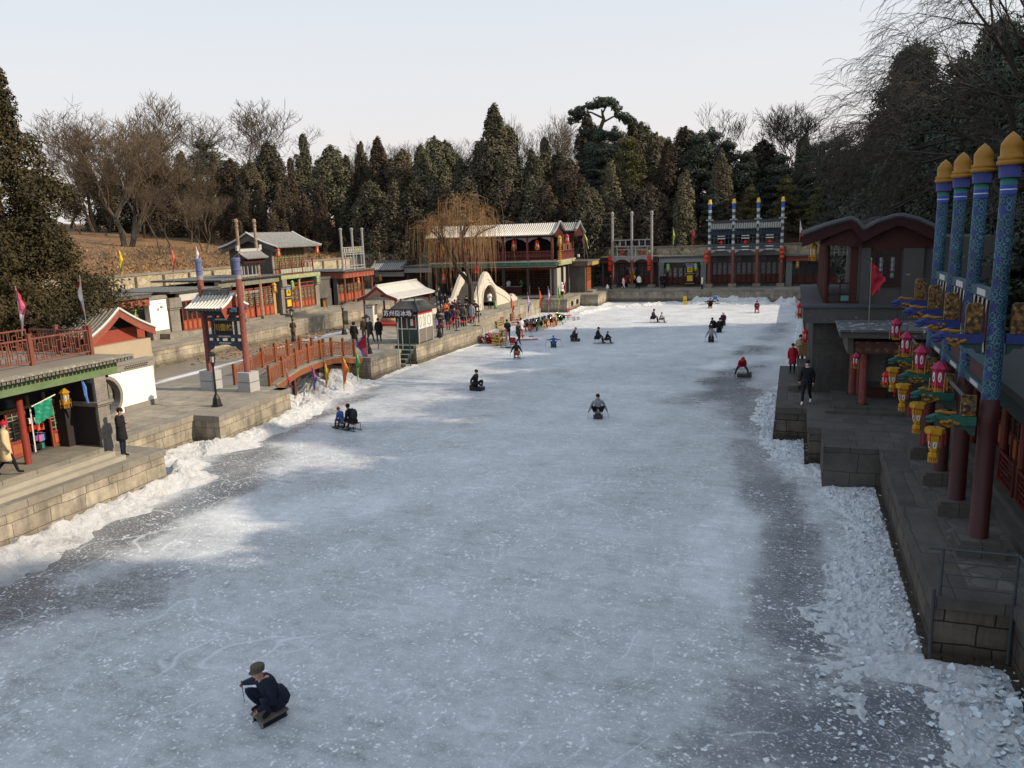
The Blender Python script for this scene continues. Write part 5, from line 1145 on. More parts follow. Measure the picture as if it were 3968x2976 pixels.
def az(y):
    up=ach[1:-1]
    if y<=67.9 or y>=71.6:return None
    for (a,p),(b,q) in zip(up,up[1:]):
        if a<=y<=b and b>a:return p+(q-p)*(y-a)/(b-a)
for nm,x0,x1,lb in (('east_face',-27.75,-27.42,None),('west_face',-30.0,-29.7,None)):
    m=MB();ys2=sorted(set([64.9+i*.25 for i in range(47)]+[p[0] for p in pro]+[67.9,71.6]))
    ys2=[y for y in ys2 if y<=76.4]
    for a,b in zip(ys2,ys2[1:]):
        za,zb=az((a+.001)) or -.3,az((b-.001)) or -.3
        if a<67.9:za=zb=1.34 if x0<-29 or a<66 else 1.34
        ta,tb=pz(a),pz(b)
        m.add([(x0,a,za),(x1,a,za),(x1,b,zb),(x0,b,zb),(x0,a,ta),(x1,a,ta),(x1,b,tb),(x0,b,tb)],[(0,1,2,3),(4,5,6,7),(1,2,6,5),(0,3,7,4),(0,1,5,4),(2,3,7,6)])
    m.build('parapet',ARS,th)
m=MB();m.tube([(-27.40,y,z) for y,z in ach],.09,6);m.tube([(-27.38,y+(-.0),z+.22) for y,z in ach[1:-1]],.05,5);m.build('arch_moulding',ARS,th)
m=MB();m.tube([(-27.41,y,pz(y)-.62) for y in [66.2+i*.4 for i in range(26)]],.055,5);m.build('string_course',ARS,th)
m=MB();vs=[]
for y,z in ach:vs+=[(-29.7,y,z),(-27.75,y,z)]
m.add(vs,[(2*i,2*i+1,2*i+3,2*i+2) for i in range(len(ach)-1)]);m.build('vault',pm('vault_stone',(.25,.20,.14),.9,.25,2),th)
m=MB()
for k in range(16):
    y=65.9+k*.22;z=1.36+k*.158;m.box(-29.7,-27.75,y,y+.23,z-.15 if y>67.9 else 1.3,z+.15)
for k in range(14):
    y=69.42+k*.36;z=3.84-k*.17;m.box(-29.7,-27.75,y,y+.38,max(1.3,z-.3) if not 67.9<y<71.6 else z-.15,z)
m.build('steps',pm('step_stone',(.24,.22,.19),.85,.25,2),th)
m=MB();m.box(-29.68,-27.5,71.6,76.35,-.3,1.7);m.build('abutment',STONE,th)
m=MB()
for s,x in ((1,-27.45),(-1,-30.0)):
    P=[(64.0,1.34),(64.0,1.7),(64.25,1.85),(64.3,2.05),(64.55,2.05),(64.7,2.2),(65.0,2.2),(65.2,2.35),(66.4,2.55),(66.4,1.34)]
    q=.9*s if s<0 else -.15
    n=len(P);vs=[(x+q*(66.4-y)/2.4,y,z) for y,z in P]+[(x-.28+q*(66.4-y)/2.4,y,z) for y,z in P];m.add(vs,[tuple(range(n)),tuple(range(n,2*n))]+[(i,(i+1)%n,n+(i+1)%n,n+i) for i in range(n)])
P=[(76.4,1.34),(76.4,2.05),(76.8,2.1),(76.9,1.9),(77.3,1.95),(77.4,1.7),(77.9,1.7),(78.0,1.34)];m.prism(P,'x',-27.8,-27.45)
m.build('scroll_end',ARS,th)
# ---------------------------------------------------------------- ticket kiosk
th=thing('ticket_kiosk','small green ticket kiosk with white patterned side and dark tiled roof under the rink sign','kiosk',(-24.1,47.3,1.34))
KG=pm('kiosk_green',(.035,.055,.045),.5,.2,2);KW=pm('kiosk_white',(.66,.64,.58),.6,.06,2)
x0,x1,y0,y1=-24.9,-23.3,46.2,48.4
m=MB();m.box(x0,x1,y0,y1,1.36,2.3).box(x0,x0+.1,y0,y1,2.3,3.4).box(x1-.12,x1,y0,y0+.12,2.3,3.4).box(x0,x1,y1-.1,y1,2.3,3.4).box(x0,x1,y0,y1,3.3,3.5);m.build('body',KG,th)
m=MB();m.box(x1,x1+.03,y0+.03,y1-.03,2.3,3.25).mat(1).box(x1,x1+.03,y0+.05,(y0+y1)/2-.03,1.42,2.28).box(x1,x1+.03,(y0+y1)/2+.03,y1-.05,1.42,2.28).mat(2).box(x1+.0,x1+.05,(y0+y1)/2-.03,(y0+y1)/2+.03,1.4,3.25).box(x1,x1+.05,y0-.02,y0+.05,1.36,3.3).box(x1,x1+.05,y1-.05,y1+.02,1.36,3.3)
m.mat(3).box(x1,x1+.04,y0,y1,3.25,3.45);m.build('side_panel',[KW,pm('kiosk_grey',(.17,.14,.12),.6,.1,3),pm('kiosk_frame',(.4,.4,.38),.5,.1,3),pm('kiosk_red',(.5,.06,.05),.5,.1,3)],th)
m=MB()
for ya,yb in ((46.3,46.78),(46.82,47.25),(47.4,48.28)):
    yc=(ya+yb)/2;w_=(yb-ya)*.25
    for yy in (yc-w_,yc+w_):m.box(x1+.03,x1+.042,yy-.012,yy+.012,2.5,3.05)
    for zz in (2.5,3.05):m.box(x1+.03,x1+.042,yc-w_,yc+w_,zz-.012,zz+.012)
    m.box(x1+.03,x1+.042,yc-.01,yc+.01,2.3,2.5).box(x1+.03,x1+.042,yc-.01,yc+.01,3.05,3.25)
m.build('pattern_line',BLACK,th)
m=MB();m.box(x0+.12,x1-.1,y0-.02,y0+.02,2.3,2.38).box(x0+.12,x1-.1,y0-.02,y0+.02,3.2,3.28)
for x in (x0+.12,(x0+x1)/2-.03,x1-.16):m.box(x,x+.06,y0-.022,y0+.018,2.38,3.2)
m.mat(1).box(x0+.15,x1-.12,y0+.02,y0+.03,2.38,3.2).mat(2).box(x1-.55,x1-.35,y0+.0,y0+.015,2.55,3.0).mat(3).box(x1-.35,x1-.22,y0+.0,y0+.012,2.6,2.95);m.build('window',[pm('window_white',(.5,.5,.48),.5,.1,3),GLASSD,KW,C_('red')],th)
def hiproof(name,th,x0,x1,y0,y1,ze,xa,xb,ya,yb,zt,mat,sp=.14,r=.03):
    m=MB()
    m.add([(x0,y0,ze),(x1,y0,ze),(x1,y1,ze),(x0,y1,ze),(xa,ya,zt),(xb,ya,zt),(xb,yb,zt),(xa,yb,zt)],[(0,1,5,4),(1,2,6,5),(2,3,7,6),(3,0,4,7),(4,5,6,7),(0,3,2,1)])
    def rolls(e0,e1,t0,t1):
        n=int((Vector(e1)-Vector(e0)).length/sp)
        for i in range(1,n):
            p=Vector(e0).lerp(Vector(e1),i/n)
            # run straight up until the hip
            u=i/n;q=Vector(t0).lerp(Vector(t1),u);m.tube([p+Vector((0,0,.02)),p.lerp(q,.5)+Vector((0,0,-.01)),q+Vector((0,0,.02))],r,4)
    rolls((x0,y0,ze),(x1,y0,ze),(xa,ya,zt),(xb,ya,zt));rolls((x1,y0,ze),(x1,y1,ze),(xb,ya,zt),(xb,yb,zt));rolls((x0,y1,ze),(x0,y0,ze),(xa,yb,zt),(xa,ya,zt))
    for p,q in (((x0,y0,ze),(xa,ya,zt)),((x1,y0,ze),(xb,ya,zt)),((x1,y1,ze),(xb,yb,zt)),((x0,y1,ze),(xa,yb,zt))):m.tube([Vector(p)+Vector((0,0,.03)),Vector(q)+Vector((0,0,.06))],.06,5)
    return m.build(name,mat,th)
hiproof('roof',th,x0-.45,x1+.3,y0-.3,y1+.35,3.5,x0+.2,x1-.35,y0+.45,y1-.3,4.12,[pm('kiosk_tile',(.06,.062,.06),.7,.3,3,wear=(.3,.3,.27),wearth=.62)])
m=MB();m.box(x0+.22,x1-.37,y0+.47,y1-.32,4.12,4.16);m.build('roof_cap',pm('tan_cap',(.24,.23,.18),.8,.15,2),th)
m=MB()
for x in (x0+.2,x1-.35):m.tube([(x,y0+.45,4.1),(x,y0+.42,4.25),(x+.03,y0+.38,4.33)],[.06,.05,.02],5)
m.build('roof_finial',TILED,th)
sg=thing('rink_sign','dark maroon rink sign board with five white Chinese characters','sign',(-24.6,46.0,3.4))
m=MB();m.box(-25.6,-23.4,45.70,45.77,3.14,3.66);m.build('board',pm('maroon_board',(.035,.008,.014),.5,.1,3),sg);m=MB();m.box(-25.63,-23.37,45.72,45.78,3.11,3.14).box(-25.63,-23.37,45.72,45.78,3.66,3.69);m.build('frame',BLACK,sg)
txt('苏州街冰场',.40,pm('sign_white',(.85,.85,.85),.5,.02,3),sg,(-24.5,45.69,3.4),RF,bold=.006,ext=.004,spacing=1.08)
th=thing('green_steps','short flight of dark green wooden steps down to the ice beside the kiosk','steps',(-24.2,45,0))
m=MB()
for k in range(5):
    z=1.3-k*.24;y=46.1-k*.42;m.box(-24.75,-23.45,y-.42,y,z-.24,z-.03).mat(1).box(-24.77,-23.43,y-.44,y,z-.03,z).mat(0)
m.build('tread',[pm('step_green',(.035,.06,.045),.7,.3,3),pm('step_edge',(.16,.17,.13),.8,.3,3)],th)
for k,(x,y,z) in enumerate(((-24.6,43.75,.33),(-23.85,43.75,.3))):
    t_=thing('tyre',['old black tyre, left one, leaning below the green steps','old black tyre, right one, leaning below the green steps'][k],'tyre',(x,y,z),group='old tyres under the green steps')
    m=MB();vs=[];n=16
    m.tube([(x+.28*math.cos(2*pi*i/n),y,z+.28*math.sin(2*pi*i/n)) for i in range(n+1)],.085,6);m.build('tyre_ring',pm('rubber',(.012,.012,.012),.8,.2,4),t_)
for i,(x,y,z0,z1) in enumerate(((-24.95,43.7,0,2.0),(-23.35,43.4,0,3.1),(-23.38,45.0,0,2.6),(-24.2,45.6,.9,3.2))):
    tag(MB().cyl((x,y,z0),(x+.02,y,z1),.03,n=6).build('pole',[STEEL,GREYW][i%2]),['thin pole at the left of the green steps','tall thin pole at the ice below the kiosk','thin pole against the kiosk corner','pole standing on the green steps in front of the sign'][i],'pole')
# ---------------------------------------------------------------- hut, cabinet, stone
th=thing('open_shelter','open shelter with whitish ribbed gable roof and dark red bargeboards behind the kiosk','shelter',(-30.9,58,1.34))
hx0,hx1,hy0,hy1=-32.7,-29.1,54.4,61.4
m=MB();pl=[(hx0,3.62),(-31.8,3.95),(-30.9,4.6)];pr2=[(hx1,3.62),(-30.0,3.95),(-30.9,4.6)]
m2=MB(lambda a,d,z:(d,a,z));tiled(m2,hy0,hy1,pl,.2,.035);tiled(m2,hy0,hy1,pr2,.2,.035);m2.build('roof',pm('whitish_tile',(.60,.58,.53),.8,.12,2,wear=(.42,.40,.36),wearth=.62),th)
m=MB();m.box(-31.0,-30.8,hy0,hy1,4.58,4.7);m.build('ridge',pm('pale_ridge2',(.5,.49,.45),.8,.2,3),th)
m=MB()
for P in (pl,pr2):
    vs=[(d,hy0-.02,z-.02) for d,z in P]+[(d,hy0-.02,z-.28) for d,z in P];m.add(vs,[(0,1,4,3),(1,2,5,4)]);m.add([(x,hy1+.02,z) for x,y,z in vs],[(0,1,4,3),(1,2,5,4)])
m.build('bargeboard',pm('barge_dark',(.20,.035,.03),.6,.2,3),th)
for x in (-32.3,-29.5):
    for y in (54.8,58,61):
        m=MB();m.box(x-.06,x+.06,y-.06,y+.06,1.34,3.75);m.build('post',pm('slim_red_post',(.22,.05,.035),.6,.2,3),th)
m=MB();m.box(-32.3,-29.5,54.72,54.86,3.45,3.57).box(-32.3,-29.5,60.9,61.04,3.45,3.57).box(-31.5,-30.3,54.7,54.8,3.62,3.72);m.build('tie_beam',pm('pale_beam',(.35,.33,.30),.7,.2,3),th)
m=MB();m.box(-32.2,-29.7,55.2,60.5,1.342,1.55).mat(1).box(-31.9,-30.0,57.6,57.9,1.55,2.3).box(-31.8,-30.2,59.4,59.6,1.55,2.6);m.build('platform',[pm('bright_red_platform',(.50,.05,.04),.6,.12,3),DKRED],th)
th=thing('cabinet','white printed utility cabinet standing at the edge of the kiosk pier','cabinet',(-31.4,54.2,1.34))
m=MB();m.box(-31.75,-31.05,53.9,54.6,1.36,3.1).mat(1).box(-31.8,-31.0,53.85,54.65,3.1,3.18);m.build('body',[pm('cabinet_white',(.62,.58,.5),.6,.12,1.6,wear=(.5,.28,.18),wearth=.66),LIGHTBRICK],th)
m=MB()
for k in range(5):m.box(-31.65+k*.13,-31.6+k*.13,53.885,53.9,2.88,3.02)
m.build('vent',BLACK,th)
th=thing('scholar_rock','pale boulder on a low red base beside the utility cabinet','rock',(-30.6,55.6,1.34))
m=MB();m.ball((-31.0,56.3,1.75),(.7,.35,.45),9,6);m.ball((-30.6,56.2,1.6),(.5,.35,.35),8,5);o=m.build('boulder',pm('tan_rock',(.38,.31,.2),.9,.2,2,.4),th)
for v in o.data.vertices:v.co+=Vector([.12*noise.noise(v.co*3+Vector((k*9,0,0))) for k in range(3)])
# ---------------------------------------------------------------- small metal stairs to the ice, ropes
th=thing('metal_stair','steel stair with pipe handrails leading from the pier down to the sleds','stair',(-25,57,0))
m=MB()
for y in (56.55,57.6):
    m.cyl((-26.3,y,2.2),(-23.3,y,.95),.03,n=6);m.cyl((-26.3,y,1.8),(-23.3,y,.5),.025,n=6);m.cyl((-23.3,y,0),(-23.3,y,.95),.035,n=6)
    for k in range(4):m.cyl((-25.9+k*.8,y,1.3-k*.3),(-25.9+k*.8,y,2.0-k*.33),.025,n=6)
m.build('handrail',pm('galvanised',(.32,.33,.32),.5,.2,4),th)
m=MB()
for k in range(6):m.box(-26.2+k*.45,-25.75+k*.45,56.6,57.55,1.1-k*.2,1.15-k*.2)
m.build('tread',STEEL,th)
# lamp posts
def lamp(loc,label):
    th=thing('street_lamp',label,'street lamp',loc,group='black lantern lamp posts on the quays')
    x,y,z=loc;m=MB();m.lathe(x,y,[(.24,z),(.24,z+.05),(.20,z+.07),(.15,z+.35),(.08,z+.5),(.07,z+.55)],8);m.build('base',BLACK,th)
    m=MB();m.lathe(x,y,[(.045,z+.5),(.04,z+1.75),(.06,z+1.8),(.09,z+1.95)],8);m.build('pole',BLACK,th)
    m=MB()
    for k in range(6):
        t=k*pi/3;m.cyl((x+.1*math.cos(t),y+.1*math.sin(t),z+1.95),(x+.13*math.cos(t),y+.13*math.sin(t),z+2.25),.012,n=4)
    m.lathe(x,y,[(.17,z+2.25),(.2,z+2.29),(.11,z+2.35),(.04,z+2.42)],6);m.lathe(x,y,[(.12,z+1.93),(.12,z+1.96)],6);m.build('lantern_frame',BLACK,th)
    m=MB();m.lathe(x,y,[(.09,z+1.96),(.118,z+2.25)],6);m.build('lantern_glass',pm('milky_glass',(.42,.40,.34),.3,.1,3),th);return th
l0=lamp((-23.75,27.15,1.35),'street lamp on the quay in front of the gateway with blue capped columns')
dup(l0,(-24.6,41.9,1.35),.3,'street lamp on the quay just beyond the red lattice bridge')
dup(l0,(-31.4,50.1,1.35),.6,'street lamp at the inner canal edge beside the white cabinet')
dup(l0,(-23.3,49.45,1.35),.2,'street lamp right of the ticket kiosk at the rope barrier')
dup(l0,(*PZ(N_(1215,360),1.35)[:2],1.35),.9,'street lamp at the inner canal beside the seated person in brown')
dup(l0,(-28.0,67.6,1.35),.1,'street lamp in front of the white stone arch')
dup(l0,(-28.6,60.5,1.35),.4,'street lamp rising among the waiting crowd')
dup(l0,(-31,66,1.35),.2,'street lamp beside the open shelter roof')
# rope barrier
for i,(x,y) in enumerate(((-23.6,50.3),(-23.55,53.0),(-23.2,55.8))):
    th=thing('rope_stand',['black rope barrier stand nearest the kiosk','black rope barrier stand in the middle','black rope barrier stand at the far end'][i],'barrier post',(x,y,1.35),group='rope barrier stands')
    m=MB();m.cyl((x,y,1.36),(x,y,2.3),.025,n=6);m.build('post',BLACK,th);m=MB();m.lathe(x,y,[(.2,1.352),(.18,1.39),(.03,1.4)],10);m.build('base',BLACK,th)
m=MB()
for a,b in (((-23.45,49.6),(-23.6,50.3)),((-23.6,50.3),(-23.55,53.0)),((-23.55,53.0),(-23.2,55.8))):
    pts=[(a[0]+(b[0]-a[0])*k/8,a[1]+(b[1]-a[1])*k/8,2.25-.35*math.sin(pi*k/8)) for k in range(9)]
    for p,q in zip(pts,pts[1:]):m.add([(p[0],p[1],p[2]),(q[0],q[1],q[2]),(q[0],q[1],q[2]-.07),(p[0],p[1],p[2]-.07)],[(0,1,2,3)])
tag(m.build('rope_barrier',C_('red')),'sagging red barrier ribbon in front of the waiting crowd','barrier rope')
tag(MB().lathe(*PZ(W_(1140,1280),1.35)[:2],[(.045,1.35),(.035,6.5)],7).build('flagpole',DKRED),'slender dark red pole standing in front of the arch bridge','pole')
th=thing('bin','brown and green litter bin against the plain grey brick wall','bin',(-45.2,68.6,1.34));m=MB();m.box(-45.5,-45.0,68.2,69.0,1.36,2.3).mat(1).box(-44.99,-44.97,68.3,68.6,1.5,2.1);m.build('body',[pm('bin_brown',(.08,.055,.03),.6,.2,3),GOLD],th);m=MB();m.box(-45.55,-44.95,68.15,69.05,2.3,2.38);m.build('lid',BLACK,th)
th=thing('info_post','slim black and white information post on the far quay','post',(-9.75,90.9,1.34));m=MB();m.box(-9.85,-9.65,90.85,90.95,1.34,2.1).mat(1).box(-9.83,-9.67,90.84,90.85,1.9,2.6).box(-9.85,-9.65,90.85,90.95,2.1,2.65);m.build('panel',[BLACK,PLASTER],th)
th=thing('wet_floor_sign','yellow folding A shaped caution stand on the far ice','caution sign',(*PZ(E(1005,1062),0)[:2],0))
x,y=PZ(E(1005,1062),0)[:2];m=MB();m.add([(x-.22,y-.2,0),(x+.22,y-.2,0),(x+.16,y-.02,.95),(x-.16,y-.02,.95)],[(0,1,2,3)]);m.add([(x-.22,y+.2,0),(x+.22,y+.2,0),(x+.16,y+.02,.95),(x-.16,y+.02,.95)],[(0,1,2,3)]);m.build('board',pm('sign_yellow',(.7,.45,.06),.5,.1,3),th);m=MB();m.box(x-.06,x+.06,y-.03,y+.03,.9,1.0);m.box(x-.12,x+.12,y-.15,y-.14,.4,.5);m.build('handle',ORANGE,th)
# satellite street furniture on roofs: small white lamp box
th=thing('street_lamp','small white lamp head on a thin bracket above the corner shop right of the teahouse','lamp',(-22.9,86.4,4.92));m=MB();m.cyl((-22.9,86.4,4.9),(-22.95,86.4,5.4),.03,n=5);m.build('bracket',STEEL,th);m=MB();m.box(-23.05,-22.85,86.3,86.5,5.4,5.7);m.build('head',PLASTER,th)
# ---------------------------------------------------------------- lanterns
LG=dict(rose='rose pink hexagonal lanterns hanging from the dragon arms',tap='yellow tapered palace lanterns under the dragon arms',red='red lanterns with golden fringes',grn='green lanterns by shop doors',trip='strings of three red lanterns',yel='yellow shop lanterns')
def hexl(name,label,loc,R0,H0,bodym,tassm,grp,taper=False,tas=True,emb=True):
    th=thing(name,label,'lantern',loc,group=grp);x,y,z=loc
    m=MB()
    if taper:m.lathe(x,y,[(R0*.95,z),(R0*.95,z-H0*.14),(R0*.62,z-H0*.22)],6);m.build('top_box',bodym,th);m=MB();m.lathe(x,y,[(R0*.62,z-H0*.22),(R0*.68,z-H0*.26),(R0*.42,z-H0*.66),(R0*.3,z-H0*.7),(R0*.48,z-H0*.74),(R0*.5,z-H0*.84),(R0*.4,z-H0*.86)],6);m.build('body',bodym,th)
    else:m.lathe(x,y,[(.03,z),(R0*.35,z-H0*.04),(R0*1.05,z-H0*.22),(R0*1.05,z-H0*.25),(R0*.8,z-H0*.26)],6);m.build('top_cap',bodym,th);m=MB();m.lathe(x,y,[(R0*.8,z-H0*.26),(R0*.78,z-H0*.74),(R0*.95,z-H0*.75),(R0*.95,z-H0*.79),(R0*.5,z-H0*.82),(R0*.45,z-H0*.9)],6);m.build('body',bodym,th)
    if emb:
        m=MB();d=(R0*.74) if not taper else R0*.52
        for k in range(6):
            t=pi/6+k*pi/3;n_=Vector((math.cos(t),math.sin(t),0));s_=Vector((-math.sin(t),math.cos(t),0));c=Vector((x,y,z-H0*(.5 if not taper else .46)))+n_*d
            hw,hh=(R0*.22,H0*.17) if not taper else (R0*.2,H0*.12)
            m.mat(0).add([c+s_*hw*math.cos(2*pi*i/10)+Vector((0,0,hh*math.sin(2*pi*i/10))) for i in range(10)],[tuple(range(10))])
            c2=c+n_*.006;m.mat(1).add([c2+s_*hw*.4+Vector((0,0,hh*.5)),c2-s_*hw*.1+Vector((0,0,hh*.1)),c2-s_*hw*.4-Vector((0,0,hh*.5)),c2+s_*hw*.1-Vector((0,0,hh*.6))],[(0,1,2,3)])
        m.build('emblem',[pm('lantern_white',(.6,.6,.58),.6,.05,3),pm('emblem_purple',(.12,.03,.10),.6,.3,9)],th)
    if tas:
        m=MB();r2=R0*(.42 if taper else .42)
        for k in range(14):
            t=k*2*pi/14;m.cyl((x+r2*math.cos(t),y+r2*math.sin(t),z-H0*.86),(x+r2*1.05*math.cos(t),y+r2*1.05*math.sin(t),z-H0),R0*.07,n=4)
        rr_=R0*1.02
        for k in range(6):
            t=k*pi/3;xx,yy=x+rr_*math.cos(t),y+rr_*math.sin(t);m.mat(1).cyl((xx,yy,z-H0*(.55 if not taper else .1)),(xx,yy,z-H0*(.98 if not taper else .5)),R0*.06,n=4)
        m.build('tassel',tassm,th)
    m=MB();m.cyl((x,y,z-.02),(x,y,z+.28),.006,n=4);m.build('hanging_cord',BLACK,th)
    return th
ROSE=pm('rose_lantern',(.30,.012,.06),.5,.1,6);OCH=pm('ochre_fringe',(.42,.20,.02),.6,.25,20);YELL=pm('yellow_lantern',(.42,.22,.01),.5,.2,6);REDL=pm('red_lantern',(.55,.02,.015),.5,.12,6);GRNL=pm('green_lantern',(.20,.48,.10),.5,.15,6)
nm_=['nearest','second nearest','third','farthest']
for i,(x,y,zt,zb) in enumerate(((2.97,18.3,5.51,4.86),(2.96,20.8,5.48,4.81),(2.93,23.2,5.5,4.83),(2.95,25.75,5.56,4.92))):
    hexl('hexagonal_lantern','rose pink hexagonal lantern on the %s blue dragon arm'%nm_[i],(x,y,zt),.165,zt-zb,ROSE,[OCH,OCH],LG['rose'])
for i,(x,y,zt,zb) in enumerate(((2.97,18.3,4.06,3.30),(2.98,20.8,4.06,3.3),(2.93,23.2,4.06,3.31),(2.95,25.75,4.06,3.33))):
    hexl('palace_lantern','yellow tapered palace lantern under the %s green dragon arm'%nm_[i],(x,y,zt),.21,zt-zb,YELL,[OCH,C_('crimson')],LG['tap'],taper=True)
def rl(label,loc,s=1,body=REDL,grp='red',tm=None,name='hanging_lantern'):
    return hexl(name,label,loc,.22*s,.95*s,body,[tm or OCH,tm or OCH],LG[grp])
rl('small rose lantern under the carved beam of the open pavilion',(2.25,30.6,3.75),.62,ROSE)
rl('small red lantern hanging deep behind the yellow palace lanterns',(3.0,28.2,3.5),.55,REDL)
rl('red lantern hanging high off the left face of the tall grey house',(.38,44,4.3),.9,REDL)
rl('red lantern hanging low at the corner of the tall grey house',(.55,35.6,3.95),.62,REDL,tm=C_('red'))
rl('yellow lantern under the loft eave of the tall grey house',(.75,35.4,7.62),.8,YELL,'yel')
rl('yellow lantern hanging over the near shop entrance',(-22.3,18.5,3.95),.7,YELL,'yel')
for i,(a,z) in enumerate(((49.7,4.05),)):rl('orange red lantern in front of the white fascia shop doors',(-44.7,a,z),1.0,pm('orange_lantern',(.62,.11,.02),.5,.1,5))
for i,(a,z) in enumerate(((62.9,4.6),(67.1,4.75))):rl(['pale green lantern at the left of the two storey house doors','pale green lantern at the right pier of the two storey house'][i],(-44.7,a,z),.85,GRNL,'grn',tm=pm('lime_fringe',(.5,.5,.08),.6,.2,9))
for i,(a,z) in enumerate(((61.3,7.7),(67.6,7.75))):rl(['orange red lantern at the left balcony corner of the two storey house','orange red lantern at the right balcony corner of the two storey house'][i],(-44.8,a,z),1.0,pm('orange_lantern',(.62,.11,.02),.5,.1,5))
rl('yellow box lantern beside the archway posts',(-44.75,60.2,4.6),1.05,pm('warm_yellow',(.6,.3,.03),.5,.1,5),'yel')
rl('orange lantern among the columns of the red corner shop',(-44.7,74.9,4.1),.95,pm('orange_lantern',(.62,.11,.02),.5,.1,5))
rl('brownish lantern right of the corner shop under the gate house eave',(-46.3,80.3,4.1),.9,pm('orange_lantern',(.62,.11,.02),.5,.1,5));rl('yellow lantern left of the gate house doors',(-44.9,80.2,4.1),.85,YELL,'yel');rl('green lantern inside the open red beamed shop',(-44.9,43.9,3.9),.8,GRNL,'grn')
for i,(x,z) in enumerate(((-36.9,7.45),(-34.4,7.45),(-28.6,7.5),(-25.95,7.5))):rl('red balcony lantern of the teahouse, %s'%['far left one behind the willow','second from left behind the willow','right of the willow','nearest the teahouse corner'][i],(x,80.6,z),1.15,REDL)
rl('red lantern at the left pier of the teahouse ground floor',(-37.0,80.4,4.1),1.2,REDL);rl('red lantern under the side eave of the teahouse',(-23.3,83.0,8.0),1.15,REDL)
rl('tall yellow lantern string at the teahouse corner, upper part',(-23.5,80.8,7.9),1.2,YELL,'yel')
th=thing('cloth_streamer','long yellow streamer hanging down the teahouse corner','streamer',(-23.45,80.7,6.9));m=MB()
for k in range(9):m.lathe(-23.45,80.7,[(.1,6.85-k*.23),(.16,6.8-k*.23),(.1,6.68-k*.23)],8)
m.build('streamer',YELL,th)
for i,x in enumerate((-20.75,-16.05)):
    th=thing('lantern_string',['string of three cylindrical red lanterns left of the grey far gateway','string of three cylindrical red lanterns right of the grey far gateway'][i],'lantern string',(x,92.5,5.6),group=LG['trip'])
    m=MB();m.lathe(x,92.5,[(.08,5.45),(.15,5.65),(.05,5.8)],6);m.build('yellow_top',YELL,th)
    for k in range(3):
        z=5.2-k*.62;m=MB();m.lathe(x,92.5,[(.1,z),(.2,z-.04),(.2,z-.5),(.1,z-.55)],10);m.mat(1).lathe(x,92.5,[(.206,z-.06),(.206,z-.09)],10);m.build('lantern',[REDL,YELL],th)
for i,x in enumerate((-9.5,-1.3)):
    th=thing('lantern_string',['string of three round red lanterns at the left of the four post far gateway','string of three round red lanterns at the right of the four post far gateway'][i],'lantern string',(x,92.4,5.5),group=LG['trip'])
    for k in range(3):
        z=5.35-k*.45-(0 if i==0 else -.3);m=MB();m.ball((x,92.4,z),(.26,.26,.2),10,6);m.build('lantern',pm('coral_lantern',(.62,.05,.02),.5,.1,5),th)
    m=MB();m.cyl((x,92.4,4.1),(x,92.4,4.35),.05,n=5);m.build('tassel',YELL,th)
for i,x in enumerate((-14.0,-10.8)):rl(['green lantern at the left of the grey fascia far shop','green lantern at the right of the grey fascia far shop'][i],(x,93.6,4.15),1.0,GRNL,'grn')
rl('yellow lantern at the plain red beam far shop',(.35,93.6,4.2),.9,YELL,'yel')
for i,x in enumerate((-19.3,-16.95,-7.9,-5.25,-2.65)):
    th=thing('carved_ornament',['small red carved ornament in the %s gateway bay'%k for k in ('left grey','right grey','left blue green','middle blue green','right blue green')][i],'ornament',(x,92.8,5.6),group='small red carved ornaments in the far gateways')
    z=5.55 if i<2 else 6.45;m=MB();m.ball((x,92.85,z),(.28,.08,.12),8,4);m.ball((x,92.85,z+.12),(.12,.07,.1),8,4);m.cyl((x,92.85,z-.25),(x,92.85,z-.05),.05,n=5);m.build('ornament',REDL,th)
# yellow door curtains
for i,(tf,a,z0,z1,lb,ch) in enumerate(((tfL(-44.85),62.35,1.95,4.1,'door curtain with two yellow squares on the two storey house','茶'),(tfF(93.9),-11.5,1.8,4.0,'door curtain with two yellow squares and a brown character on the far grey fascia shop','漆'),(tfF(94.3),-18.4,1.8,3.6,'dark curtain with a yellow square in the porch behind the grey far gateway',None))):
    c=tf(a,0,z0);th=thing('door_curtain',lb,'door curtain',c,group='black door curtains with yellow squares')
    m=MB(tf);w_=.5;zm=(z0+z1)/2
    m.box(a-w_,a+w_,0,.03,z0,z1).mat(1).box(a-w_-.05,a+w_+.05,.0,.06,z1,z1+.08).box(a-w_-.05,a+w_+.05,0,.06,zm-.03,zm+.04).box(a-w_-.05,a+w_+.05,0,.06,z0-.06,z0);m.build('curtain',[pm('curtain_dark',(.03,.022,.02),.8,.2,3),pm('curtain_bar',(.45,.28,.12),.7,.2,3)],th)
    m=MB(tf);m.box(a-.3,a+.3,.03,.045,zm+.18,z1-.32).box(a-.32,a+.32,.03,.045,z0+.25,zm-.2);m.build('yellow_square',pm('curtain_yellow',(.62,.42,.03),.7,.1,3),th)
    m=MB(tf);m.box(a-.42,a+.42,.03,.05,z1-.28,z1-.08);m.build('blue_band',C_('ltblue'),th)
    if ch:txt(ch,.42,pm('brown_letter',(.10,.04,.01),.7,.1,3),th,tf(a,.05,(zm+.18+z1-.32)/2),RL if i==0 else RF,ext=.003,bold=.006)
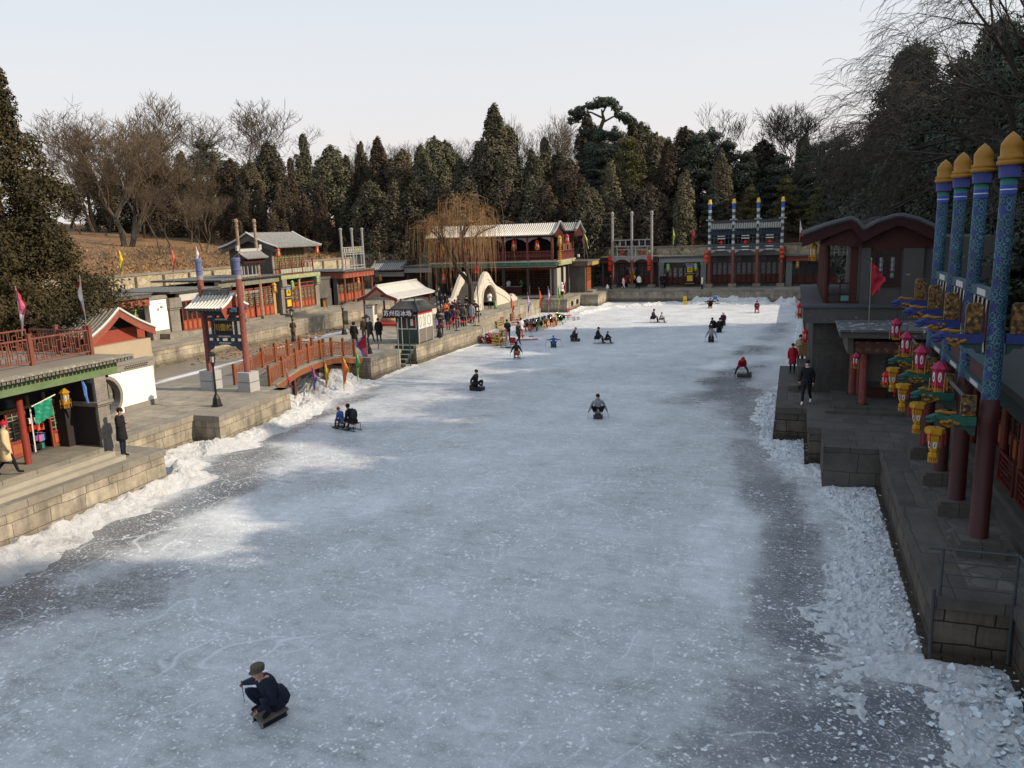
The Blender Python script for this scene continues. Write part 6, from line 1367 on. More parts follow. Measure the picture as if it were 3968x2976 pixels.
# ---------------------------------------------------------------- flags
FG='pennants on poles around the rink'
def clothm(n):
    nm='flag_'+n
    if nm in MC:return MC[nm]
    m,t,b=nt(nm);p=pos(t);c=CL[n];L(t,mix(t,noi(t,p,5,3),c4(c,.75),c4(c,1.2)),b.inputs['Base Color']);b.inputs['Roughness'].default_value=.8;MC[nm]=m;return m
def flag(x,y,z0,zt,cols,label,wd=.5,ln=1.6,dr=0,rd=random.Random(3),pw=.02,lean=0):
    th=thing('pennant',label,'flag',(x,y,z0),group=FG)
    m=MB();m.cyl((x,y,z0),(x+lean,y,zt+.05),pw,n=5);m.ball((x+lean,y,zt+.05),pw*1.8,6,4);m.build('pole',pm('flagpole',(.25,.22,.18),.6,.2,4),th)
    m=MB();n=14;k=5;ca,sa=math.cos(dr),math.sin(dr);vs=[]
    for i in range(n+1):
        u=i/n;z=zt-ln*u;ww=wd*(math.sin(min(1,u*1.9)*pi/2)*.9+.1)*(1 if u<.55 else 1-(u-.55)/.45*.75)
        for j in range(k+1):
            v=j/k;d=ww*v*(.75+.1*math.sin(u*17));w_=.07*math.sin(v*6+u*7)*v+.03*math.sin(u*23)*v;sl=-.18*v*wd
            vs.append((x+lean*(1-u)+ca*d-sa*w_,y+sa*d+ca*w_,z+sl-(.05*(i%2)*(1 if j==k else 0))))
    for i in range(n):
        for j in range(k):
            m.mat(1 if j==k-1 else (0 if i<n*.62 or len(cols)<3 else 2));a=i*(k+1)+j;m.add([vs[a],vs[a+1],vs[a+k+2],vs[a+k+1]],[(0,1,2,3)])
    m.build('cloth',[clothm(c) for c in cols],th);return th
flag(*PZ(B_(245,1110),4.72)[:2],4.72,6.8,('pink','crimson','white'),'pink and red pennant on the near shop roof railing, left one',.42,1.75,.3)
flag(*PZ(B_(925,990),4.6)[:2],4.72,6.95,('white','crimson','ltpurple'),'white and violet pennant on the near shop roof, right one',.44,1.75,pi-.2)
for p,ht,c,l in (((1325,680),3.3,('yellow','yellow','lime'),'yellow pennant on the flat roofs before the retaining wall'),((1870,560),3.2,('orange','pink','orange'),'salmon pennant on the flat roofs left of the blue capped column'),((2130,520),3.4,('white','crimson','pink'),'white and red striped pennant beside the left blue capped column')):
    x,y,_=PU(B_(*p),-48);flag(x,y,4.95,4.95+ht,c,l,.4,2.0,.4)
x,y,_=PZ(N_(1190,880),.0);flag(-23.45,31.9,.0,2.1,('crimson','crimson'),'short red banner wrapped on the near end post of the red bridge',.12,1.0,.2,pw=.03)
for p,h,c,l,w_ in (((1435,950),1.75,('purple','crimson','ltblue'),'small violet pennant planted in the snow under the bridge',.3),((1565,905),1.9,('yellow','orange','yellow'),'mustard pennant planted in the snow under the bridge',.3),((1755,905),2.2,('orange','yellow','orange'),'orange and yellow fringed pennant planted in the snow mound',.45),((1900,830),2.1,('green','lime','lime'),'green pennant planted right of the snow mound',.3)):
    x,y,_=PZ(N_(*p),.0);flag(x,y,.0,h,c,l,w_,h*.72,.1)
x,y,_=PZ(N_(2020,740),.0);flag(x,y,.0,2.9,('crimson','ltblue','pink'),'magenta pennant with blue fringe at the pier corner right of the bridge',1.0,1.5,pi-.1)
for q,h,c,l,w_,dr in (((1300,1630),2.6,('green','lime','yellow'),'green pennant at the head of the metal stair',.45,.2),((1425,1640),2.8,('orange','crimson','orange'),'orange pennant among the stacked sleds',.4,.2),((1490,1650),2.4,('lime','lime'),'furled pale green pennant among the ice bicycles',.12,.1),((1600,1560),2.8,('ltpurple','pink','ltblue'),'violet and pink pennant behind the ice bicycles',.3,.3),((1700,1520),2.9,('orange','crimson','orange'),'amber pennant behind the ice bicycles',.35,.3),((1790,1480),2.9,('ltpurple','crimson','pink'),'lilac pennant behind the ice bicycles',.3,.3),((1880,1420),2.9,('green','yellow','lime'),'green and yellow pennant behind the last ice bicycles',.35,.3)):
    pass
for dx,top,c,l,w_ in ((PZ(D_(1270,1235),0),2.35,('green','lime','yellow'),'green pennant at the foot of the metal stair',.42),(PZ(D_(1430,1230),0),2.5,('orange','crimson','orange'),'orange pennant among the stacked sleds',.4),(PZ(D_(1495,1195),0),2.1,('lime','lime'),'furled pale green pennant among the ice bicycles',.12),(PZ(D_(1590,1205),0),2.6,('ltpurple','pink','ltblue'),'violet and pink pennant behind the ice bicycles',.3),(PZ(D_(1700,1185),0),2.9,('orange','crimson','orange'),'amber pennant behind the ice bicycles',.36),(PZ(D_(1785,1165),0),2.9,('ltpurple','crimson','pink'),'lilac pennant behind the ice bicycles',.3),(PZ(D_(1878,1150),0),2.9,('green','yellow','lime'),'green and yellow pennant behind the last ice bicycles',.34)):
    flag(dx[0],dx[1],0,top,c,l,w_,1.9,.35)
x,y,_=PZ(D_(1965,1050),1.35);flag(-22.3,78.6,1.35,3.2,('crimson','crimson'),'dark red pennant on the quay corner above the drain holes',.35,1.3,pi-.3)
flag(-22.6,87.6,4.9,7.9,('pink','pink'),'pink pennant beside the teahouse roof end',.35,1.5,pi-.4);flag(-22.3,88.2,4.9,8.1,('lime','white','lime'),'pale green pennant slanting beside the teahouse roof end',.35,1.8,.1,lean=-.5)
flag(-13.8,96,4.9,8.3,('lime','yellow','lime'),'thin yellow green pennant above the grey fascia far shop',.3,2.0,.1);flag(-11.6,96,4.9,8.3,('crimson','crimson'),'crimson pennant above the grey fascia far shop',.45,2.1,.1,lean=.1);flag(.45,95.5,4.9,8.7,('white','pink','crimson'),'white and red pennant above the far right shop',.35,2.2,.1)
flag(2.75,32.3,4.5,7.0,('crimson','crimson'),'bright red pennant drooping over the pavilion roof on the right bank',.62,1.25,.0,lean=-.03)
# green cloth banner and blue ribbon at near shop
th=thing('cloth_banner','torn emerald green cloth banner hanging at the near shop doorway','banner',(-22.4,17.5,3.7));m=MB();m.cyl((-22.4,17.36,3.58),(-22.35,18.2,3.8),.02,n=5);m.build('stick',PLASTER,th)
m=MB();n=7
for i in range(n):
    for j in range(5):
        f=lambda i,j:(-22.38+.03*math.sin(i*2+j),17.42+.11*i*.85-.0*j,3.6+.025*i-.12*j-(.06*(i%2) if j==5 else 0))
        m.add([f(i,j),f(i+1,j),f(i+1,j+1),f(i,j+1)],[(0,1,2,3)])
m.build('cloth',pm('emerald_cloth',(.01,.22,.13),.4,.3,7,spec=.6),th)
m=MB();m.tube([(-22.1,19.05,4.12),(-22.1,19.12,3.85),(-22.08,19.1,3.6),(-22.1,19.18,3.3)],[.03,.06,.05,.03],5);tag(m.build('ribbon',C_('ltblue')),'light blue ribbon hanging beside the near shop pier','ribbon')
# ---------------------------------------------------------------- trees
def leafcloud(m,clumps,per,size,rn,up=.35,flat=.0):
    for c,r,dirv in clumps:
        for k in range(per):
            while True:
                q=Vector((rn.uniform(-1,1),rn.uniform(-1,1),rn.uniform(-1,1)))
                if q.length<1:break
            q=q.normalized()*(q.length**.45)
            p=Vector((c[0]+q.x*r[0],c[1]+q.y*r[1],c[2]+q.z*r[2]))
            n=(q+Vector((rn.gauss(0,.5),rn.gauss(0,.5),rn.gauss(0,.4)+up))).normalized()
            a=n.cross(Vector((rn.uniform(-1,1),rn.uniform(-1,1),rn.uniform(-1,1)))).normalized();b=n.cross(a)
            s=size*rn.uniform(.55,1.35);t=s*rn.uniform(.3,.6)
            o=len(m.v)
            m.v+=[tuple(p-a*s*.5-b*t*.5),tuple(p+a*s*.5-b*t*.35),tuple(p+a*s*.2+b*t)]
            m.f.append((o,o+1,o+2));m.m.append(0)
def conifer_mesh(nm,seed,H=12,Rm=2.2,style='cypress',per=60,size=.34,nc=95):
    rn=random.Random(seed);cl=[]
    if style=='cypress':
        tops=[(0,0,1)]+[(rn.uniform(-.45,.45)*Rm,rn.uniform(-.45,.45)*Rm,rn.uniform(.72,.93)) for _ in range(rn.randint(1,3))]
        for i in range(nc):
            tx,ty,th_=tops[0] if rn.random()<.6 else rn.choice(tops)
            u=rn.random()**.75;z=.06+u*.94*th_
            w=Rm*min(1,(1-z/th_)*1.9+.06)*(.72+.28*math.sin(z*9+seed))*(.75 if z<.15 else 1)
            a=rn.uniform(0,2*pi);k=math.sqrt(rn.uniform(.25,1))
            rr_=Rm*rn.uniform(.18,.32)*(.45+.55*min(1,(1-z/th_)*2))
            cl.append(((tx*z+w*k*math.cos(a),ty*z+w*k*math.sin(a),z*H),(rr_,rr_,rr_*rn.uniform(1.6,2.8)),None))
        cl.append(((0,0,H*.985),(.16,.16,.5),None))
    elif style=='pine':
        for i in range(nc):
            u=rn.random();z=.25+.75*u;w=Rm*(1-u**1.6)*1.0+.25;a=rn.uniform(0,2*pi);k=rn.uniform(.45,1)
            rr_=Rm*rn.uniform(.16,.3)
            cl.append(((w*k*math.cos(a),w*k*math.sin(a),z*H+rn.uniform(-.4,.4)-k*.6),(rr_*1.3,rr_*1.3,rr_*.5),None))
        for k in range(3):cl.append(((rn.uniform(-.3,.3),rn.uniform(-.3,.3),H*(.9+.04*k)),(.4,.4,.5),None))
    elif style=='juniper':
        for i in range(nc):
            u=rn.random();z=.0+u
            w=Rm*(1-max(0,u-.12)**1.25)*(.8+.2*math.sin(u*15+seed));a=rn.uniform(0,2*pi);k=rn.uniform(.55,1.08)
            rr_=Rm*rn.uniform(.12,.22)*(1-.45*u)
            cl.append(((w*k*math.cos(a),w*k*math.sin(a),z*H*.96+.3),(rr_*1.15,rr_*1.15,rr_*rn.uniform(.6,1.1)),None))
        cl.append(((0,0,H*.98),(.5,.5,.9),None))
    m=MB();leafcloud(m,cl,per,size,rn);me=bpy.data.meshes.new(nm);me.from_pydata(m.v,[],m.f);me.update()
    t=MB();t.tube([(0,0,-1.2),(rn.uniform(-.1,.1),0,H*.35),(0,0,H*.93)],[H*.022,H*.016,.03],7)
    for i in range(26 if style!='cypress' else 14):
        z=H*rn.uniform(.15,.85);a=rn.uniform(0,2*pi);l=Rm*(1-z/H)*1.0+.3;e=Vector((l*math.cos(a),l*math.sin(a),rn.uniform(.1,.9)))
        t.tube([(0,0,z),(e.x*.5,e.y*.5,z+e.z*.4),(e.x,e.y,z+e.z)],[.09,.06,.02],4)
    tm=bpy.data.meshes.new(nm+'_trunk');tm.from_pydata(t.v,[],t.f);tm.update();return me,tm
def withmat(me,mt):
    c=me.copy();c.materials.clear();c.materials.append(mt);return c
def tree(name,label,loc,me,tm,sc_,rz,group,cat='tree'):
    th=thing(name,label,cat,loc,rz,group);th.scale=sc_ if hasattr(sc_,'__len__') else (sc_,)*3
    for nm,x in (('trunk',tm),('crown',me)):
        o=bpy.data.objects.new(nm,x);COL.objects.link(o);o.parent=th
    return th
def bare_mesh(nm,seed,H=12,spread=.55,depth=5,r0=.2,trunk=.25,tw=.018,fork=1,arch=0):
    rn=random.Random(seed);t=MB();c=MB()
    def br(p,d,l,r,lv):
        n=3;pts=[p];q=p
        for i in range(n):
            d=(d+Vector((rn.gauss(0,.13),rn.gauss(0,.13),rn.gauss(0,.10)+(.07 if lv<3 else .03)-arch*.05*lv))).normalized();q=q+d*(l/n);pts.append(q)
        r2=max(tw*.6,r*.62);rs=[r+(r2-r)*i/n for i in range(n+1)]
        (t if lv<2 else c).tube(pts,rs,6 if lv<1 else 5 if lv<2 else 3,cap=False)
        if lv>=depth:return
        k=rn.choice((2,3,3)) if lv<2 else rn.choice((2,3,3,4)) if lv<depth-1 else 4
        for i in range(k):
            s=pts[-1] if i<2 else pts[rn.choice((1,2,3))]
            a=Vector((rn.gauss(0,1),rn.gauss(0,1),rn.gauss(0,.45))).normalized()
            nd=(d*(1-spread)+a*spread*rn.uniform(.7,1.2)+Vector((0,0,.22))).normalized()
            br(s,nd,l*rn.uniform(.62,.86),max(tw,r2*rn.uniform(.65,.9)),lv+1)
    L0=H*.30
    for f in range(fork):
        a=f*2.6;br(Vector((.25*math.cos(a)*(fork>1),.25*math.sin(a)*(fork>1),-1)),Vector((.3*math.cos(a)*(fork>1),.3*math.sin(a)*(fork>1),1)).normalized(),L0+1,r0,0)
    zt=max(v[2] for v in c.v);k=H/zt
    out=[]
    for mb,s in ((c,'_twigs'),(t,'_trunk')):
        me=bpy.data.meshes.new(nm+s);me.from_pydata([(x*k,y*k,z*k) for x,y,z in mb.v],[],mb.f);me.update();out.append(me)
    return out[0],out[1]
CY=[conifer_mesh('cypress%d'%i,10+i,12,r,'cypress',200,.23,120) for i,r in enumerate((2.5,3.0,2.2,3.1))]
PN=[conifer_mesh('pine%d'%i,30+i,12,r,'pine',170,.23,100) for i,r in enumerate((3.2,3.8))]
BR=[bare_mesh('bare%d'%i,50+i,14,s,6,.22,tw=.022,fork=f) for i,(s,f) in enumerate(((.5,1),(.55,2),(.42,1)))]
CYM=[[withmat(a,l) for l in (LEAFC,LEAFB)]+[withmat(b,BARK)] for a,b in CY]
PNM=[[withmat(a,LEAFG),withmat(a,LEAFJ),withmat(b,BARK)] for a,b in PN]
BRM=[[withmat(a,BARKL),withmat(a,BARKD),withmat(b,BARK),withmat(b,BARKL)] for a,b in BR]
rt_=random.Random(77)
KN={'c':'green brown cypress','b':'russet brown cypress','g':'dark green pine','j':'olive pine','l':'pale bare tree','d':'dark bare tree'}
WH=[]
def plant(kind,q,v,rad=1,base=None,extra='',mi=None):
    x,y,zt=PV(q,v);zb=hill(x,y)-.2 if base is None else base;H=zt-zb;i=rt_.randrange(8) if mi is None else mi
    pos_='above the teahouse' if -40<x<-24 else 'behind the left shops' if x<=-40 else 'behind the far grey gateway' if x<-12 else 'behind the four post far gateway' if x<1 else 'right of the far gateways'
    lb='%s%s, %s'%(KN[kind],extra,pos_)
    if kind in 'cb':S=CYM[i%4];me=S[0 if kind=='c' else 1];tm=S[2];k=H/12;nm='cypress_tree';g='cypresses of the far woods';sx=k*rad
    elif kind in 'gj':S=PNM[i%2];me=S[0 if kind=='g' else 1];tm=S[2];k=H/12;nm='pine_tree';g='pines of the far woods';sx=k*rad
    else:S=BRM[i%3];me=S[0 if kind=='l' else 1];tm=S[3 if kind=='l' else 2];k=H/14;nm='bare_tree';g='bare winter trees';sx=k*rad
    return tree(nm,lb,(x,y,zb),me,tm,(sx,sx,k),rt_.uniform(0,6.28),g)
zl=lambda x,y:(x*.3276,83.6+y*.3276);zmm=lambda x,y:(669+x*.3024,195+y*.3024);zr=lambda x,y:(1282+x*.252,111.5+y*.252)
order=['tallest, with a thin spire','slim','broad','shorter','leaning a little','dense','ragged','narrow','thick topped','twin peaked','low','full','rounded','pointed','sparse','tufted']
T=[('b',(462,338),112,1.2),('b',(497,345),108,1.2),('g',(440,305),118,1.2),('c',(578,308),104,.95),('c',(655,300),108,1.0),('b',(628,350),100,1.0),('c',(714,317),104,1.15),('b',(537,350),100,1.1),('c',(778,316),108,.95),('b',(814,310),106,1.05),('c',(748,345),112,1),('b',(869,325),106,1.1),('c',(908,325),104,1.1),('c',(938,298),112,1.1),('c',(961,307),116,1.1),('c',(993,352),108,1.2),('c',(845,345),112,1.0),
 ('c',(1065,243),104,1.1),('c',(1041,306),108,1.3),('c',(1098,285),109,1.2),('b',(1115,350),112,1.1),('b',(1177,307),110,1.2),('c',(1150,330),104,1.1),('b',(1231,346),101,1.15),('c',(1205,330),115,1.2),('c',(1271,252),118,1.3),('g',(1300,275),112,1.0),('b',(1319,364),99,1.0),('g',(1327,275),110,1.0),('c',(1368,268),115,1.3),('c',(1385,267),120,1.2),('b',(1418,290),112,1.2),('b',(1443,311),106,1.1),('j',(1355,300),104,.9),
 ('c',(1481,277),114,1.3),('g',(1509,285),108,1.0),('g',(1539,277),114,1.0),('b',(1560,330),102,1.1),('g',(1572,300),110,.9),('g',(1610,330),106,1.0),('c',(1650,305),112,1.5),('g',(1690,330),106,1.1),('c',(1736,303),110,1.1),('j',(1700,380),100,1),('g',(1773,310),108,1.1),('g',(1811,300),104,1.1),('b',(1480,380),99,1.0),('b',(1405,400),99,1.0),('g',(1540,400),100,.9),('j',(1620,400),100,.9),('j',(1770,400),100,1.0),('g',(1845,330),100,1.2),('b',(690,400),99,1.0),('b',(600,400),98,1),('c',(900,400),99,1.1),('c',(800,395),99,1.1),('b',(850,400),98,1.1),('b',(960,400),99,1.2),('c',(1010,400),99,1.2),('b',(180,345),100,1.5),('c',(235,350),104,1.5),('b',(290,330),106,1.4),('b',(340,345),100,1.4),('b',(390,335),106,1.4),('c',(520,400),97,1.1),('b',(430,380),97,1.1),('b',(1090,400),98,1.2),('c',(1150,400),98,1.2),('c',(1270,400),98,1.1),('b',(1180,410),97.9,1.1),('c',(1360,400),99,1.0)]
ORD36='first second third fourth fifth sixth seventh eighth ninth tenth eleventh twelfth thirteenth fourteenth fifteenth sixteenth seventeenth eighteenth nineteenth twentieth twenty-first twenty-second twenty-third twenty-fourth twenty-fifth twenty-sixth twenty-seventh twenty-eighth twenty-ninth thirtieth thirty-first thirty-second thirty-third thirty-fourth thirty-fifth thirty-sixth'.split()
cnt={}
for k,q,v,r in T:
    c=cnt.get(k,0);cnt[k]=c+1
    o=plant(k,q,v,r,extra=' (%s)'%order[c%16] if 0 else '')
    o['label']='%s %s, %s'%(order[c%16].split(',')[0],KN[k],o['label'].split(', ')[-1]+(', %s row'%('front' if v<102 else 'middle' if v<110 else 'back')))
BT=[('l',(245,205),92,1.25),('l',(175,220),96,1.15),('l',(320,195),118,1.0),('l',(500,205),130,1.1),('l',(560,215),138,1.1),('l',(380,240),100,1.3),('l',(823,277),125,.9),('l',(905,290),125,.8),('l',(760,310),125,1),('l',(1030,262),125,.8),('l',(1104,252),125,.8),('l',(1159,240),125,.8),('l',(1205,243),125,.8),('l',(1243,236),122,.8),('l',(990,305),122,.8),('l',(1372,262),126,.9),('d',(1612,220),118,1.15),('d',(1675,226),114,1.0),('d',(1715,222),112,1.1),('d',(1750,222),112,1.1),('d',(1800,262),108,1.0),('l',(700,330),125,1.0),('l',(430,330),104,1.2),('l',(330,300),100,1.3),('l',(210,330),98,1.2),('l',(475,400),99,1.1),('d',(1830,300),106,1.0),('l',(160,390),90,1.5),('l',(300,395),93,1.5),('l',(400,395),92,1.4),('l',(440,370),96,1.3),('l',(130,330),100,1.4),('l',(270,300),104,1.2)]
BT.sort(key=lambda e:e[1][0])
for c,(k,q,v,r) in enumerate(BT):
    if 0:continue
    o=plant(k,q,v,r);o['label']='%s %s, %s, %s'%(ORD36[c],'bare tree from the left',o['label'].split(', ')[-1],'far back' if v>112 else 'near the wall')
# big forked tree on the leaf covered slope
me,tm=bare_mesh('forked',91,17,.5,7,.42,tw=.022,fork=2)
x,y,_=PV((277,545),78);o=tree('bare_tree','large bare tree with a forked dark trunk on the leaf covered slope',(x,y,hill(x,y)),withmat(me,BARKL),withmat(tm,BARKD),(1.15,1.15,1),1.2,'bare winter trees')
for i,(q,v,lb) in enumerate((((372,545),80,'thin bare tree leaning right on the slope beside the forked tree'),((440,525),82,'small crooked bare tree on the slope above the two storey house'),((345,545),74,'low bare sapling at the foot of the slope'))):
    x,y,_=PV(q,v);tree('bare_tree',lb,(x,y,hill(x,y)),BRM[i][0],BRM[i][2],(.62,.62,.6),i,'bare winter trees')
m=MB();rq=random.Random(31)
for i in range(9000):
    x=-58.3-abs(rq.gauss(0,11));y=rq.uniform(38,108);z=hill(x,y)+.03;s=rq.uniform(.08,.3);a=rq.uniform(0,6.3);o=len(m.v)
    m.v+=[(x,y,z),(x+s*math.cos(a),y+s*math.sin(a),z+rq.uniform(0,.12)),(x+s*.6*math.cos(a+1),y+s*.6*math.sin(a+1),z+rq.uniform(0,.3))];m.f.append((o,o+1,o+2));m.m.append(rq.randrange(3))
solo(m,'dry_undergrowth',[pm('dry_leaf_a',(.26,.13,.05),.9,.3,3),pm('dry_leaf_b',(.12,.08,.04),.9,.3,3),pm('dry_leaf_c',(.34,.22,.10),.9,.3,3)],'dry leaves and twigs scattered over the sunlit slope','undergrowth',kind='stuff')
# shrubs on the slope
me,tm=bare_mesh('shrub',95,2.2,.7,4,.05,tw=.012)
S_=[withmat(me,BARKL),withmat(tm,BARKL)]
for i in range(26):
    y=44+i*1.9;x=-59.5-rt_.uniform(0,2.5);o=tree('bare_shrub','thorny bare shrub above the sunlit retaining wall, %s from the left'%(['first','second','third','fourth','fifth','sixth','seventh','eighth','ninth','tenth','eleventh','twelfth','thirteenth','fourteenth','fifteenth','sixteenth','seventeenth','eighteenth','nineteenth','twentieth','twenty first','twenty second','twenty third','twenty fourth','twenty fifth','last'][i]),(x,y,hill(x,y)-.1),S_[0],S_[1],rt_.uniform(.7,1.3),rt_.uniform(0,6),'bare shrubs above the retaining wall','shrub')
# flat topped pine on its bare trunk
m=MB();x,y,zt=PV((1290,214),112);zb=hill(x,y)
th=thing('pine_tree','old flat topped pine on a tall curved bare trunk rising above the woods','tree',(x,y,zb))
zc=zt-2.6;m.tube([(x,y,zb),(x+.3,y,zb+6),(x+.1,y,zc-4.5),(x-.1,y,zc-2.5),(x+.9,y,zc-.2),(x+.6,y,zc+1.2)],[.5,.42,.36,.33,.28,.1],8)
for a,b in (((x+.8,y,zc-.6),(x+3.6,y,zc+.1)),((x+.8,y,zc),(x-2.6,y,zc+1.2)),((x+.7,y,zc+.6),(x+1.8,y,zc+1.8)),((x+.4,y,zc-1.6),(x-1.6,y,zc-1.9)),((x+2.6,y,zc),(x+4.3,y,zc-1.2))):m.tube([a,((a[0]+b[0])/2,a[1],(a[2]+b[2])/2+.3),b],[.16,.12,.05],5)
m.build('trunk',BARKL,th)
rn=random.Random(5);cl=[]
for i in range(46):
    u=rn.uniform(-1,1);cx_=x+.5+u*4.0;cz_=zc+2.1-abs(u)**2*2.0+rn.uniform(-.5,.35)-(.8 if u>.6 else 0);cl.append(((cx_,y+rn.uniform(-1.8,1.8),cz_),(.75,.75,.38),None))
for i in range(6):cl.append(((x-1.5+rn.uniform(-.6,.6),y,zc-1.7+rn.uniform(-.2,.2)),(.5,.5,.25),None))
m=MB();leafcloud(m,cl,90,.36,rn);m.build('crown',LEAFG,th)
# big juniper on the left
JM,JT=conifer_mesh('juniper',61,18.5,6.6,'juniper',250,.20,450)
tree('juniper_tree','huge olive green evergreen with ragged outline filling the left edge',(-46,35.5,.8),withmat(JM,LEAFJ),withmat(JT,BARK),1,.4,None)
JM2,JT2=conifer_mesh('juniper2',64,9.5,4.8,'juniper',220,.19,190)
tree('juniper_tree','lower spreading evergreen branches in front of the huge one at the left edge',(-41.5,30.2,1.0),withmat(JM2,LEAFJ),withmat(JT2,BARK),1,2.4,None)
# willow
rn=random.Random(8);x,y,z=PV((1012,640),66.2);z=1.34
x,y=-26.95,63.6
th=thing('willow_tree','bare weeping willow with orange brown hanging strands beside the arch bridge','tree',(x,y,z))
m=MB();limbs=[]
def limb(p,q,r0,r1,bend=(0,0,0)):
    mid=(Vector(p)+Vector(q))/2+Vector(bend);m.tube([p,tuple((Vector(p)+mid)/2+Vector(bend)*.4),tuple(mid),tuple((Vector(q)+mid)/2+Vector(bend)*.2),q],[r0,r0*.9,(r0+r1)/2,r1*1.1,r1],7,cap=False);limbs.append((Vector(p),mid,Vector(q)))
f=(x+.25,y,4.0);limb((x-.1,y,1.2),f,.30,.24,(.15,0,0))
g1=(x-2.2,y+.3,7.4);limb(f,g1,.2,.13,(-.3,0,.2));g2=(x-.3,y-.4,7.9);limb(f,g2,.19,.12,(-.1,0,.1))
for a,b in ((g1,(x-3.0,y+.8,9.6)),(g1,(x-3.7,y-.6,8.9)),(g1,(x-2.4,y+1.5,10.1)),(g2,(x+.6,y-.3,11.0)),(g2,(x-.9,y+.8,11.3)),(g2,(x+2.1,y+.5,10.2)),(g2,(x+1.6,y-1.6,9.3)),((x-.9,y,6),(x-2.6,y-1.6,9.4)),((x,y,6.6),(x+2.6,y+.4,8.9))):limb(a,b,.10,.04,(rn.uniform(-.3,.3),rn.uniform(-.3,.3),.5))
m.build('trunk',BARKD,th)
m=MB()
ends=[q for _,_,q in limbs[3:]]
for i in range(520):
    p,md,q=limbs[3+rn.randrange(len(limbs)-3)];t_=rn.uniform(.35,1.05);s0=p.lerp(q,t_)+(md-(p+q)/2)*(1-abs(2*t_-1))
    a=rn.uniform(0,2*pi);R_=rn.uniform(.3,1.9);up=rn.uniform(.1,.9);pt=[s0,s0+Vector((math.cos(a)*R_*.5,math.sin(a)*R_*.5,up)),s0+Vector((math.cos(a)*R_,math.sin(a)*R_,up*.6))]
    ln=rn.uniform(1.0,4.2) if rn.random()<.75 else rn.uniform(3,6.5);zz=pt[-1].z;cx_=pt[-1]
    for k in range(4):cx_=cx_+Vector((math.cos(a)*.05+rn.gauss(0,.04),math.sin(a)*.05+rn.gauss(0,.04),-ln/4));pt.append(cx_.copy())
    if pt[-1].z<2.6:continue
    m.tube(pt,[.016,.014,.012,.011,.010,.009,.007],3,cap=False)
m.build('crown',WILLOW,th,label='hanging leafless strands')
# woods on the right bank (cast the long shade over the ice)
RT=[]
r2=random.Random(21)
def wood(name,lab,x,y,H,S,k,rad=1,g='evergreens on the right bank'):
    zb=hill(x,y) if x>11.5 else 1.3
    return tree(name,lab,(x,y,zb-.3),S[k],S[2],(rad*min(H,15)/12,rad*min(H,15)/12,H/12),r2.uniform(0,6),g)
JM_=[withmat(JM2,LEAFG),withmat(JM2,LEAFG),withmat(JT2,BARK)]
PX,PXT=conifer_mesh('big_pine',71,12,4.4,'pine',170,.22,230)
BP=[withmat(PX,LEAFG),withmat(PX,LEAFG),withmat(PXT,BARKD)]
ORD26='leftmost foremost nearer middle-near central closer leaning shortest first second third fourth fifth sixth seventh eighth ninth tenth eleventh twelfth thirteenth fourteenth fifteenth sixteenth seventeenth eighteenth nineteenth twentieth twenty-first twenty-second twenty-third twenty-fourth twenty-fifth twenty-sixth twenty-seventh twenty-eighth twenty-ninth'.split()
RW=[(6.4,63,13.5),(8.2,60,15.2),(9.2,66,12.5),(10.6,53,15.5),(8.6,49,11),(10.4,42,12.5),(9.4,34,9.6),(9.6,28,8.6),(13.5,-8,14),(16,-2,15),(13,3,13.5),(17,8,15),(13.2,12.5,13.5),(18,17,16),(14,21,13.5),(19,25,15.5),(13.5,29,13.5),(17,33,16.3),(14.5,38,13.6),(13.2,43,14.5),(17,47,15.5),(13.2,50.5,13.0),(12.6,56,14.5),(16.5,58.5,17),(12.6,62,14.5),(22,18,18),(22,34,20),(15.6,26,15.5),(16,66,19),(20,62,20),(13,67,13),(24,68,21),(22,52,18),(25,40,17),(24,28,16),(25,15,16),(24,2,16)]  # some out-of-view pines added
side=['first','second','third','fourth','fifth','sixth']
for i,(x,y,H) in enumerate(RW):
    wood('pine_tree','dark pine on the right bank, %s, %s of those trees from the near end'%('back row' if x>=20 else 'middle row' if x>=15.5 else 'front row',ORD26[i]),x,y,H,BP if i%2 else PNM[i%2],0,(1.1 if i%2 else 1.25) if y<46 and x>12 else .95 if i%2 else 1.15)
for i,(x,y,H) in enumerate(((9,106,17),(13,112,22),(17,104,20),(22,112,24),(7,100,14),(12,98,15),(27,106,24),(18,96,19),(33,110,27),(26,97,22))):
    x_,y_=x,y;wood('pine_tree','dark pine at the right end of the far woods, %s by size'%ORD26[i],x,y,H,BP if i%2 else PNM[i%2],0,1.2)
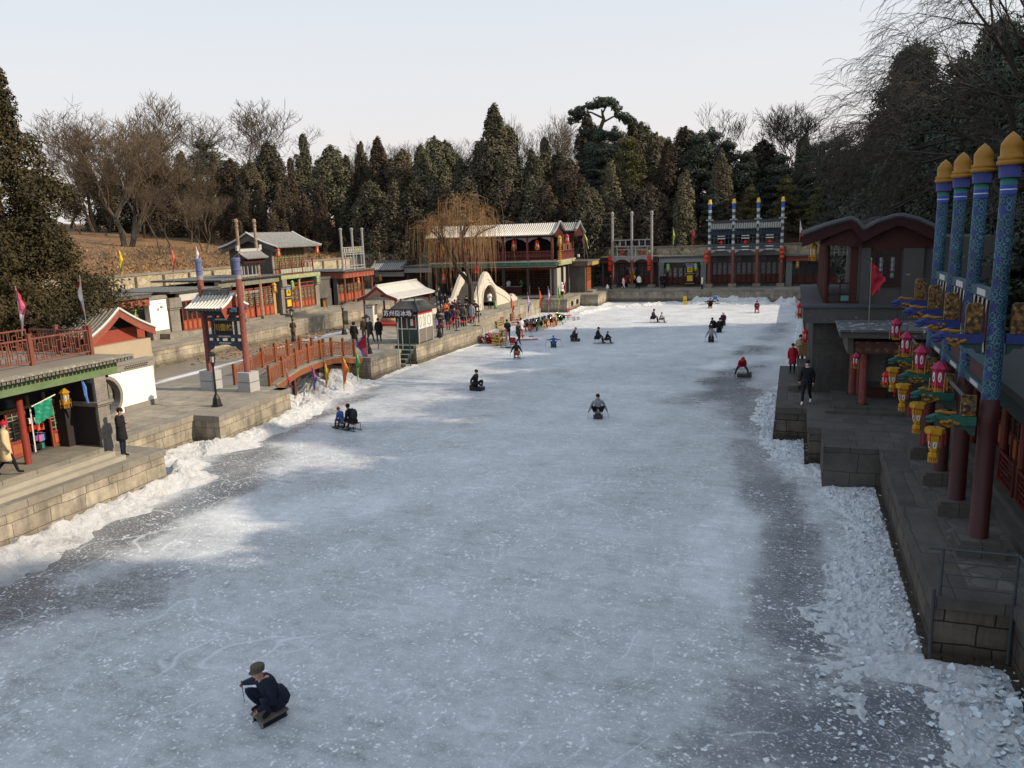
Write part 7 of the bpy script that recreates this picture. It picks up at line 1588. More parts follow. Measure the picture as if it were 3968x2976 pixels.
# big bare trees arching in from the right
bm1=bare_mesh('arching',101,13,.62,7,.30,tw=.014,arch=.5)
bm2=bare_mesh('arching2',104,12,.66,7,.26,tw=.013,arch=.8)
def arch_tree(seed,base,forks,label,n=4,tw=.012):
    rn=random.Random(seed);th=thing('bare_tree',label,'tree',base,group='bare winter trees');t=MB();c=MB()
    def br(p,d,l,r,lv):
        pts=[p];q=p
        for i in range(4):
            d=(d+Vector((rn.gauss(0,.10),rn.gauss(0,.10),rn.gauss(0,.08)-.035*lv))).normalized();q=q+d*(l/4);pts.append(q)
        r2=max(tw*.6,r*.55);(t if lv<1 else c).tube(pts,[r+(r2-r)*i/4 for i in range(5)],6 if lv<1 else 4 if lv<2 else 3,cap=False)
        if lv>=n:return
        for i in range(4 if lv<n-1 else 2):
            s=pts[(4,3,2,4)[i%4]];a=Vector((rn.gauss(0,1),rn.gauss(0,1),rn.gauss(0,.8))).normalized()
            br(s,(d*.62+a*.42+Vector((-.10,-.02,.08))).normalized(),l*rn.uniform(.55,.82),max(tw,r2*rn.uniform(.6,.85)),lv+1)
    B=Vector(base);f=Vector(forks[0]);t.tube([B,(B+f)/2+Vector((.3,0,0)),f],[.34,.28,.22],8,cap=False)
    for k,e in enumerate(forks[1:]):
        e=Vector(e);br(f,(e-f).normalized(),(e-f).length*.42,.15,0)
    t.build('trunk',BARKD,th);c.build('crown',BARKD,th)
arch_tree(5,(13.5,44,3.2),((10.8,44,12.6),(1.0,43,14.5),(1.6,44,17.5),(3.2,44,21.5),(6.5,43,24),(1.8,45,11.0),(10.5,42,24)),'large bare tree whose long twigs arch over the top right corner',n=5,tw=.010)
arch_tree(6,(11.2,37,3.0),((8.6,37,10.6),(1.8,36,11.8),(2.6,36.5,14.4),(1.6,38,9.2),(4.5,35,15.5)),'bare tree behind the loft house with fine drooping twigs reaching left')
arch_tree(9,(12.6,52,3.3),((11,52,12.5),(4.0,52,16),(3.2,53,12.5),(6.5,51,19.5),(10,53,20)),'tall bare tree farther back over the right bank')
arch_tree(12,(10.4,30,3.0),((8.4,30,10.0),(4.4,29,11.2),(5.0,29,13.8),(3.8,30.5,9.4)),'bare tree close behind the blue columns with thin grey twigs',n=4,tw=.010)
# ---------------------------------------------------------------- people
BC={}
def joints(pose,arms='down',b=0,lean=0,turn=0):
    J={}
    def S(n,p,r):J[n]=(Vector(p),r)
    def both(n,p,r):
        for s,t in ((1,'R'),(-1,'L')):S(n+t,(p[0]*s,p[1],p[2]),r)
    if pose in('stand','walk'):
        pel=Vector((0,0,.93));tl=lean
        both('hip',(.095,0,.88),.095);both('knee',(.10,.03,.49),.068);both('ank',(.10,0,.09),.045);both('toe',(.115,.15,.04),.038)
        if pose=='walk':
            S('kneeR',(.10,.17,.51),.068);S('ankR',(.09,.26,.10),.045);S('toeR',(.1,.42,.07),.038)
            S('kneeL',(-.10,-.02,.49),.068);S('ankL',(-.09,-.30,.17),.045);S('toeL',(-.1,-.18,.05),.038)
    elif pose=='straddle':
        pel=Vector((0,-.15,.80));tl=.95
        both('hip',(.12,-.12,.76),.10);both('knee',(.34,.0,.46),.07);both('ank',(.42,-.05,.09),.045);both('toe',(.48,.1,.04),.04)
    elif pose=='sit':
        pel=Vector((0,0,b+.12));tl=.12+lean
        both('hip',(.1,.05,b+.10),.10);both('knee',(.13,.43,b+.16),.07);both('ank',(.12,.50,max(.10,b-.26)),.045);both('toe',(.125,.66,max(.05,b-.31)),.04)
    elif pose=='crouch':
        pel=Vector((0,-.14,b+.20));tl=.28+lean
        both('hip',(.11,-.08,b+.19),.11);both('knee',(.27,.27,b+.44),.075);both('ank',(.15,.08,b+.09),.05);both('toe',(.18,.25,b+.05),.042)
    elif pose=='cross':
        pel=Vector((0,-.1,b+.13));tl=.15+lean
        both('hip',(.12,-.05,b+.13),.11);both('knee',(.30,.22,b+.30),.075);both('ank',(.05,.30,b+.08),.05);both('toe',(-.05,.36,b+.06),.04)
    c,s=math.cos(tl),math.sin(tl)
    def T(x,y,z):return pel+Vector((x,y*c+z*s,z*c-y*s))
    S('pel',pel,.135);S('spine',T(0,0,.20),.128);S('chest',T(0,.01,.40),.150);S('neck',T(0,.01,.545),.055);hd=T(0,.03,.63)
    S('head',hd+Vector((0,.015,0)),.080);S('crown',hd+Vector((0,.01+.02*math.sin(tl),.115)),.083)
    both_=[('R',1),('L',-1)]
    for t,k in both_:
        sh=T(.165*k,0,.455);J['sho'+t]=(sh,.075)
        if arms=='down':e,w=T(.235*k,-.03,.20),T(.24*k,.06,-.03)
        elif arms=='front':e,w=T(.22*k,.02,.17),T(.07*k,.19,.29)
        elif arms=='sticks':e,w=T(.30*k,.0,.22),T(.40*k,.20,.05)
        elif arms=='oneout':
            e,w=(T(.40*k,.04,.27),T(.68*k,.14,.17)) if k>0 else (T(.27*k,.13,.22),T(.13*k,.36,.16))
        elif arms=='wide':e,w=T(.38*k,.02,.36),T(.62*k,.05,.38)
        elif arms=='knees':e,w=T(.23*k,.12,.22),T(.18*k,.36,.14)
        elif arms=='back':e,w=T(.25*k,-.12,.22),T(.12*k,-.18,.02)
        elif arms=='reach':e,w=T(.22*k,.22,.30),T(.18*k,.45,.25)
        J['elb'+t]=(e,.058);J['wri'+t]=(w,.040);d=(w-e).normalized();J['han'+t]=(w+d*.085,.036)
    return J
ED=[('pel','spine'),('spine','chest'),('chest','neck'),('neck','head'),('head','crown')]+[(a+t,b_+t) for t in 'RL' for a,b_ in (('sho','elb'),('elb','wri'),('wri','han'),('hip','knee'),('knee','ank'),('ank','toe'))]+[('chest','sho'+t) for t in 'RL']+[('pel','hip'+t) for t in 'RL']
SEGM={'head':0,'crown':0,'neck':0,'han':0,'spine':1,'chest':1,'sho':1,'elb':1,'wri':1,'pel':1,'knee':2,'ank':2,'hip':2,'toe':3}
def body(pose,arms,b,lean,puff,fing):
    key=(pose,arms,b,lean,puff,fing)
    if key in BC:return BC[key]
    J=joints(pose,arms,b,lean);names=list(J);me=bpy.data.meshes.new('tmpbody')
    idx={n:i for i,n in enumerate(names)};me.from_pydata([tuple(J[n][0]) for n in names],[(idx[a],idx[c]) for a,c in ED],[])
    o=bpy.data.objects.new('tmpbody',me);COL.objects.link(o)
    o.modifiers.new('s','SKIN');sv=me.skin_vertices[0].data
    for n,i in idx.items():
        r=J[n][1]
        if n[:3] in('spi','che','sho','elb','pel') :r*=puff
        if n[:3]=='wri':r*=(1+puff)/2
        sv[i].radius=(r,r*.88) if n in('chest','spine','pel') else (r,r);sv[i].use_root=(n=='pel')
    u=o.modifiers.new('u','SUBSURF');u.levels=1;u.render_levels=1
    bpy.context.view_layer.update();ev=o.evaluated_get(bpy.context.evaluated_depsgraph_get());m2=bpy.data.meshes.new_from_object(ev);bpy.data.objects.remove(o)
    vs=[tuple(v.co) for v in m2.vertices];fs=[tuple(p.vertices) for p in m2.polygons];ms=[]
    for p in m2.polygons:
        c=p.center;best=None;bd=1e9
        for a,c_ in ED:
            A,B=J[a][0],J[c_][0];d=B-A;t=max(0,min(1,(c-A).dot(d)/d.length_squared));q=(A+d*t-c).length
            if q<bd:
                bd=q;k=c_
                if c_.startswith('han'):k='han' if t>.25 else 'wri'
                if c_=='neck':k='neck' if t>.93 else 'chest'
                if c_.startswith('knee') and t<.12 and False:k='pel'
                if c_.startswith('toe'):k='toe'
                if c_.startswith('ank') and t>.85:k='toe'
                best=k
        kk=best if best in SEGM else best[:3]
        ms.append(SEGM.get(kk,SEGM.get(best[:-1],1)))
    M_=MB();M_.add(vs,fs);M_.m=ms
    M_.mat(0)
    if fing:
        for t,k in (('R',1),('L',-1)):
            w,h=J['wri'+t][0],J['han'+t][0];d=(h-w).normalized();sd=d.cross(Vector((0,0,1))).normalized();dn=d.cross(sd)
            if dn.z>0:dn=-dn
            for i in range(4):
                p=h+sd*(.028-.019*i);l=(.07,.08,.075,.055)[i];M_.tube([p,p+d*l*.5+dn*.012,p+d*l*.7+dn*l*.5,p+d*l*.45+dn*l*.85],[.010,.0095,.009,.007],5)
            p=w+d*.04+sd*.03*k;M_.tube([p,p+sd*.03*k+d*.03,p+sd*.02*k+d*.05+dn*.03],[.012,.011,.008],5)
    hd=J['head'][0]
    M_.ball(hd+Vector((0,.085,.045)),(.013,.022,.022),6,4)
    for s in (1,-1):M_.ball(hd+Vector((.083*s,0,.045)),(.012,.022,.032),6,4)
    BC[key]=(M_,J);return BC[key]
def person(label,loc,face,pose='stand',arms='down',b=0,lean=0,h=1.7,coat='black',legs='charcoal',shoe='black',hat=None,hair='short',long_=False,puff=1.22,mask=False,pack=None,hood=False,fing=False,group=None,grp='people on the quays',slv=None,gl=None,extra=None):
    if isinstance(face,(tuple,list)):rz=math.atan2(-face[0],face[1])
    elif face=='cam':rz=math.atan2(loc[0],-loc[1])
    elif face=='away':rz=math.atan2(-loc[0],loc[1])
    else:rz=R(face)
    M_,J=body(pose,arms,b/(h/1.7) if b else 0,lean,puff,fing)
    th=thing('person',label,'person',loc,rz,grp);th.scale=(h/1.7,)*3
    m=MB();m.v=list(M_.v);m.f=list(M_.f);m.m=list(M_.m)
    sk=C_(gl) if gl else SKIN
    o=m.build('body',[SKIN,C_(coat),C_(legs),C_(shoe)],th,True,True)
    hd=J['head'][0]+Vector((0,.0,.07))
    if hat:
        m=MB();m.ball(hd+Vector((0,-.008,.015)),(.102,.112,.105),10,6,-.15,1)
        if hat=='olive':
            m=MB();m.lathe(hd.x,hd.y-.005,[(.108,hd.z+.01),(.114,hd.z+.05),(.118,hd.z+.095),(.10,hd.z+.115),(.0,hd.z+.12)],12,sy=1.08)
            m.add([(hd.x+.09*math.cos(t),hd.y+.06+.10*math.sin(t),hd.z+.015-.02*math.sin(t)) for t in [pi*i/8 for i in range(9)]]+[(hd.x+.09*math.cos(t),hd.y+.06+.04*math.sin(t),hd.z+.03) for t in [pi*i/8 for i in range(9)]],[(i,i+1,10+i,9+i) for i in range(8)])
        elif hat in('red','crimson','blue'):m.ball(hd+Vector((0,0,.12)),.035,6,4)
        m.build('hat',C_(hat),th,True,True)
    elif hood:
        m=MB();m.ball(hd+Vector((0,-.035,.0)),(.128,.115,.135),10,7);m.build('hood',C_(coat if hood is True else hood),th,True,True)
    else:
        m=MB();m.ball(hd+Vector((0,-.022,.022)),(.096,.103,.098),10,7,-.55,1)
        if hair=='long':m.ball(hd+Vector((0,-.055,-.09)),(.09,.06,.16),9,6)
        m.build('hair',HAIR,th,True,True)
    if long_:
        c=J['chest'][0];m=MB();zc=c.z;bt=.52 if long_ is True else long_
        m.lathe(c.x,c.y-.01,[(.13,zc+.14),(.19,zc+.05),(.185,zc-.2),(.195,zc-.42),(.215,bt+.12),(.225,bt),(.19,bt-.01)],12,sy=.78);m.build('coat',C_(coat),th,True,True)
    else:
        c=J['chest'][0];q=J['pel'][0];d=(c-q).normalized();m=MB();m.tube([q-d*.12,q-d*.06,q+d*.1],[.165*puff*.93,.168*puff*.95,.15*puff*.95],10);m.build('jacket_hem',C_(coat),th,True,True)
    if not hood:
        n=J['neck'][0];m=MB();m.ball(n+Vector((0,-.01,-.005)),(.088,.088,.05),9,5);m.build('collar',C_(extra or coat),th,True,True)
    if mask:
        m=MB();m.ball(hd+Vector((0,.062,-.052)),(.058,.042,.042),8,5);m.build('face_mask',C_('white'),th,True,True)
    if fing or h*1683/max(20,Vector(loc).length)>60:
        m=MB()
        for s in (1,-1):m.ball(hd+Vector((.032*s,.083,-.002)),(.012,.008,.007),5,3)
        m.build('eye',HAIR,th,True,True)
    if pack:
        c=(J['chest'][0]+J['spine'][0])/2;m=MB();m.ball(c+Vector((0,-.22,.02)),(.17,.12,.26),9,7);m.build('backpack',C_(pack),th,True,True)
        m=MB()
        for s in (1,-1):m.tube([c+Vector((.1*s,-.14,.2)),c+Vector((.12*s,.02,.25)),c+Vector((.13*s,.13,.1)),c+Vector((.13*s,.0,-.12))],.018,5)
        m.build('strap',BLACK,th,True,True)
    th['_j']=0;del th['_j'];return th,J,rz
def wpt(th,v):
    s=th.scale[0];c,n=math.cos(th.rotation_euler.z),math.sin(th.rotation_euler.z);return Vector((th.location.x+s*(v.x*c-v.y*n),th.location.y+s*(v.x*n+v.y*c),th.location.z+s*v.z))
def sticks(pr,label,out=.06,ln=None,which='RL'):
    th,J,rz=pr
    for t in which:
        h=wpt(th,J['han'+t][0]);k=1 if t=='R' else -1;c,n=math.cos(rz),math.sin(rz);e=Vector((h.x+(k*out*c+.05*n),h.y+(k*out*n-.05*c),.0))
        m=MB();tp=h+(h-e).normalized()*.06;s=tag(m.cyl(tuple(tp),tuple(e),.010,.006,5).build('ice_stick',pm('stick_steel',(.10,.10,.10),.4,.2,4)),label%('right' if t=='R' else 'left'),'ice stick','push sticks of the sled riders')
# sleds
def sled(kind,loc,face,label,col='charcoal',L_=.8,Wd=.42,grp='sleds on the ice',rz=None,tilt=0,wood=None):
    if rz is None:rz=math.atan2(-face[0],face[1]) if isinstance(face,(tuple,list)) else math.atan2(loc[0],-loc[1]) if face=='cam' else math.atan2(-loc[0],loc[1]) if face=='away' else R(face)
    th=thing('ice_sled',label,'sled',loc,rz,grp);P=paint(col) if col in CL else col
    if kind=='board':
        m=MB();m.box(-Wd/2,Wd/2,-L_/2,L_/2,.12,.16);m.build('deck',wood or pm('grey_plank',(.16,.135,.115),.8,.3,6),th,local=True)
        for s in (-1,1):m=MB();m.box(s*(Wd/2-.05)-.022,s*(Wd/2-.05)+.022,-L_/2+.03,L_/2-.03,.015,.12).box(s*(Wd/2-.05)-.006,s*(Wd/2-.05)+.006,-L_/2,L_/2,0,.015);m.build('runner',BLACK,th,local=True)
    elif kind=='box':
        m=MB();m.box(-Wd/2,Wd/2,-L_/2,L_/2,.05,.20).box(-Wd/2,Wd/2,-L_/2,-L_/2+.22,.20,.3);m.build('deck',P,th,local=True)
        for s in (-1,1):m=MB();m.box(s*(Wd/2-.03)-.01,s*(Wd/2-.03)+.01,-L_/2,L_/2,0,.05);m.build('runner',BLACK,th,local=True)
    elif kind=='chair':
        z=.30
        for s in (-1,1):
            m=MB();m.tube([(s*Wd/2,-L_/2,.02),(s*Wd/2,L_/2-.08,.02),(s*Wd/2,L_/2,.10)],.015,5)
            for y in (-L_/2+.05,-.02):m.cyl((s*Wd/2,y,.02),(s*Wd/2,y,z),.013,n=5)
            m.cyl((s*Wd/2,-L_/2+.05,z),(s*Wd/2,-L_/2-.02,z+.3),.013,n=5);m.build('runner_frame',P,th,local=True)
        m=MB();m.box(-Wd/2,Wd/2,-L_/2+.03,.0,z,z+.03);m.build('seat',wood or pm('seat_wood',(.22,.08,.04),.7,.2,5),th,local=True)
        m=MB();m.box(-Wd/2,Wd/2,-L_/2-.04,-L_/2,z+.12,z+.3);m.build('backrest',wood or pm('seat_wood',(.22,.08,.04),.7,.2,5),th,local=True)
        m=MB();m.box(-Wd/2,Wd/2,L_/2-.25,L_/2-.1,.05,.07);m.build('footboard',P,th,local=True)
    elif kind=='double':
        for s in (-1,1):
            m=MB();m.tube([(s*Wd/2,-.75,.02),(s*Wd/2,.72,.02),(s*Wd/2,.82,.10)],.017,5)
            for y in (-.65,-.3,.1,.42):m.cyl((s*Wd/2,y,.02),(s*Wd/2,y,.32 if y<0 else .26),.013,n=5)
            m.build('runner_frame',P,th,local=True)
        for y0,y1,z in ((-.68,-.28,.32),(.08,.44,.26)):m=MB();m.box(-Wd/2,Wd/2,y0,y1,z,z+.03);m.build('seat',wood or pm('seat_wood',(.22,.08,.04),.7,.2,5),th,local=True)
        m=MB();m.box(-Wd/2,Wd/2,.5,.75,.05,.07).box(-Wd/2,Wd/2,-.25,.0,.05,.07);m.build('footboard',P,th,local=True)
    if tilt:th.rotation_euler[1]=tilt
    return th
SR='people riding sleds on the ice'
CAMF='cam'
# foreground rider
p=PZ(D0(584,1552),0)
f=(-.36,-.93);sled('board',(p[0],p[1],0),f,'low wooden board sled under the crouching man in the foreground',Wd=.42,L_=.52)
pr=person('man in olive cap and navy clothes crouching on a board sled in the foreground',(p[0],p[1],0),f,'crouch','oneout',.16,.12,1.74,'navy','navy','black',hat='olive',puff=1.5,fing=True,grp=SR);sticks(pr,'thin steel push stick in the %s hand of the foreground man in the cap')
# pair lower left
p=PZ(D0(750,927),0);f=(-.85,.25);sled('double',(p[0],p[1],0),f,'dark double sled carrying the child in blue and the adult with a backpack','black')
d=Vector((f[0],f[1],0)).normalized()
person('adult in black with a dark backpack at the rear of the double sled',(p[0]-d.x*.45,p[1]-d.y*.45,0),f,'sit','knees',.34,.35,1.7,'black','black',pack='charcoal',grp=SR,puff=1.2)
person('child in a blue jacket and red bobble hat sitting in front on the double sled',(p[0]+d.x*.27,p[1]+d.y*.27,0),f,'sit','knees',.28,.3,1.35,'blue','charcoal',hat='crimson',grp=SR,puff=1.15)
p=PZ(D0(1031,843),0);f=(.93,-.1);sled('box',(p[0],p[1],0),f,'dark box sled under the man looking right in mid ice','black',L_=.75)
pr=person('bareheaded man in black sitting on a box sled in mid ice and facing right',(p[0]-.03,p[1],0),f,'cross','back',.22,0,1.72,'black','black',grp=SR,puff=1.15);sticks(pr,'thin push stick trailing in the %s hand of the man in black facing right',-.1,which='R')
p=PZ(D0(1292,903),0);f='cam';sled('box',(p[0],p[1],0),f,'small dark sled under the man in the pale grey jacket',L_=.5)
pr=person('man in pale grey jacket and white shoes crouching on a sled in mid ice',(p[0],p[1],0),f,'crouch','sticks',.18,.0,1.68,'grey','black','white',grp=SR,puff=1.18);sticks(pr,'thin push stick in the %s hand of the man in the pale grey jacket')
p=PZ(D0(1602,814),0);sled('box',(p[0]+.15,p[1],0),85,'black box sled beneath the straddling boy in red',L_=.75,Wd=.35)
person('boy in a red and black hooded jacket straddling a black sled near the right bank',(p[0],p[1]+.1,0),(0.2,-1),'straddle','knees',0,-.1,1.5,'crimson','charcoal','grey',hood='red',grp=SR)
p=PZ(D0(1117,775),0);sled('chair',(p[0],p[1],0),'away','chair sled with a slatted back seen from behind, left of centre','black')
pr=person('long haired person in black seen from behind on a chair sled, pushing with two sticks',(p[0],p[1]-.1,0),'away','sit','sticks',.33,.1,1.6,'black','charcoal',hair='long',grp=SR,puff=1.2);sticks(pr,'thin push stick in the %s hand of the long haired rider seen from behind')
p=PZ(D0(1196,750),0);sled('box',(p[0],p[1],0),'away','dark low sled under the child in the purple hat','charcoal',L_=.5)
pr=person('child in purple hat and blue vest with arms spread on a low sled',(p[0],p[1],0),'away','cross','wide',.2,0,1.25,'blue','navy',hat='purple',grp=SR);sticks(pr,'thin push stick in the %s hand of the child in the purple hat',.12)
p=PZ(D0(1243,737),0);sled('box',(p[0],p[1],0),(.95,.1),'low dark sled under the crouching rider in the dusty pink hat','charcoal',L_=.7)
person('rider in a dusty pink hat and dark coat crouching on a low sled',(p[0]-.1,p[1],0),(.95,.1),'crouch','knees',.16,.1,1.65,'charcoal','black',hat='pink',grp=SR,extra='crimson')
for (q,lb,ca,cc,s2) in ((D0(1303,742),'nearer pair right of centre','navy','black',1.15),(D0(1421,697),'farther pair on the sunlit ice','navy','grey',1.1)):
    p=PZ(q,0);f=(.97,-.05);sled('double',(p[0],p[1],0),f,'long pale framed sled of the '+lb,'grey')
    person('adult in navy at the back of the sled, '+lb,(p[0]-.5,p[1],0),f,'sit','knees',.34,.1,1.7,ca,'black',grp=SR,puff=1.2);person('child in %s at the front of the sled, %s'%(cc,lb),(p[0]+.22,p[1],0),f,'sit','reach',.28,.15,1.25,cc,'charcoal',grp=SR)
p=PZ(D0(1536,738),0);sled('box',(p[0],p[1],0),'cam','black sled with a white front strip under the rider in the grey jacket','charcoal',L_=.6)
pr=person('rider in a grey jacket with two sticks, nearest of the cluster at right',(p[0],p[1]+.05,0),'cam','sit','sticks',.26,.05,1.65,'olive' if 0 else 'grey','black',grp=SR);sticks(pr,'thin push stick in the %s hand of the rider in the grey jacket at right')
p=PZ(D0(1549,717),0);sled('box',(p[0]+.15,p[1],0),'cam','dark sled under the two riders in black at right','black',L_=.9)
person('rider in black leaning forward behind another, left one of the cluster at right',(p[0]-.25,p[1]+.5,0),(-.5,-.9),'sit','sticks',.3,.4,1.7,'black','black',grp=SR);person('rider in black with white collar sitting low in the cluster at right',(p[0]+.2,p[1],0),'cam','sit','down',.26,.0,1.65,'black','black',grp=SR,extra='white',puff=1.25)
p=PZ(D0(1559,703),0);sled('box',(p[0]+.1,p[1]+.2,0),'cam','low sled under the rider in the white fur hood','plum',L_=.6)
person('rider in a white fur hood behind the dark cluster at right',(p[0]+.1,p[1]+.3,0),'cam','sit','reach',.3,.25,1.6,'plum','plum',hood='white',grp=SR)
p=PZ(I_(525,255),0);sled('board',(p[0],p[1],0),'cam','orange wooden sled on the sunlit far ice','orange',wood=pm('orange_plank',(.40,.17,.05),.7,.2,5))
person('rider in black with arms stretched wide on an orange sled far away',(p[0],p[1],0),'cam','crouch','wide',.17,.2,1.6,'black','black',grp=SR)
p=PZ(I_(592,205),0);person('child in a light blue jacket standing bent over on the far ice',(p[0],p[1],0),'cam','straddle','knees',0,0,1.45,'ltblue','black',grp=SR);sled('board',(p[0]+.15,p[1]-.2,0),80,'dark sled at the feet of the child in light blue')
p=PZ(I_(1150,318),0);sled('chair',(p[0],p[1],0),'cam','red chair sled far off on the sunlit ice','crimson')
person('rider in red and dark clothes on a red sled far off on the sunlit ice',(p[0],p[1],0),'cam','sit','front',.33,0,1.6,'plum','crimson',hat='black',grp=SR,extra='red')
# sled park
SP='people standing among the parked sleds'
p=PZ(Q_(735,950),0);person('attendant in a long black coat bending over the stacked sleds',(p[0],p[1],0),(-.5,.85),'stand','front',0,.45,1.75,'black','navy',puff=1.3,grp=SP)
p=PZ(Q_(985,900),0);person('person in a white padded jacket and orange trousers by the stacked sleds',(p[0],p[1],0),(-.3,.95),'stand','front',0,.1,1.65,'white','orange',grp=SP,puff=1.25)
p=PZ(Q_(930,1010),0);person('person in a dark jacket striding out from the stacked sleds',(p[0],p[1],0),(.9,-.4),'walk','front',0,.05,1.72,'charcoal','black',grp=SP,extra='orange')
# people on the left quays
p=PZ(D0(250,986),1.35);person('man in a long black parka looking down at his phone on the left quay',(-21.35,p[1],1.35),(.9,.42),'stand','front',0,.06,1.70,'black','navy','black',long_=.62,fing=True,puff=1.15)
person('woman in a long cream padded coat and red knitted hat walking past the near shop',(-21.95,15.95,1.8),(.5,.87),'walk','down',0,.05,1.64,'cream','black','black',hat='crimson',long_=.5,puff=1.3,extra='grey',fing=True)
for i,(q,fc,pz_,ct,kw) in enumerate(((N_(1870,410),(-.2,1),'walk','black',dict(long_=.62,lb='person in a long black coat and hood walking away past the bridge end',hood=True)),(N_(1975,345),(.1,-1),'stand','brown',dict(lb='person in brown camouflage jacket standing behind the lamp post at the bridge end',hair='long')),(N_(2035,355),(.2,1),'walk','charcoal',dict(lb='slim person in dark grey walking behind the lamp post at the bridge end',long_=.6)),(N_(2130,360),(.4,-.9),'walk','black',dict(lb='long haired woman in black coat with white striped trousers near the cabinet',long_=.6,hair='long')))):
    lb=kw.pop('lb');x,y,_=PZ(q,1.35);person(lb,(x,y,1.35),fc,pz_,'down',0,0,1.68,ct,'charcoal',shoe='brown' if i==3 else 'black',**kw)
x,y,_=PZ(N_(1215,352),1.35);person('person in brown camouflage clothes standing at the inner canal lamp beyond the red bridge',(x,y,1.35),(-.3,1),'stand','front',0,.1,1.62,'brown','brown')
x,y,_=PZ(K_(585,790),1.35);person('small child in a bright red coat left of the ticket kiosk',(x,y,1.35),(.2,-1),'stand','down',0,0,1.2,'red','navy',long_=.6)
x,y,_=PZ(Q_(385,325),1.35);person('woman in a white coat and dark tights standing before the stone archway',(x,y,1.35),(.7,-.7),'stand','front',0,.05,1.62,'white','black',hair='long',long_=.75,extra='white')
CW='crowd waiting behind the rope barrier'
crowd=[((375,1530),1.66,'charcoal','long grey quilted coat nearest the kiosk',.3,'short',None),((485,1435),1.66,'navy','navy jacket, second from the kiosk',None,'short',None),((625,1390),1.62,'plum','plum jacket with a yellow scarf',None,'long','yellow'),((680,1385),1.60,'brown','brown fur trimmed jacket behind the ribbon',None,'long',None),((830,1360),1.66,'olive','olive parka beside the middle barrier stand',.75,'long',None),((790,1365),1.68,'charcoal','dark jacket behind the olive parka',None,'short',None),((885,1295),1.76,'navy','long navy coat with pale fur hood seen from behind',.62,'short','beige'),((930,1290),1.6,'black','black coat squeezed beside the long navy coat',None,'short',None),((1000,1300),1.66,'grey','grey long coat leaning on the far barrier stand',.6,'short',None),((345,1060),1.78,'navy','navy jacket with a white back print walking away',None,'short',None),((430,1045),1.72,'black','black jacket turned left beside the stone steps',None,'short',None),((560,880),1.70,'black','black coat by the bridge parapet',None,'short',None),((545,1010),1.2,'crimson','crimson checked jacket, a child',None,'short',None),((500,1210),1.6,'brown','mustard patterned coat deep in the crowd',None,'long','orange'),((640,1190),1.6,'plum','dark red jacket in the middle of the crowd',None,'short','red'),((735,1180),1.62,'charcoal','dark grey coat in the middle of the crowd',None,'long',None),((895,1120),1.72,'black','black jacket with a beige fur hood beside the steps',None,'short','beige'),((985,1100),1.68,'olive','dark olive jacket by the right parapet foot',None,'short',None),((1060,1180),1.5,'black','black jacket beside the pushchair',None,'short',None),((260,1480),1.15,'ltpurple','lilac padded snowsuit, a small child by the kiosk',None,'short',None),((545,1375),.95,'red','bright red snowsuit, a toddler behind the ribbon',None,'short',None),((590,1250),1.62,'navy','dark blue hooded jacket half hidden in the crowd',None,'short',None),((440,1260),1.64,'orange','orange brown jacket half hidden near the kiosk lamp',None,'long',None)]
r3=random.Random(9)
for q,h,c,lb,lg,hr,ex in crowd:
    # foot pixel, or hidden feet estimated from the head
    x,y,_=PZ(W_(*q),1.35)
    x=min(x,-23.75);person('crowd member in '+lb,(x,y,1.35),(r3.uniform(-.3,1),-1) if 'behind' not in lb and 'away' not in lb else (-.2,1),'stand' if 'walking' not in lb else 'walk','front' if r3.random()<.6 else 'down',0,.05,h,c,r3.choice(['black','charcoal','navy']),hair=hr,long_=lg if lg and lg>.5 else (.5 if lg else False),grp=CW,extra=ex,puff=1.2,hood=True if 'hooded' in lb else False)
th=thing('pushchair','black pushchair with a white trimmed hood at the end of the rope','pushchair',(*PZ(W_(1090,1130),1.35)[:2],1.35))
x,y,_=PZ(W_(1090,1130),1.35);m=MB();m.ball((x,y,2.1),(.3,.35,.3),8,5,0,1);m.build('hood',BLACK,th);m=MB();m.tube([(x-.25,y-.3,1.45),(x-.25,y+.3,2.1),(x-.25,y+.5,2.35)],.02,5);m.tube([(x+.25,y-.3,1.45),(x+.25,y+.3,2.1),(x+.25,y+.5,2.35)],.02,5);m.box(x-.24,x+.24,y-.2,y+.25,1.7,1.8);m.build('frame',BLACK,th)
m=MB()
for sx in (-.25,.25):
    for sy in (-.3,.3):m.tube([(x+sx-.02,y+sy,1.47),(x+sx+.02,y+sy,1.47)],.11,9)
m.build('wheel',BLACK,th)
person('person in a bright coral red coat climbing over the top of the stone arch bridge',(-28.6,69.6,3.86),(-.1,1),'walk','down',0,.1,1.65,'red','charcoal',hood=True)
x,y=-22.9,79.2;person('person in a white hooded coat leaning at the quay corner right of the teahouse',(x,y,1.35),(.2,-1),'stand','front',0,.1,1.68,'white','black',hood=True,grp='people around the teahouse')
person('vendor in a white overall seen from behind inside the teahouse',(-30.2,82.9,1.5),(0,1),'stand','front',0,.1,1.7,'white','charcoal',grp='people around the teahouse');person('vendor in a green jacket behind the teahouse counter',(-28.8,83.4,1.5),(-.5,-1),'stand','front',0,.1,1.68,'green','charcoal',grp='people around the teahouse',extra='yellow')
FP='people on the far quay'
Xf=zm_(2200,850,4.424)
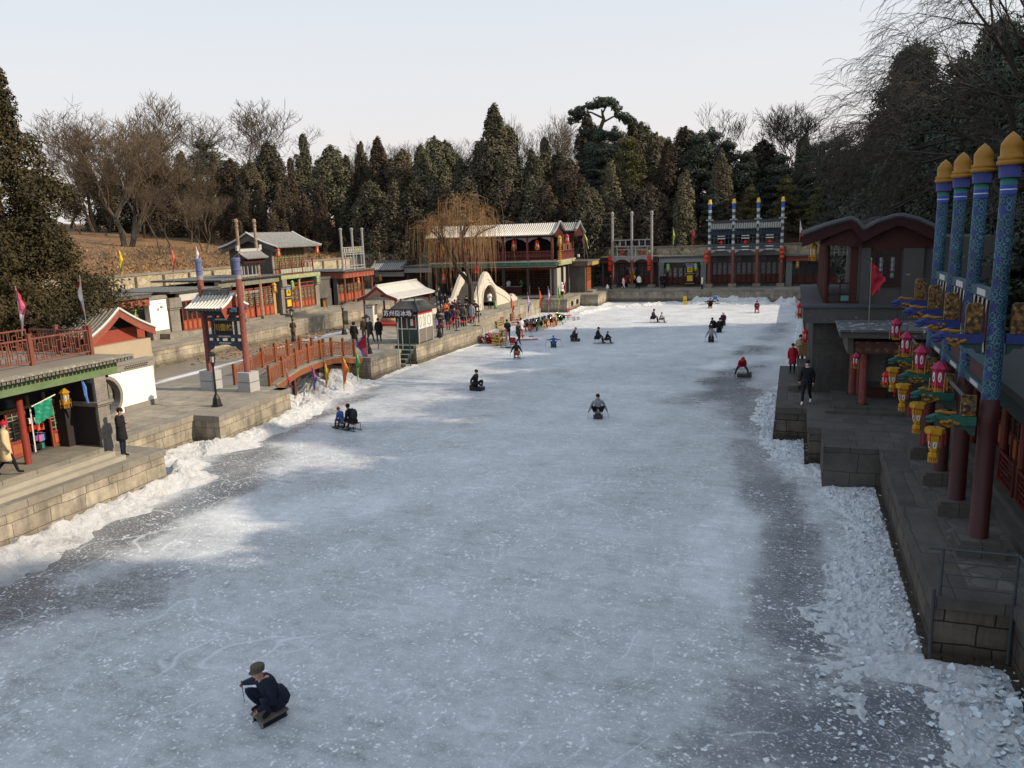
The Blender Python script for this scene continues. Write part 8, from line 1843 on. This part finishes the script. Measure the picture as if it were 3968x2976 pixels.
for q,lb,fc,ps,ct,lg,kw in (((735,1200),'person in black holding a white bag left of the grey far gateway',(.9,-.3),'stand','black','black',{}),((955,1200),'child in white clothes reaching right between the grey gateway posts',(.9,-.2),'walk','white','white',dict(h=1.45)),((1050,1150),'person in a crimson coat behind the middle grey post',(0,1),'stand','crimson','charcoal',dict(h=1.5,long_=.6)),((1150,1170),'person in black with a bright yellow backpack behind the middle grey post',(0,1),'stand','black','black',dict(pack='yellow')),((1222,1200),'person in a white jacket and black trousers between the grey gateway posts',(.6,-.8),'walk','white','black',{}),((1612,1185),'taller person in a black coat by the grey pier on the far quay',(.3,-1),'stand','black','black',dict(long_=.5)),((1662,1180),'person in a black coat with white scarf beside the grey pier on the far quay',(-.8,-.6),'stand','black','black',dict(long_=.5,extra='white'))):
    x,y,_=PZ(Xf(*q),1.35);y=min(y,94.0);kw=dict(kw);h=kw.pop('h',1.68);person(lb,(x,y,1.35),fc,ps,'front' if 'reaching' in lb or 'scarf' in lb else 'down',0,0,h,ct,lg,grp=FP,**kw)
x,y,_=PZ(Xf(715,1165),1.75);m=MB();m.lathe(x-.25,y,[(.02,2.1),(.13,1.9),(.16,1.65),(.05,1.6)],8,sy=.4);tag(m.build('carrier_bag',PLASTER),'white carrier bag held by the person in black left of the grey far gateway','bag')
# right bank
x,y,_=PZ(G_(225,322),1.35);person('child in a bright red puffer coat standing on the right quay',(x,y,1.35),'cam','stand','down',0,0,1.42,'crimson','black',long_=.55,puff=1.25)
x,y,_=PZ(I_(1730,1058),1.35);person('masked adult in a beige coat at the corner of the tall grey house',(x-.02,y,1.35),'cam','walk','front',0,.08,1.66,'beige','navy',mask=True,long_=.7,pack=None)
m=MB();m.box(x-.1,x+.3,y-.3,y-.15,2.0,2.5);tag(m.build('shoulder_bag',pm('tan_bag',(.25,.15,.07),.7,.2,4)),'brown shoulder bag carried by the masked adult in beige','bag')
x,y,_=PZ(G_(345,592),1.35);person('masked man in a black tracksuit and white trainers walking along the right quay',(x,y,1.35),(-.25,-1),'walk','down',0,0,1.76,'black','black','white',mask=True,extra='white',puff=1.2,fing=True,hair='short')
# ---------------------------------------------------------------- parked sleds and ice bicycles
def wheel(m,c,r,n=14,ax='x'):
    m.tube([(c[0],c[1]+r*math.cos(2*pi*i/n),c[2]+r*math.sin(2*pi*i/n)) for i in range(n+1)],.024,5,cap=False)
    for i in range(6):
        t=i*pi/3;m.cyl(c,(c[0],c[1]+r*math.cos(t),c[2]+r*math.sin(t)),.004,n=3)
def bike(loc,rz,col,label):
    th=thing('ice_bicycle',label,'ice bicycle',loc,rz,'ice bicycles parked on the sunlit ice');P=paint(col)
    m=MB();m.tube([(0,.45,.75),(0,.52,.32),(0,.55,.28)],.028,5);m.tube([(0,.42,.66),(0,-.1,.45),(0,-.45,.30)],.03,5);m.tube([(0,-.1,.45),(0,-.12,.72)],.025,5)
    m.tube([(-.3,-.5,.06),(-.3,-.2,.26),(0,-.1,.40),(.3,-.2,.26),(.3,-.5,.06)],.025,5);m.build('frame',P,th,local=True)
    m=MB();wheel(m,(0,.55,.30),.26);m.build('wheel',P if col!='black' else STEEL,th,local=True)
    for s in (-.3,.3):m=MB();wheel(m,(s,-.45,.12),.11,9);m.build('wheel',BLACK,th,local=True)
    m=MB();m.tube([(-.26,.36,.98),(-.22,.48,.86),(0,.45,.76),(.22,.48,.86),(.26,.36,.98)],.013,5);m.build('handlebar',pm('chrome',(.5,.5,.5),.25,.1,3,metal=.8),th,local=True)
    m=MB();m.ball((0,-.13,.75),(.12,.16,.05),7,4);m.build('saddle',BLACK,th,local=True)
    m=MB();m.box(-.25,.25,-.62,-.3,.36,.40).box(-.25,.25,-.66,-.62,.40,.66);m.build('rear_seat',BLACK,th,local=True);return th
PB={c:None for c in ('crimson','yellow','green','orange')}
bl=[((1060,760),'crimson'),((1130,745),'orange'),((1190,770),'crimson'),((1250,730),'yellow'),((1320,735),'green'),((1385,715),'yellow'),((1450,700),'crimson'),((1515,680),'yellow'),((1560,665),'orange'),((1620,650),'crimson'),((1690,640),'green'),((1760,600),'lime'),((1100,690),'black'),((1230,670),'crimson'),((1330,650),'green'),((1440,620),'crimson'),((1540,590),'orange'),((1650,570),'yellow')]
od=['first from the left','second from the left','third from the left','fourth from the left','fifth from the left','sixth from the left','seventh from the left','eighth from the left','ninth from the left','tenth from the left','eleventh from the left','last on the right']
CN={'crimson':'red','lime':'lime green'}
for i,(q,c) in enumerate(bl):
    p=PZ(Q_(*q),0);rz=R(-105+r3.uniform(-18,18)) if 0 else R(200+r3.uniform(-20,20))
    lb='%s framed ice bicycle, %s in the %s row'%(CN.get(c,c),od[i if i<12 else i-12],'front' if i<12 else 'rear')
    if PB.get(c) is None:PB[c]=bike((p[0],p[1],0),rz,c,lb)
    else:dup(PB[c],(p[0],p[1],0),rz,lb)
p=PZ(Q_(1930,540),0);th=thing('pedal_cart','red ice cart with a canopy bar at the right end of the parked bicycles','ice cart',(p[0],p[1],0),R(250));P=paint('crimson')
m=MB()
for s in (-.35,.35):m.tube([(s,-.7,.1),(s,-.6,.25),(s,.6,.25),(s,.75,.1)],.02,5);m.tube([(s,-.6,.25),(s,-.55,1.0),(s,.1,1.0),(s,.15,.25)],.016,5)
m.box(-.35,.35,-.5,-.1,.4,.44).box(-.35,.35,-.55,.1,1.0,1.03);m.build('frame',P,th,local=True)
for s in (-.35,.35):
    for y in (-.6,.6):m=MB();wheel(m,(s,y,.14),.13,9);m.build('wheel',BLACK,th,local=True)
# stacked chair sleds
s0={}
def chair(q,rz,c,label,z=0,tx=0,ty=0):
    p=PZ(Q_(*q),0)
    if c not in s0:
        s0[c]=sled('chair',(p[0],p[1],z),0,label,c,grp='chair sleds stacked by the pier');o=s0[c];o.rotation_euler=(tx,ty,rz)
    else:o=dup(s0[c],(p[0],p[1],z),rz,label);o.rotation_euler=(tx,ty,rz)
    return o
k=0
NTH=['lowest','second','third','fourth','fifth','topmost']
for (q,c,n) in (((250,985),'crimson',3),((330,975),'black',3),((400,985),'crimson',4),((440,960),'plum',3)):
    for j in range(n):
        k+=1;chair((q[0],q[1]),R(r3.uniform(60,120)),c,'%s chair sled heaped against the pier, %s of %s pile'%({'crimson':'red','black':'black','plum':'plum'}[c],NTH[j],('the leftmost','the second','the third','the fourth')[(250,330,400,440).index(q[0])]),.18*j+.05,R(r3.uniform(40,80)),R(r3.uniform(-25,25)))
for (q,c,n,w_) in (((520,1035),'yellow',4,'left'),((600,1030),'green',4,'right'),((560,700),'yellow',3,'rear'),((690,560),'black',4,'far'),((610,560),'black',4,'far left'),((760,600),'crimson',3,'middle'),((880,640),'crimson',3,'tall')):
    for j in range(n):chair(q,R(r3.uniform(-20,20)+(90 if j%2 else 75)),c,'%s chair sled in the %s stack beside the metal stair, %s from the ice'%({'crimson':'red'}.get(c,c),w_,NTH[j]),.22*j)
sled('double',(*PZ(Q_(760,1070),0)[:2],0),(1,.15),'black framed double sled lying in front of the striding person','black')
sled('double',(*PZ(Q_(1110,920),0)[:2],0),(.9,.3),'white and red framed double sled right of the person in the white jacket','pink')
sled('box',(*PZ(Q_(830,975),0)[:2],0),(.2,1),'red box sled standing upright beside the attendant','crimson').rotation_euler[0]=R(75)
